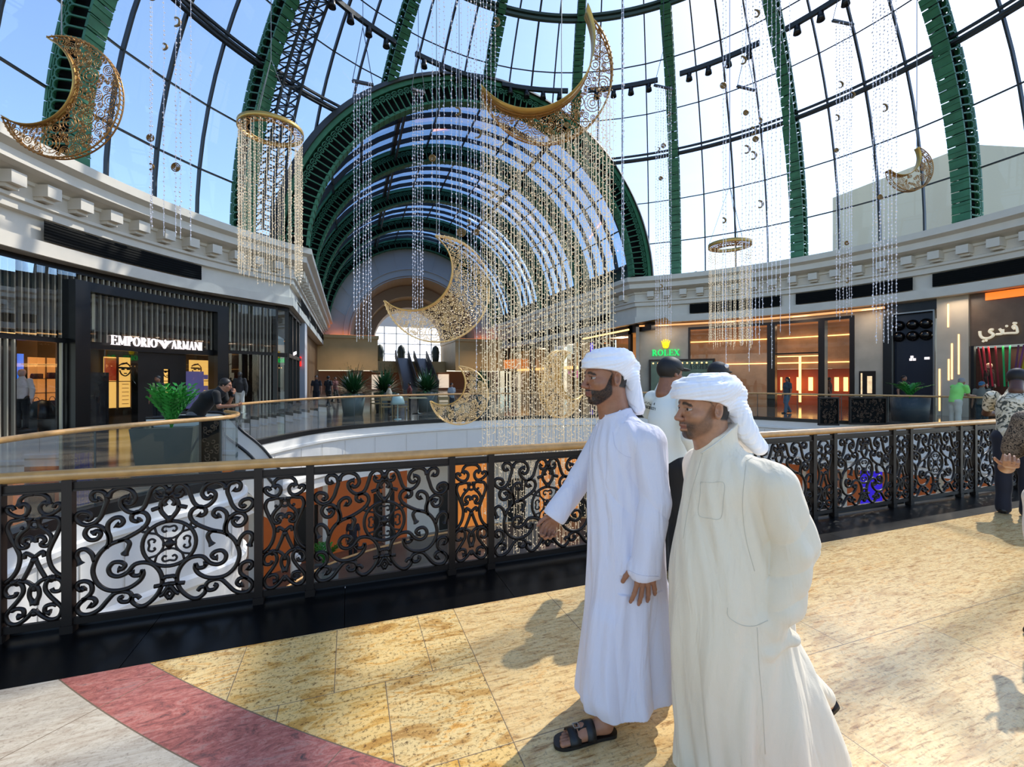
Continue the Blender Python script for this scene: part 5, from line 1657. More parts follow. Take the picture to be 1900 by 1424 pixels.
# ---------------- people: bodies grown as one continuous surface ----------------
import openvdb
from mathutils.bvhtree import BVHTree
def A3(*v): return np.array(v, float)
def sdf_field(prims, vox, pad=None):
    """prims: list of dicts with bounds, function and blend radius"""
    lo = np.min([p['lo'] for p in prims if not p.get('sub')], 0)-4*vox; hi = np.max([p['hi'] for p in prims if not p.get('sub')], 0)+4*vox
    n = np.ceil((hi-lo)/vox).astype(int)+1
    D = np.full(n, .2, np.float32)
    ax = [lo[i]+np.arange(n[i])*vox for i in range(3)]
    for p in prims:
        k = p.get('k', .02); m = 2*k+3*vox
        i0 = np.maximum(0, np.floor((p['lo']-m-lo)/vox).astype(int)); i1 = np.minimum(n, np.ceil((p['hi']+m-lo)/vox).astype(int)+1)
        if np.any(i1 <= i0): continue
        X, Y, Z = np.meshgrid(ax[0][i0[0]:i1[0]], ax[1][i0[1]:i1[1]], ax[2][i0[2]:i1[2]], indexing='ij', sparse=True)
        d = p['f'](X, Y, Z)
        sl = tuple(slice(i0[j], i1[j]) for j in range(3))
        d0 = D[sl]
        if p.get('sub'):
            h = np.clip(.5-.5*(d0+d)/k, 0, 1); D[sl] = d0*(1-h)+(-d)*h+k*h*(1-h)
        else:
            h = np.clip(.5+.5*(d-d0)/k, 0, 1); D[sl] = d*(1-h)+d0*h-k*h*(1-h)
    return D, lo, ax
def cap(a, b, ra, rb=None, k=.02, sub=False):
    a = A3(*a); b = A3(*b); rb = ra if rb is None else rb; ab = b-a; L2 = max(1e-9, ab@ab)
    r = max(ra, rb)
    def f(X, Y, Z):
        px, py, pz = X-a[0], Y-a[1], Z-a[2]
        t = np.clip((px*ab[0]+py*ab[1]+pz*ab[2])/L2, 0, 1)
        return np.sqrt((px-t*ab[0])**2+(py-t*ab[1])**2+(pz-t*ab[2])**2)-(ra+(rb-ra)*t)
    return dict(lo=np.minimum(a, b)-r, hi=np.maximum(a, b)+r, f=f, k=k, sub=sub)
def ell(c, r, rot=None, k=.02, sub=False):
    c = A3(*c); r = A3(*r); Rm = np.eye(3) if rot is None else np.array(rot)   # columns are axes
    R_ = float(max(r))
    def f(X, Y, Z):
        p = (X-c[0], Y-c[1], Z-c[2])
        q = [p[0]*Rm[0][i]+p[1]*Rm[1][i]+p[2]*Rm[2][i] for i in range(3)]
        k0 = np.sqrt((q[0]/r[0])**2+(q[1]/r[1])**2+(q[2]/r[2])**2)
        k1 = np.sqrt((q[0]/r[0]**2)**2+(q[1]/r[1]**2)**2+(q[2]/r[2]**2)**2)+1e-6
        return k0*(k0-1)/k1
    return dict(lo=c-R_, hi=c+R_, f=f, k=k, sub=sub)
def etorus(c, a, b_, r, rot, k=.006, arc_=None):
    c = A3(*c); Rm = np.array(rot); R_ = max(a, b_)+r
    def f(X, Y, Z):
        p = (X-c[0], Y-c[1], Z-c[2])
        q = [p[0]*Rm[0][i]+p[1]*Rm[1][i]+p[2]*Rm[2][i] for i in range(3)]
        rho = np.sqrt((q[0]/a)**2+(q[1]/b_)**2)
        return np.sqrt(((rho-1)*(a+b_)/2)**2+q[2]**2)-r
    return dict(lo=c-R_, hi=c+R_, f=f, k=k)
def stack(keys, k=.03):
    """robe: elliptical sections z, cx, cy, rx, ry"""
    K = np.array(sorted(keys), float)
    zz = np.linspace(K[0, 0], K[-1, 0], 200)
    S = np.array([np.interp(zz, K[:, 0], K[:, j]) for j in range(1, 5)])
    ker = np.ones(15)/15
    S = np.array([np.convolve(np.pad(s, 7, mode='edge'), ker, 'valid') for s in S])
    def f(X, Y, Z):
        v = [np.interp(Z, zz, s) for s in S]
        rho = np.sqrt(((X-v[0])/v[2])**2+((Y-v[1])/v[3])**2)
        d = (rho-1)*np.minimum(v[2], v[3])
        d = np.maximum(d, np.maximum(K[0, 0]-Z, Z-K[-1, 0]))
        return d
    return dict(lo=A3(min(K[:, 1]-K[:, 3]), min(K[:, 2]-K[:, 4]), K[0, 0]), hi=A3(max(K[:, 1]+K[:, 3]), max(K[:, 2]+K[:, 4]), K[-1, 0]), f=f, k=k)
def to_mesh(D, lo, vox, name, m, parent=None, smooth=1, **kw):
    g = openvdb.FloatGrid(.2)
    g.copyFromArray(D.astype(np.float32))
    pts, tri, quad = g.convertToPolygons(isovalue=0.0, adaptivity=0.0)
    V = np.array(pts, float)*vox+lo
    F_ = [tuple(int(i) for i in q[::-1]) for q in quad]+[tuple(int(i) for i in q[::-1]) for q in tri]
    me = bpy.data.meshes.new(name)
    me.from_pydata(V.tolist(), [], F_)
    me.polygons.foreach_set('use_smooth', [True]*len(me.polygons))
    # outward check by signed volume
    me.update(); me.calc_loop_triangles()
    T = np.array([t.vertices[:] for t in list(me.loop_triangles)[::7]])
    if len(T) and np.sum(np.einsum('ij,ij->i', V[T[:, 0]]-V.mean(0), np.cross(V[T[:, 1]]-V.mean(0), V[T[:, 2]]-V.mean(0)))) < 0: me.flip_normals()
    if m: me.materials.append(m)
    o = bpy.data.objects.new(name, me); COL.objects.link(o)
    if parent: o.parent = parent
    for k_, v_ in kw.items():
        if v_: o[k_] = v_
    return o
def keep_largest(o):
    me = o.data; n = len(me.vertices); par = list(range(n))
    def find(x):
        while par[x] != x: par[x] = par[par[x]]; x = par[x]
        return x
    for e in me.edges:
        a, b = find(e.vertices[0]), find(e.vertices[1])
        if a != b: par[a] = b
    import collections
    c = collections.Counter(find(i) for i in range(n)); big = c.most_common(1)[0][0]
    if len(c) > 1:
        import bmesh
        bm = bmesh.new(); bm.from_mesh(me); bm.verts.ensure_lookup_table()
        bmesh.ops.delete(bm, geom=[bm.verts[i] for i in range(n) if find(i) != big], context='VERTS')
        bm.to_mesh(me); bm.free()
def smoothstep(a, b, x):
    t = np.clip((x-a)/(b-a), 0, 1); return t*t*(3-2*t)

# a hand: returns primitives. wrist, finger direction, palm normal, thumb side; curl in radians per joint
def hand(w, d, n, th, sc=1.0, curl=.35, k=.004, spread=.12, curls=None):
    w = A3(*w); d = A3(*d)/np.linalg.norm(d); n = A3(*n); n = n-d*(n@d); n /= np.linalg.norm(n); s = np.cross(d, n); s /= np.linalg.norm(s)
    if s@A3(*th) < 0: s = -s                      # s points to the thumb side
    P = []
    kn = []
    for i, (o, L) in enumerate(((.031, .088), (.011, .092), (-.010, .087), (-.029, .078))):
        q = w+(d*L+s*o*1.0-n*(.0))*sc; kn.append(q)
        P.append(cap(w+s*o*.55*sc+d*.01*sc, q, .0145*sc, .0105*sc, k=.008))
    Ls = ((.042, .026, .021), (.046, .030, .022), (.043, .028, .021), (.034, .021, .019))
    for i, q in enumerate(kn):
        c = (curls[i] if curls else curl)*(1+.12*i)
        ang = 0; p = q; sd = s*spread*(1.3-i)*.8
        for j, L in enumerate(Ls[i]):
            ang += c*(.8, 1.1, .8)[j]
            v = d*cos(ang)+n*sin(ang)+sd*cos(ang); v /= np.linalg.norm(v)
            e = p+v*L*sc
            P.append(cap(p, e, (.0095, .0086, .0078)[j]*sc, (.0088, .0080, .0066)[j]*sc, k=k))
            p = e
    p = w+(s*.022+d*.018+n*.004)*sc
    for j, (L, r) in enumerate(((.042, .0125), (.034, .0105), (.027, .0095))):
        v = s*(.75, .45, .3)[j]+d*(.62, .85, .9)[j]+n*(.25, .35, .45)[j]; v /= np.linalg.norm(v)
        e = p+v*L*sc; P.append(cap(p, e, r*sc, r*.88*sc, k=.006)); p = e
    return P

# a head in its own frame: x forward, y left, z up, origin between the eyes' level and the ears
def head_prims(T, sc, jaw=1.0, openm=0.0, beard=0.0):
    """T(p) maps head coordinates to the figure; R3 its rotation"""
    R3 = T['R']; o = T['o']
    def w(p): return o+R3@(A3(*p)*sc)
    def E(c, r, k=.012, sub=False, rot=None): return ell(w(c), A3(*r)*sc, R3 if rot is None else R3@rot, k*sc, sub)
    def C(a, b, ra, rb=None, k=.01, sub=False): return cap(w(a), w(b), ra*sc, (rb or ra)*sc, k*sc, sub)
    P = [E((-.018, 0, .034), (.098, .077, .090)), E((.030, 0, -.012), (.062, .062, .085), .02),
         E((.040, 0, -.065), (.050, .052*jaw, .046), .02), E((.010, .0, -.055), (.055, .060*jaw, .05), .02),
         C((.068, -.012, -.101), (.068, .012, -.101), .019, k=.016),
         C((.0, .0, -.05), (-.022, 0, -.17), .052, .058, k=.03), C((-.03, 0, -.02), (-.05, 0, -.17), .045, .055, k=.03),
         C((.076, -.034, .022), (.083, -.008, .017), .0125, k=.012), C((.076, .034, .022), (.083, .008, .017), .0125, k=.012),
         E((.058, .045, -.028), (.026, .022, .02), .02), E((.058, -.045, -.028), (.026, .022, .02), .02),
         E((.100, .030, .0), (.020, .017, .013), .012, True), E((.100, -.030, .0), (.020, .017, .013), .012, True),
         C((.086, 0, .012), (.111, 0, -.034), .0085, .0115, k=.009), E((.113, 0, -.036), (.012, .011, .010), .006),
         E((.101, .013, -.040), (.011, .0075, .008), .006), E((.101, -.013, -.040), (.011, .0075, .008), .006),
         C((.098, .0, -.048), (.094, 0, -.058), .007, .009, k=.008),
         C((.084, -.021, -.066), (.097, 0, -.0625), .006, .0075, k=.006), C((.084, .021, -.066), (.097, 0, -.0625), .006, .0075, k=.006),
         C((.082, -.019, -.0725-openm), (.094, 0, -.077-openm), .0065, .008, k=.006), C((.082, .019, -.0725-openm), (.094, 0, -.077-openm), .0065, .008, k=.006),
         C((.092, -.020, -.0695-openm*.5), (.107, 0, -.0700-openm*.5), .0022+openm*.35, .0022+openm*.4, k=.003, sub=True),
         C((.083, -.043, .006), (.090, -.020, .0105), .0052, k=.004), C((.083, .043, .006), (.090, .020, .0105), .0052, k=.004),
         C((.082, -.042, -.0095), (.087, -.020, -.0110), .0045, k=.005), C((.082, .042, -.0095), (.087, .020, -.0110), .0045, k=.005)]
    for s in (1, -1):
        tilt = np.array(Matrix.Rotation(s*.35, 3, 'Z')@Matrix.Rotation(-.18, 3, 'Y'))
        P.append(E((-.010, s*.079, -.008), (.021, .0095, .034), .005, rot=tilt))
        P.append(E((-.006, s*.088, -.006), (.0125, .0125, .021), .003, True, rot=tilt))
        P.append(C((-.002, s*.079, -.004), (-.002, s*.081, -.014), .0045, k=.004))
    return P
def head_frame(o, face, sc=1.0, nod=0.0, tilt=0.0):
    f = A3(*face); f = f/np.linalg.norm(f); u = A3(0, 0, 1); l = np.cross(u, f); l /= np.linalg.norm(l); u = np.cross(f, l)
    R3 = np.stack([f, l, u], 1)@np.array(Matrix.Rotation(nod, 3, 'Y')@Matrix.Rotation(tilt, 3, 'X'))
    return dict(o=A3(*o), R=R3, sc=sc)
def skin_material(name):
    if name in MATS: return MATS[name]
    m = bpy.data.materials.new(name); m.use_nodes = True; nt = m.node_tree; b = nt.nodes['Principled BSDF']
    at = nt.nodes.new('ShaderNodeAttribute'); at.attribute_name = 'tone'
    n = nt.nodes.new('ShaderNodeTexNoise'); n.inputs['Scale'].default_value = 45; n.inputs['Detail'].default_value = 5
    tc = nt.nodes.new('ShaderNodeTexCoord'); nt.links.new(tc.outputs['Object'], n.inputs['Vector'])
    mx = nt.nodes.new('ShaderNodeMix'); mx.data_type = 'RGBA'; mx.blend_type = 'MULTIPLY'; mx.inputs[0].default_value = .35
    nt.links.new(at.outputs['Color'], mx.inputs[6]); nt.links.new(n.outputs[0], mx.inputs[7])
    rp = nt.nodes.new('ShaderNodeMapRange'); rp.inputs['From Min'].default_value = .3; rp.inputs['From Max'].default_value = .7; rp.inputs['To Min'].default_value = .6; rp.inputs['To Max'].default_value = 1.1
    nt.links.new(n.outputs[0], rp.inputs[0]); nt.links.new(rp.outputs[0], mx.inputs[7])
    nt.links.new(mx.outputs[2], b.inputs['Base Color'])
    b.inputs['Roughness'].default_value = .45
    b.inputs['Subsurface Weight'].default_value = .12; b.inputs['Subsurface Radius'].default_value = (.012, .005, .003); b.inputs['Subsurface Scale'].default_value = 1
    bp = nt.nodes.new('ShaderNodeBump'); bp.inputs['Strength'].default_value = .12; bp.inputs['Distance'].default_value = .002
    n2 = nt.nodes.new('ShaderNodeTexNoise'); n2.inputs['Scale'].default_value = 350; nt.links.new(tc.outputs['Object'], n2.inputs['Vector'])
    nt.links.new(n2.outputs[0], bp.inputs['Height']); nt.links.new(bp.outputs[0], b.inputs['Normal'])
    MATS[name] = m; return m
def paint(o, T, skin, hair, beardf, lip='7a4238', sc=1.0, stubble=1.0, seed=0):
    """colouring of skin, beard, brows, lips and hair, plus painted eye socket shade"""
    me = o.data; n = len(me.vertices); V = np.empty(n*3); me.vertices.foreach_get('co', V); V = V.reshape(-1, 3)
    q = ((V-T['o'])@T['R'])/sc
    c = np.tile(np.array(hexc(skin)), (n, 1)); hc = np.array(hexc(hair)); lc = np.array(hexc(lip))
    x, y, z = q.T
    rs = np.random.RandomState(seed); nz = rs.uniform(-1, 1, n)
    inh = (np.abs(y) < .11) & (np.abs(x) < .15) & (z > -.14)
    red = np.exp(-(((x-.1)/.03)**2+(y/.03)**2+((z+.04)/.02)**2))*.35*inh
    c = c*(1-red[:, None])+np.array(hexc('a05a48'))*red[:, None]
    bm = beardf(x, y, z)*inh*np.clip(stubble+.15*nz, 0, 1)
    c = c*(1-bm[:, None])+hc*bm[:, None]
    lp = smoothstep(.026, .020, np.abs(y))*smoothstep(.0095, .006, np.abs(z+.070))*(x > .083)*inh
    c = c*(1-lp[:, None]*.85)+lc*lp[:, None]*.85
    br = smoothstep(.0075, .004, np.abs(z-.0215+.35*np.maximum(np.abs(y)-.026, 0)))*(np.abs(y) > .009)*(np.abs(y) < .046)*(x > .06)*inh
    c = c*(1-br[:, None]*.9)+hc*br[:, None]*.9
    hr = smoothstep(.0, .01, z-np.interp(x, [-.2, -.03, .0, .02, .06, .075, .09], [-.075, -.05, -.0, .02, .035, .075, .09]))*inh*((np.abs(y) < .0725)|(x < -.032))
    c = c*(1-hr[:, None])+hc*hr[:, None]
    ey = np.exp(-(((np.abs(y)-.031)/.016)**2+((z-.0)/.009)**2))*(x > .06)*.45*inh  # shade of the eye sockets put into the skin colour
    c = c*(1-ey[:, None])+np.array(hexc('5a3424'))*ey[:, None]
    c[:, 3] = 1
    at = me.color_attributes.new('tone', 'FLOAT_COLOR', 'POINT'); at.data.foreach_set('color', c.astype(np.float32).ravel())
def eyes(parent, T, sc, gaze=(1, 0, 0)):
    for s in (1, -1):
        b = MB(); c = T['o']+T['R']@(A3(.0768, s*.0305, -.0002)*sc); b.sphere(c, .0132*sc, 16, 12); e = b.build('eye', mat('eye_white', 'b5a89e', .3), parent)
        g = A3(*gaze); g = T['R']@(g/np.linalg.norm(g)); b = MB(); b.sphere(c+g*.0062*sc, .0082*sc, 12, 8); b.build('iris', mat('dark_iris', '1c0f0a', .08), e)
def cloth(name, col, weave=.25, rough=.8, trans=0.0, col2=None, nscale=6):
    if name in MATS: return MATS[name]
    m = mat(name, col, rough, bump=weave, bscale=260, col2=col2, nscale=nscale)
    if weave > .12:
        nt = m.node_tree; tc = nt.nodes.new('ShaderNodeTexCoord'); mp = nt.nodes.new('ShaderNodeMapping'); mp.inputs['Scale'].default_value = (9, 9, 2.2); mp.inputs['Rotation'].default_value = (.12, -.2, 0)
        n = nt.nodes.new('ShaderNodeTexNoise'); n.inputs['Scale'].default_value = 1.0; n.inputs['Detail'].default_value = 2.5; n.inputs['Distortion'].default_value = 1.4
        nt.links.new(tc.outputs['Object'], mp.inputs[0]); nt.links.new(mp.outputs[0], n.inputs['Vector'])
        bp = nt.nodes.new('ShaderNodeBump'); bp.inputs['Strength'].default_value = .55; bp.inputs['Distance'].default_value = .03
        nt.links.new(n.outputs[0], bp.inputs['Height'])
        old = [x for x in nt.nodes if x.type == 'BUMP' and x != bp][0]; old.inputs['Strength'].default_value = .12
        nt.links.new(bp.outputs[0], old.inputs['Normal'])
    m.node_tree.nodes['Principled BSDF'].inputs['Sheen Weight'].default_value = .15
    return m
def folds(D, lo, vox, fn):
    n = D.shape; X, Y, Z = np.meshgrid(*[lo[i]+np.arange(n[i])*vox for i in range(3)], indexing='ij', sparse=True)
    return D+fn(X, Y, Z).astype(np.float32)
def surf_line(o, T_world, px_pts, r, m, name, lift=.001, n=6):
    """a seam that lies on the cloth where the photo shows it"""
    me = o.data; bv = BVHTree.FromPolygons([v.co for v in me.vertices], [p.vertices for p in me.polygons])
    inv = T_world.inverted(); eye = inv@Vector((0, 0, EYE)); out = []
    for px, py in crv(px_pts, n):
        tgt = inv@Vector(PX(px, py, 3.0)); d = (tgt-eye).normalized(); h = bv.ray_cast(eye, d)
        if h[0] is not None: out.append(tuple(h[0]+h[1]*lift))
    if len(out) < 2: return None
    b = MB(); b.tube(out, r, n=6); return b.build(name, m, o)
def world_of(X, Y): return Matrix.Translation(Vector(CW(X, Y, 0)))@Matrix.Rotation(-YAW, 4, 'Z')
def place(o, X, Y, label, cat='person'):
    o.location = CW(X, Y, 0); o.rotation_euler = (0, 0, -YAW); tag(o, label, cat)
def add_foot(P, heel, toe, ankle, sc=1.0):
    heel = A3(*heel); toe = A3(*toe); d = toe-heel; d /= np.linalg.norm(d); s = np.cross(A3(0, 0, 1), d); s /= np.linalg.norm(s); up = np.cross(d, s)
    if up[2] < 0: up = -up
    L = np.linalg.norm(toe-heel)
    P.append(cap(ankle, heel+d*.03+up*.05, .036, .034, k=.02))
    P.append(cap(heel+d*.02+up*.028, heel+d*L*.55+up*.032, .030, .030, k=.03))
    P.append(cap(heel+d*L*.5+s*.018+up*.022, heel+d*L*.76+s*.022+up*.014, .024, .018, k=.02))
    P.append(cap(heel+d*L*.5-s*.018+up*.02, heel+d*L*.74-s*.024+up*.013, .024, .016, k=.02))
    for i, (o, r, e) in enumerate(((.030, .012, 1.0), (.011, .009, .98), (-.006, .0085, .95), (-.021, .008, .90), (-.035, .0075, .84))):
        for q in (1,):
            a_ = heel+d*L*.72+s*o+up*.012; b_ = heel+d*(L*e-r)+s*o*1.05+up*.010
            P.append(cap(a_, b_, r*.95, r, k=.004))
    return heel, d, s, up, L
def sandal(parent, fr, sideflip=1):
    heel, d, s, up, L = fr
    def w(a, b_, c): return heel+d*a+s*b_+up*c
    e = MB(); out = [(-.02, -.028), (.0, -.035), (.06, -.036), (.14, -.048), (.2, -.05), (.25, -.036), (.268, 0), (.262, .03), (.22, .047), (.14, .042), (.06, .034), (0, .034), (-.02, .026), (-.03, 0)]
    out = crv(out, 3, closed=True); k = L/.25
    V = [[w(a*k, b_, z) for a, b_ in out] for z in (-.012, .003)]; e.grid(V, closev=True, smooth=False); e.add([w(a*k, b_, .003) for a, b_ in out], [tuple(range(len(out)))]); e.add([w(a*k, b_, -.012) for a, b_ in out], [tuple(range(len(out)-1, -1, -1))])
    sole = e.build('sandal', mat('black_sandal', '0c0b0c', .45), parent)
    st = MB()
    for a0, a1 in ((.085, .125), (.155, .205)):
        V = []
        for a in (a0, a1):
            V.append([w(a*k, .048*cos(t), .002+(.066 if a < .13 else .044)*sin(t)) for t in np.linspace(0, pi, 14)])
        st.grid(V)
    st.add([w(.12*k, .02, .058), w(.12*k, -.02, .058), w(.16*k, -.02, .046), w(.16*k, .02, .046)], [(0, 1, 2, 3)])
    o = st.build('strap', mat('black_sandal', '0c0b0c', .45), sole); md = o.modifiers.new('s', 'SOLIDIFY'); md.thickness = .006; md.offset = 1
    b = MB(); c = w(.165*k, 0, .058)
    for q in ((-.012, -.014, .012, -.014), (-.012, .014, .012, .014), (-.012, -.014, -.012, .014), (.012, -.014, .012, .014)):
        b.bar(c+d*q[0]+s*q[1], c+d*q[2]+s*q[3], .004)
    b.build('buckle', M_STEEL, sole)

# -------- man in white robe (left) --------
VX = .0036
X1, Y1 = .55, 2.2
T1 = head_frame((-.088, -.01, 1.655), (-cos(.30), -sin(.30), 0), 1.10, nod=.03)
T1s = 1.10
P = head_prims(T1, T1s, jaw=1.02)
P += [cap((-.055, 0, 1.50), (-.02, 0, 1.37), .056, .060, k=.03), cap((0, 0, 1.22), (.01, 0, 1.0), .12, .12, k=.05), cap((.01, -.0, 1.0), (.01, 0, .92), .14, .13, k=.04),
      cap((0, -.02, 1.34), (.07, -.15, 1.34), .05, .045, k=.03), cap((0, .02, 1.34), (-.03, .16, 1.34), .05, .045, k=.03)]
P += [cap((.085, -.17, 1.34), (.085, -.19, 1.09), .044, .04, k=.02), cap((.085, -.19, 1.09), (.045, -.195, .88), .038, .028, k=.02), cap((.045, -.195, .88), (.045, -.197, .845), .027, .026, k=.01)]
P += hand((.047, -.20, .835), (-.02, -.04, -1), (0, 1, 0), (-1, 0, 0), 1.18, curl=.22, spread=.2)
P += [cap((-.05, .17, 1.34), (-.19, .20, 1.10), .048, .04, k=.02), cap((-.19, .20, 1.10), (-.33, .17, .905), .038, .028, k=.02)]
P += hand((-.31, .172, .925), (-.55, -.1, -.8), (.2, -.9, .0), (-.9, -.2, .2), 1.0, curl=.75, spread=.03)
P += [cap((-.01, -.03, .92), (-.06, -.03, .50), .08, .055, k=.04), cap((-.06, -.03, .50), (-.125, -.125, .10), .055, .036, k=.02),
      cap((.05, .05, .92), (.13, .09, .50), .085, .06, k=.04), cap((.13, .09, .50), (.33, .17, .20), .058, .036, k=.02)]
f1 = add_foot(P, (-.095, -.128, .014), (-.345, -.19, .014), (-.125, -.125, .10))
f2 = add_foot(P, (.375, .185, .145), (.20, .165, .02), (.35, .175, .215))
D, lo, ax = sdf_field(P, VX)
man = to_mesh(D, lo, VX, 'person', skin_material('man_skin')); keep_largest(man)
place(man, X1, Y1, 'man with full dark beard in white robe, white headscarf and black sandals, left of two')
def beard1(x, y, z):
    zc = np.interp(x, [0, .012, .03, .045, .062, .08, .12], [.03, .02, -.02, -.046, -.056, -.053, -.047])
    low = np.interp(x, [0, .02, .05, .08, .12], [-.06, -.085, -.115, -.135, -.14])
    b = smoothstep(.003, -.004, z-zc)*smoothstep(-.008, .004, z-low)*smoothstep(.004, .014, x)
    m = smoothstep(.0, .006, np.abs(z+.070)-.0075)+(np.abs(y) > .023)
    soul = 1-((np.abs(y) > .009)&(np.abs(y) < .02)&(z < -.08)&(z > -.094)&(x > .085))*.6
    return b*np.clip(m, 0, 1)*soul
paint(man, T1, 'a26f52', '140d0a', beard1, sc=T1s, stubble=.93)
eyes(man, T1, T1s, (1, .12, -.02))
sandal(man, f1); sandal(man, f2)
# robe
W1 = world_of(X1, Y1)
keys = [(.075, .01, -.0, .235, .19), (.25, .02, 0, .225, .18), (.5, .02, 0, .195, .168), (.8, .01, 0, .183, .16), (1.0, .005, 0, .18, .155), (1.2, .0, 0, .172, .15), (1.33, .0, 0, .16, .165), (1.40, -.005, 0, .125, .15), (1.44, -.02, 0, .098, .11), (1.475, -.035, 0, .080, .082), (1.505, -.045, 0, .070, .070)]
P = [stack(keys), cap((.02, -.08, 1.40), (.08, -.155, 1.36), .055, .074, k=.05), cap((-.02, .10, 1.40), (-.04, .17, 1.36), .055, .07, k=.05)]
P += [cap((.08, -.165, 1.355), (.095, -.19, 1.10), .073, .064, k=.007), cap((.095, -.19, 1.10), (.045, -.19, .79), .064, .068, k=.006)]
P += [cap((-.05, .18, 1.35), (-.18, .20, 1.12), .07, .062, k=.03), cap((-.18, .20, 1.12), (-.315, .17, .93), .062, .062, k=.02)]
P += [cap((.16, .1, .50), (.34, .17, .26), .09, .06, k=.09), cap((-.08, -.07, .5), (-.12, -.11, .16), .08, .07, k=.06)]
D, lo, ax = sdf_field(P, .0042)
def cutters1(X, Y, Z, D):
    n = A3(-.55, -.1, -.83); c = A3(-.325, .168, .905); d1 = (X-c[0])*n[0]+(Y-c[1])*n[1]+(Z-c[2])*n[2]     # far cuff
    near = (X < -.2) & (Y > .08)
    D = np.where(near, np.maximum(D, d1), D)
    c = A3(.045, -.185, .755); d2 = (c[2]-Z)+.12*(X-c[0])
    near2 = (Y < -.12) & (np.abs(X-.05) < .14) & (Z > .66) & (Z < .9)
    body = P[0]['f'](X, Y, Z)
    D = np.where(near2, np.minimum(np.maximum(D, d2), np.maximum(body, D)), D)
    hem = .085+.30*np.clip(X+.05, 0, .5)+.10*np.clip(Y, 0, .3)
    D = np.maximum(D, hem-Z)
    D = np.maximum(D, Z-(1.464+.32*(X+.13)))
    return D
n = D.shape; X, Y, Z = np.meshgrid(*[lo[i]+np.arange(n[i])*.0042 for i in range(3)], indexing='ij', sparse=True)
th = np.arctan2(Y, X-.01)
low = smoothstep(1.1, .3, Z)
disp = -.020*low*(np.abs(np.sin(3.5*th+1.2*Z+.4))**.7-.5)-.011*low*np.sin(9*th-3*Z+1+1.5*np.sin(4*Z))-.007*smoothstep(.2, .7, Z)*(np.abs(np.sin(4.5*th+2.2*Z+1.5*np.sin(3*Z+1)))**.6-.5)*smoothstep(1.45, 1.2, Z)-.0025*np.sin(19*th+9*Z+3*np.sin(5*Z))
arm = (Y < -.12)*smoothstep(.76, .9, Z)
disp = disp*smoothstep(1.47, 1.40, Z)
disp = disp+arm*(-.006*(np.abs(np.sin(17*Z+22*X+2*np.sin(7*Z)))**.6-.5)*smoothstep(.95, 1.05, Z)*smoothstep(1.35, 1.2, Z)-.004*np.sin(55*X+6*Z))
D = cutters1(X, Y, Z, D+disp.astype(np.float32))
robe1 = to_mesh(D, lo, .0042, 'robe', cloth('white_robe_cotton', 'dedce8'), man); keep_largest(robe1)
M_SEAM1 = mat('robe_seam', 'd0cedc', .8)
surf_line(robe1, W1, [(1119, 771), (1105, 790), (1096, 808), (1094, 830), (1093, 880)], .0008, M_SEAM1, 'placket_seam')
surf_line(robe1, W1, [(1137, 802), (1142, 830), (1158, 845), (1172, 850)], .0008, M_SEAM1, 'yoke_seam')
surf_line(robe1, W1, [(1164, 1058), (1190, 1068), (1222, 1070)], .0009, M_SEAM1, 'cuff_seam')
surf_line(robe1, W1, [(1112, 768), (1135, 772), (1158, 757)], .003, mat('robe_collar', 'e4e2ee', .8), 'collar_band')
# headscarf
def scarf(T, sc, wraps, extra, name, parent, m, cutf, vox=.0036, amp=.0035):
    R3, o = T['R'], T['o']
    def w(p): return o+R3@(A3(*p)*sc)
    Pp = [ell(w((-.014, 0, .045)), A3(.112, .090, .088)*sc, R3, .01)]
    for (cx, cz, a, b_, r, pt, rl) in wraps:
        Rt = R3@np.array(Matrix.Rotation(pt, 3, 'Y')@Matrix.Rotation(rl, 3, 'X'))
        Pp.append(etorus(w((cx, 0, cz)), a*sc, b_*sc, r*sc, Rt, .008))
    for (a, b_, ra, rb, k) in extra: Pp.append(cap(w(a), w(b_), ra*sc, rb*sc, k=k))
    D, lo, ax = sdf_field(Pp, vox)
    n = D.shape; X, Y, Z = np.meshgrid(*[lo[i]+np.arange(n[i])*vox for i in range(3)], indexing='ij', sparse=True)
    q = [((X-o[0])*R3[0][i]+(Y-o[1])*R3[1][i]+(Z-o[2])*R3[2][i])/sc for i in range(3)]
    tail = smoothstep(-.0, -.05, q[2])
    s1 = q[2]+.30*q[0]+.01*np.sin(30*q[0]+20*q[1]); s2 = q[0]*1.0+q[1]*.8+.2*q[2]
    D = D-amp*(1-tail)*(np.abs(np.sin(s1*2*pi/.030))**.6-.5)-.0055*tail*(np.abs(np.sin(s2*2*pi/.045))-.5)
    D = np.maximum(D, cutf(*q)*sc)
    ob = to_mesh(D, lo, vox, name, m, parent); keep_largest(ob); return ob
wr = [(-.006, .040, .100, .082, .015, .14, 0), (-.010, .056, .104, .086, .017, .10, .06), (-.012, .074, .102, .085, .018, .06, -.06), (-.016, .092, .090, .074, .019, .0, .05), (-.02, .108, .066, .054, .018, .0, 0), (-.012, .048, .104, .086, .013, .22, 0)]
ex = [((-.09, -.0, .06), (-.135, -.0, .04), .035, .03, .02), ((-.13, .02, .045), (-.125, -.03, .01), .026, .022, .015), ((-.12, 0, .02), (-.125, .0, -.07), .036, .036, .02), ((-.11, .03, .0), (-.12, .03, -.1), .034, .03, .02), ((-.11, -.03, .0), (-.115, -.03, -.09), .034, .03, .02), ((-.125, 0, -.07), (-.145, 0, -.155), .04, .035, .02), ((-.12, .03, -.09), (-.13, .05, -.14), .03, .025, .02)]
def cutA(x, y, z):
    line = np.interp(x, [-.2, -.09, -.045, -.01, .05, .12], [-.3, -.22, .0, .022, .036, .043])
    return np.maximum(line-z, -.175-z)
M_SCARF = cloth('white_scarf_cloth', 'f6f5fa', .3)
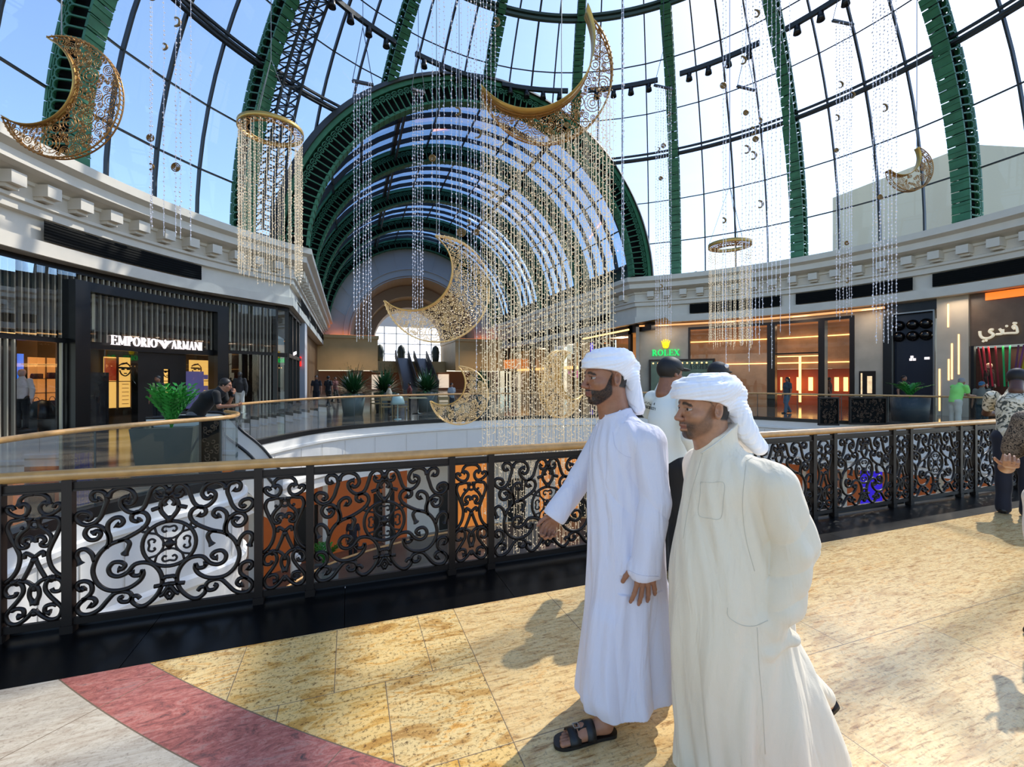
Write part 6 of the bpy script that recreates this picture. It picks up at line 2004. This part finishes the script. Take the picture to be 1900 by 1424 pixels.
scarf(T1, T1s, wr, ex, 'headscarf', man, M_SCARF, cutA)

# -------- man in cream robe (right, nearest) --------
X2, Y2 = .89, 1.85
T2 = head_frame((-.094, 0, 1.528), (-cos(.13), -sin(.13), 0), 1.06, nod=.03)
T2s = 1.06
P = head_prims(T2, T2s, jaw=1.08, openm=.004)
P += [cap((-.06, 0, 1.39), (-.02, 0, 1.26), .060, .066, k=.03), cap((0, 0, 1.08), (0, 0, .95), .14, .15, k=.05), cap((0, 0, .95), (0, 0, .85), .15, .14, k=.04),
      cap((0, -.02, 1.22), (.09, -.15, 1.22), .055, .05, k=.03), cap((0, .02, 1.22), (-.02, .17, 1.22), .055, .05, k=.03)]
P += [cap((.10, -.16, 1.22), (.19, -.18, 1.0), .052, .044, k=.02), cap((.19, -.19, 1.0), (.10, -.16, .76), .04, .03, k=.02)]
P += hand((.10, -.16, .77), (-.1, .05, -1), (-1, .1, 0), (-.2, .3, 0), 1.0, curl=.2)
P += [cap((-.02, .18, 1.22), (.02, .22, 1.0), .052, .044, k=.02), cap((.02, .24, 1.0), (-.02, .22, .78), .04, .03, k=.02)]
P += hand((-.02, .22, .79), (-.1, .05, -1), (-1, -.1, 0), (-.2, -.3, 0), 1.0, curl=.3)
P += [cap((-.01, -.04, .86), (-.03, -.06, .46), .09, .062, k=.04), cap((-.03, -.06, .46), (-.02, -.09, .10), .058, .038, k=.02),
      cap((.05, .05, .86), (.22, .10, .47), .095, .065, k=.04), cap((.22, .10, .47), (.52, .20, .20), .06, .038, k=.02)]
f1 = add_foot(P, (.01, -.09, .014), (-.24, -.15, .014), (-.02, -.09, .10))
f2 = add_foot(P, (.60, .24, .13), (.42, .19, .02), (.55, .22, .20))
D, lo, ax = sdf_field(P, VX)
man2 = to_mesh(D, lo, VX, 'person', skin_material('man_skin')); keep_largest(man2)
place(man2, X2, Y2, 'man with short stubble in cream robe with chest pocket, nearest to the viewer')
def beard2(x, y, z):
    zc = np.interp(x, [0, .012, .03, .045, .062, .08, .12], [.03, .02, -.018, -.038, -.052, -.052, -.047])
    low = np.interp(x, [0, .02, .05, .08, .12], [-.06, -.085, -.11, -.13, -.135])
    b = smoothstep(.012, -.010, z-zc)*smoothstep(-.012, .01, z-low)*smoothstep(.0, .016, x)
    m = smoothstep(.0, .006, np.abs(z+.072)-.010)+(np.abs(y) > .023)
    chin = smoothstep(.055, .085, x)
    return b*np.clip(m, 0, 1)*(.5+.42*chin)
paint(man2, T2, 'b07f60', '17100c', beard2, sc=T2s, stubble=.9, seed=4)
eyes(man2, T2, T2s, (1, .1, -.05)); sandal(man2, f1); sandal(man2, f2)
W2 = world_of(X2, Y2)
keys = [(.03, .15, .02, .33, .22), (.2, .12, .01, .30, .21), (.4, .07, 0, .27, .20), (.6, .015, 0, .24, .195), (.85, -.002, 0, .222, .19), (1.0, -.0, 0, .205, .175), (1.15, .005, 0, .18, .165), (1.22, .0, 0, .165, .175), (1.28, -.01, 0, .14, .155), (1.325, -.03, 0, .105, .12), (1.36, -.04, 0, .084, .088), (1.395, -.05, 0, .076, .076), (1.43, -.04, 0, .073, .074), (1.48, -.03, 0, .07, .072)]
P = [stack(keys), cap((.02, -.08, 1.29), (.105, -.16, 1.25), .06, .08, k=.05), cap((-.02, .10, 1.29), (-.02, .18, 1.25), .06, .08, k=.05)]
P += [cap((.105, -.165, 1.245), (.165, -.185, 1.02), .082, .074, k=.008), cap((.165, -.185, 1.02), (.12, -.165, .80), .074, .066, k=.008), cap((.12, -.165, .80), (.07, -.15, .70), .062, .045, k=.035)]
P += [cap((-.03, .19, 1.25), (.0, .23, 1.0), .075, .066, k=.03), cap((.0, .23, 1.0), (-.02, .22, .80), .066, .062, k=.02)]
P += [cap((.25, .1, .45), (.53, .2, .2), .09, .06, k=.10)]
# pocket flap standing out under the hidden hand
P += [cap((.05, -.175, .74), (.15, -.19, .68), .022, .014, k=.035), cap((.15, -.19, .68), (.06, -.19, .63), .014, .012, k=.03)]
D, lo, ax = sdf_field(P, .0042)
n = D.shape; X, Y, Z = np.meshgrid(*[lo[i]+np.arange(n[i])*.0042 for i in range(3)], indexing='ij', sparse=True)
th = np.arctan2(Y, X-.01); low = smoothstep(1.0, .2, Z)
disp = -.022*low*(np.abs(np.sin(3.2*th+1.0*Z+1.4))**.7-.5)-.012*low*np.sin(8*th-3*Z+2+1.5*np.sin(4*Z))-.008*smoothstep(.2, .7, Z)*(np.abs(np.sin(4*th+2.0*Z+1.8*np.sin(3.3*Z+2)))**.6-.5)*smoothstep(1.33, 1.1, Z)-.003*np.sin(17*th+8*Z+3*np.sin(6*Z))
arm = (Y < -.12)*smoothstep(.62, .8, Z)*smoothstep(.04, .08, X)
disp = disp*smoothstep(1.36, 1.30, Z)
disp = disp+arm*(-.008*(np.abs(np.sin(15*Z-18*X+2*np.sin(7*Z)))**.6-.5)*smoothstep(1.25, 1.12, Z)-.004*np.sin(45*X+8*Z))
D = D+disp.astype(np.float32)
D = np.maximum(D, (.035+.12*np.clip(X-.3, 0, .4))-Z)
D = np.maximum(D, Z-(1.378+.55*(X+.14)))
robe2 = to_mesh(D, lo, .0042, 'robe', cloth('cream_robe_linen', 'eadcc3', .4), man2); keep_largest(robe2)
M_SEAM2 = mat('cream_seam', 'cfc7b6', .8)
surf_line(robe2, W2, [(1305, 838), (1296, 870), (1284, 910), (1274, 960), (1268, 1000)], .0008, M_SEAM2, 'placket_seam')
surf_line(robe2, W2, [(1300, 895), (1320, 896), (1343, 897), (1342, 930), (1337, 962), (1315, 962), (1296, 955), (1299, 920), (1300, 896)], .0008, M_SEAM2, 'chest_pocket')
surf_line(robe2, W2, [(1385, 858), (1380, 900), (1378, 945), (1384, 1000), (1400, 1060)], .0008, M_SEAM2, 'armhole_seam')
surf_line(robe2, W2, [(1384, 856), (1405, 845), (1428, 843), (1450, 855)], .0008, M_SEAM2, 'shoulder_seam')
surf_line(robe2, W2, [(1350, 1128), (1352, 1145), (1375, 1160), (1400, 1162), (1425, 1152)], .001, M_SEAM2, 'pocket_seam')
surf_line(robe2, W2, [(1405, 1165), (1408, 1230), (1415, 1310), (1420, 1400)], .0008, M_SEAM2, 'side_seam')
surf_line(robe2, W2, [(1301, 842), (1330, 822), (1358, 797)], .0035, mat('cream_collar', 'e0dccf', .8), 'collar_band')
wr2 = [(-.002, .044, .104, .088, .019, .10, 0), (-.006, .064, .110, .094, .022, .06, .06), (-.010, .086, .108, .092, .022, .02, -.06), (-.016, .102, .090, .076, .020, .0, .05), (-.02, .116, .060, .05, .018, .0, 0), (-.012, .052, .114, .094, .016, .20, 0)]
ex2 = [((-.08, 0, .08), (-.135, 0, .05), .045, .04, .02), ((-.10, .0, .05), (-.15, -.0, -.03), .045, .04, .02), ((-.11, -.02, .02), (-.17, -.02, -.10), .038, .036, .02), ((-.11, .03, .0), (-.155, .03, -.09), .036, .036, .02), ((-.165, -.03, -.09), (-.225, -.045, -.165), .036, .030, .02), ((-.15, .02, -.09), (-.205, .03, -.16), .036, .03, .02)]
def cutB(x, y, z):
    line = np.interp(x, [-.25, -.13, -.105, -.05, -.01, .05, .12], [-.4, -.24, -.10, .004, .022, .034, .038])
    return np.maximum(line-z, -.21-z)
scarf(T2, T2s, wr2, ex2, 'headscarf', man2, M_SCARF, cutB, amp=.004)
# ---------------- everybody else ----------------
def pattern_cloth(name, c1, c2, c3, scale):
    if name in MATS: return MATS[name]
    m = mat(name, c1, .8); nt = m.node_tree; b = nt.nodes['Principled BSDF']
    tc = nt.nodes.new('ShaderNodeTexCoord'); n = nt.nodes.new('ShaderNodeTexNoise'); n.inputs['Scale'].default_value = scale; n.inputs['Distortion'].default_value = 2.5; n.inputs['Detail'].default_value = 3
    nt.links.new(tc.outputs['Object'], n.inputs['Vector']); r = nt.nodes.new('ShaderNodeValToRGB'); nt.links.new(n.outputs[0], r.inputs[0]); r.color_ramp.interpolation = 'CONSTANT'
    e = r.color_ramp.elements; e[0].color = hexc(c2); e[1].position = .46; e[1].color = hexc(c1); x = e.new(.56); x.color = hexc(c3)
    nt.links.new(r.outputs[0], b.inputs['Base Color']); return m
def figure(label, px, Y, h=1.72, face=0.0, lean=(0, 0), arms=None, legs=None, shirt='1c1c20', pants='15151a', skin='9a6a50', hair='120d0b', hat=None, vox=None, long_sleeve=False, base=0.0, shoe='0e0e10', girth=1.0, head_off=(0, 0, 0), nod=.1, hairlong=False, shirt_m=None, top_z=None, name='person', cat='person', skirt=None, X=None, headless=False):
    """face: heading in radians, 0 looks away from the viewer, pi/2 looks to the right"""
    X = (px-950)/F*Y if X is None else X
    vox = vox or max(.009, Y*.0011)
    Fv = A3(sin(face), cos(face), 0); Lv = A3(-cos(face), sin(face), 0)
    def J(f, l, z): return Fv*f*h/1.72+Lv*l*h/1.72+A3(0, 0, z*h/1.72)
    lf, ll = lean
    hip = J(0, 0, .92); ch = J(lf*.55, ll*.5, 1.26-.10*abs(lf)); nk = J(lf*1.0, ll, 1.47-.26*abs(lf)); 
    hd = nk+J(*((.02+head_off[0]), head_off[1], .15+head_off[2]))
    g = girth; S = {}
    for s, nm in ((1, 'L'), (-1, 'R')):
        sh = nk+J(0, s*.175*g, -.06); 
        a = (arms or {}).get(nm, ((.0, s*.24, 1.12), (.05, s*.25, .88)))
        S[nm] = (sh, J(*a[0]), J(*a[1]))
        l = (legs or {}).get(nm, ((.01, s*.09, .5), (.0, s*.095, .08)))
        S['l'+nm] = (J(0, s*.085, .88), J(*l[0]), J(*l[1]))
    k = h/1.72
    P = [cap(hip, ch, .115*k*g, .125*k*g, k=.05), cap(ch, nk-A3(0, 0, .06), .12*k*g, .09*k*g, k=.05), cap(nk-A3(0, 0, .05), nk+A3(0, 0, .06)+(hd-nk)*.3, .058*k, .052*k, k=.03)]
    T = head_frame(hd, (Fv[0], Fv[1], 0), k, nod=nod)
    if vox < .012: P += head_prims(T, k)
    else: P += [ell(hd, (.095*k, .08*k, .115*k), T['R'], .02), ell(hd+T['R']@A3(.09, 0, -.03)*k, (.018*k, .014*k, .02*k), T['R'], .015)]
    for nm in 'LR':
        sh, el, wr = S[nm]; P += [cap(sh, el, .048*k*g, .040*k, k=.03), cap(el, wr, .038*k, .027*k, k=.02)]
        d = wr-el; d /= np.linalg.norm(d)
        if vox < .012: P += hand(wr, d, np.cross(d, Lv) if abs(d@Lv) < .9 else A3(0, 0, 1), Fv, k, curl=.8, spread=.04)
        else:
            P += [cap(wr, wr+d*.09*k, .030*k, .026*k, k=.02)]
            for q in range(4): P.append(cap(wr+d*.08*k+Fv*(.02-.013*q)*k, wr+d*.16*k+Fv*(.02-.013*q)*k, .010*k, .008*k, k=.006))
            P.append(cap(wr+d*.03*k, wr+(d*.08+Fv*.035)*k, .012*k, k=.008))
        a, b_, c = S['l'+nm]; P += [cap(a, b_, .085*k*g, .056*k, k=.04), cap(b_, c, .054*k, .036*k, k=.02), cap(c+A3(0, 0, -.04*k), c+Fv*.15*k+A3(0, 0, -.055*k), .035*k, .028*k, k=.02)]
    D, lo, _ = sdf_field(P, vox)
    me = to_mesh(D, lo, vox, name, skin_material('man_skin'))
    paint(me, T, skin, hair, lambda x, y, z: x*0, sc=k)
    o3 = CW(X, Y, base); me.location = o3; me.rotation_euler = (0, 0, -YAW); tag(me, label, cat)
    def child(P, nm, m, v=vox, cut=None):
        D, lo, _ = sdf_field(P, v)
        if cut:
            n = D.shape; Xg, Yg, Zg = np.meshgrid(*[lo[i]+np.arange(n[i])*v for i in range(3)], indexing='ij', sparse=True); D = cut(D, Xg, Yg, Zg)
        return to_mesh(D, lo, v, nm, m, me)
    o = .016+.3*vox
    P = [cap(hip-A3(0, 0, .02), ch, .125*k*g+o, .13*k*g+o, k=.05), cap(ch, nk-A3(0, 0, .055), .125*k*g+o, .09*k*g+o*.6, k=.05), cap(nk-A3(0, 0, .02), nk+A3(0, 0, .035*k)+Fv*.01, .07*k, .064*k, k=.03)]
    for nm in 'LR':
        sh, el, wr = S[nm]; e2 = wr-(wr-el)*.03 if long_sleeve else sh+(el-sh)*.62
        P.append(cap(sh, el if long_sleeve else e2, .055*k*g+o*.7, .05*k+o*.7, k=.03))
        if long_sleeve: P.append(cap(el, e2, .05*k+o*.6, .036*k+o*.5, k=.02))
    sm = shirt_m or cloth('cloth_'+shirt, shirt, .1)
    hz = hip[2]-.05
    child(P, 'shirt', sm, cut=lambda D, x, y, z: np.maximum(D-.004*np.sin(28*z+14*x), hz-z))
    P = [cap(hip+A3(0, 0, .04), hip-A3(0, 0, .02), .118*k*g+o*.7, k=.04)]
    for nm in 'LR':
        a, b_, c = S['l'+nm]; P += [cap(a, b_, .09*k*g+o*.6, .066*k+o*.6, k=.04), cap(b_, c-A3(0, 0, .03), .064*k+o*.6, .056*k+o*.5, k=.02)]
    child(P, 'trousers', cloth('cloth_'+pants, pants, .1), cut=lambda D, x, y, z: np.maximum(D-.004*np.sin(23*z+9*x), z-(hip[2]+.05)))
    P = []
    for nm in 'LR':
        c = S['l'+nm][2]; P += [cap(c+A3(0, 0, -.045*k)-Fv*.03, c+Fv*.17*k+A3(0, 0, -.055*k), .042*k, .034*k, k=.01)]
    child(P, 'shoes', mat('shoe_'+shoe, shoe, .4))
    hc = hd; R3 = T['R']
    if hat:
        P = [ell(hc+R3@A3(-.008, 0, .045)*k, A3(.108, .09, .085)*k, R3, .01)]
        if hat[1]: P.append(ell(hc+R3@A3(.12, 0, .045)*k, A3(.07, .065, .012)*k, R3, .01))
        child(P, 'cap', mat('cap_'+hat[0], hat[0], .6), max(.006, vox*.8), cut=lambda D, x, y, z: np.maximum(D, -((x-hc[0])*R3[0][2]+(y-hc[1])*R3[1][2]+(z-hc[2])*R3[2][2]-.025*k)))
    P = [ell(hc+R3@A3(-.022, 0, .03)*k, A3(.098, .088, .095)*k, R3, .01)]
    if hairlong: P += [cap(hc+R3@A3(-.06, 0, 0)*k, hc+R3@A3(-.09, 0, -.25)*k, .07*k, .06*k, k=.03)]
    child(P, 'hair', mat('hair_'+hair, hair, .6), max(.006, vox*.8), cut=lambda D, x, y, z: np.maximum(D, ((x-hc[0])*R3[0][0]+(y-hc[1])*R3[1][0]+(z-hc[2])*R3[2][0])*1.0-.045*k-.45*((x-hc[0])*R3[0][2]+(y-hc[1])*R3[1][2]+(z-hc[2])*R3[2][2])))
    return me, T, S, J
walk = {'L': ((.12, .09, .5), (.18, .095, .08)), 'R': ((.05, -.09, .52), (-.22, -.095, .12))}
H = pi/2
# security guard seen from behind, phone at his ear
g_, T_, S_, J_ = figure('guard seen from behind in pale shirt, black trousers and black cap', 1240, 3.75, 1.80, face=1.15,
  arms={'L': ((.10, .34, 1.28), (.10, .16, 1.52)), 'R': ((-.04, -.27, 1.14), (.04, -.28, .90))}, shirt='dfe4e0', pants='0b0b0e', skin='8a5a40', hat=('0a0c12', True), vox=.0085, long_sleeve=True, nod=.15)
txt = MB()
sh_o = [c for c in g_.children if c.name.startswith('shirt')][0]
def back_marks(o, px, py, w, rows):
    me = o.data; bv = BVHTree.FromPolygons([v.co for v in me.vertices], [p.vertices for p in me.polygons]); inv = (Matrix.Translation(Vector(g_.location))@Matrix.Rotation(-YAW, 4, 'Z')).inverted(); eye = inv@Vector((0, 0, EYE)); b = MB()
    def hit(x, y):
        h = bv.ray_cast(eye, (inv@Vector(PX(x, y, 3.0))-eye).normalized()); return None if h[0] is None else h[0]+h[1]*.002
    sx = 2.35/len('SECURITY'); x = 0
    for c in 'SECURITY':
        L, W = serif(c)
        for (p, q, ww) in L:
            h1 = hit(px+(x+p[0])*3.3, py+x*.9-p[1]*5); h2 = hit(px+(x+q[0])*3.3, py+x*.9-q[1]*5)
            if h1 is not None and h2 is not None: b.bar(h1, h2, .0035, .002)
        x += W+.1
    for k_ in ((0, -9, 4, -11), (5, -8, 9, -10), (9, -8, 12, -5), (13, -7, 17, -7), (18, -5, 19, -9)):
        h1 = hit(px+k_[0], py+k_[1]); h2 = hit(px+k_[2], py+k_[3])
        if h1 is not None and h2 is not None: b.bar(h1, h2, .006, .002)
    if b.f: b.build('back_lettering', mat('black_print2', '15161a', .6), o)
back_marks(sh_o, 1196, 757, 0, 1)
# second guard, mostly hidden
g2, T2_, _, _ = figure('person in black cap with round white badge, almost hidden behind the man in cream robe', 1331, 4.3, 1.78, face=.9, shirt='cfdadb', pants='0b0b0e', hat=('17171c', True), long_sleeve=True, vox=.012)
b = MB(); c = T2_['o']+T2_['R']@A3(-.03, -.09, .085); b.sphere(c, (.022, .012, .02), 10, 8); b.build('badge', mat('badge_white', 'e8e4e4', .5), g2)
# man leaning on the left rail
me, T_, S_, J_ = figure('man in black t-shirt leaning on the left glass rail with a hand at his face', 396, 8.75, 1.78, face=1.35, lean=(.42, 0),
  arms={'L': ((.50, .16, 1.06), (.62, .06, 1.26)), 'R': ((.48, -.20, 1.06), (.74, -.22, 1.07))}, shirt='0c0c0f', pants='6a6a6c', skin='a8765c', vox=.0095, head_off=(.08, 0, -.04), nod=.25, X=(362-950)/F*8.75)
b = MB(); c = S_['L'][2]; b.obox(c+A3(-.0, -.03, .05), (.012, 0, .02), (0, .035, 0), (-.03, 0, .07)); b.build('phone', mat('phone_black', '0a0a0c', .3), me)
# staff in the shop doorway
figure('bearded shop assistant in dark jacket standing inside the shop behind the green plant', 293, 16.0, 1.72, face=pi, shirt='141416', pants='101014', vox=.018)
# mannequins
def mannequin(px, Y, lab, shirt, pants, skin='c9a090', base=.12):
    o, T_, S_, J_ = figure(lab, px, Y, 1.78, face=pi-.3, shirt=shirt, pants=pants, skin=skin, hair=skin, vox=.018, base=base, long_sleeve=True, name='mannequin', cat='mannequin', shoe=pants)
    b = MB(); b.lathe([(0, 0), (.34, 0), (.34, -base), (0, -base)], (0, 0, 0), 20); b.build('plinth', M_BLACK, o)
    return o
mannequin(41, 13.6, 'mannequin in white zip jacket and black trousers in the left shop window', 'e2d2cc', '0e0e12')
mannequin(445, 19.4, 'dark topped mannequin in pale trousers in the window right of the black portal', '2a2422', 'cfc6b8', '3a3430')
mannequin(1835, 19.3, 'mannequin with pale head and dark coat among the coloured ribbons', '2a1c20', '1a1416', 'f0e0d0', base=.5)
# distant walkers in the hall
for px, Y, h, f, s1, lab in ((587, 24.5, 1.78, 2.9, '15151a', 'dark clothed walker nearest the white pier in the hall'), (609, 26, 1.76, .3, '101014', 'dark clothed walker second from the white pier'), (622, 30, 1.7, 2.0, '6a3a34', 'walker in dull red top behind the two dark walkers'), (640, 31, 1.74, .5, '14141a', 'dark clothed walker beside the round stone column')):
    figure(lab, px, Y, h, face=f, shirt=s1, pants='0e0e12', vox=.026, legs=walk)
figure('seated café guest in cream top, left of the dome lamp', 722, 20.4, 1.35, face=1.2, shirt='b8a890', pants='2a2a30', vox=.024)
figure('café guest in red top beyond the rail, right of the dome lamp', 760, 23, 1.4, face=4.4, shirt='8a3a34', pants='2a2a30', vox=.024)
figure('café guest in grey top beyond the rail, behind the small low crescent', 838, 21.2, 1.4, face=2.4, shirt='8c9094', pants='2a2a30', vox=.024)
# right hand side
figure('woman with long dark hair and blue jeans walking past the bronze framed windows', 1461, 21.0, 1.68, face=4.6, shirt='3a4248', pants='5a7080', vox=.02, hairlong=True, legs=walk)
figure('person in dark clothes inside the bronze framed shop, right of the lit door', 1538, 24.5, 1.68, face=2.2, shirt='5a3a30', pants='241818', vox=.024)
figure('man with black face mask standing behind the plant before the navy shopfront', 1677, 18.6, 1.74, face=pi, shirt='14161a', pants='101014', vox=.018)
me, T_, S_, J_ = figure('grey haired man in lime green shirt leaning on the far right rail', 1772, 14.6, 1.72, face=1.5, lean=(.16, 0),
  arms={'L': ((.28, .18, 1.10), (.52, .10, 1.10)), 'R': ((.24, -.20, 1.10), (.52, -.12, 1.08))}, shirt='8fe070', pants='b8b8a8', hair='8a8884', vox=.014, nod=.55, head_off=(.06, 0, -.05), girth=1.12)
figure('child in blue cap beside the man in lime green shirt', 1822, 14.9, 1.52, face=4.2, shirt='6a6a60', pants='2a3a40', hat=('2a5a78', True), vox=.014, nod=.4)
# man in leaf patterned shirt bending over the bridge rail
me, T_, S_, J_ = figure('man in leaf patterned shirt leaning over the bridge rail at the right edge', 1880, 5.4, 1.80, face=.9, lean=(.22, 0),
  arms={'L': ((.34, .26, 1.14), (.50, .14, 1.12)), 'R': ((.26, -.26, 1.14), (.48, -.16, 1.10))}, shirt_m=pattern_cloth('leaf_shirt', 'cfc3a6', '4a4c44', 'e0d8c4', 11), pants='141828', skin='5a3a2c', vox=.0095, nod=.5, girth=1.12, hat=('141824', False), X=(1884-950)/F*5.4)
# woman in white trousers with a phone
me, T_, S_, J_ = figure('woman in leopard print top and white trousers holding a phone, right edge', 1925, 2.85, 1.66, face=4.3, 
  arms={'L': ((.06, .27, 1.10), (.30, .16, 1.17)), 'R': ((-.02, -.27, 1.07), (.26, -.16, 1.12))}, shirt_m=pattern_cloth('leopard_top', '8a7a68', '1a1512', '4a3c30', 45), pants='e6e4e0', skin='b08468', vox=.007, hairlong=True, nod=.3, X=(1972-950)/F*2.85)
b = MB(); c = S_['L'][2]; b.obox(c+A3(-.05, -.05, .04), (.035, .0, .0), (0, .06, .02), (0, -.004, .006)); b.build('phone', mat('phone_black', '0a0a0c', .3), me)
# person on the floor below
figure('person in white shirt on the floor below, seen through the narrow scroll panel', 548, 14.4, 1.74, face=.6, shirt='e6e4e0', pants='2a2a30', vox=.016, base=-5.5)
figure('person in dark clothes on the floor below beside the dark doorway', 655, 17.5, 1.7, face=3.0, shirt='2a2a34', pants='18181c', vox=.02, base=-5.5)
bpy.context.view_layer.update()
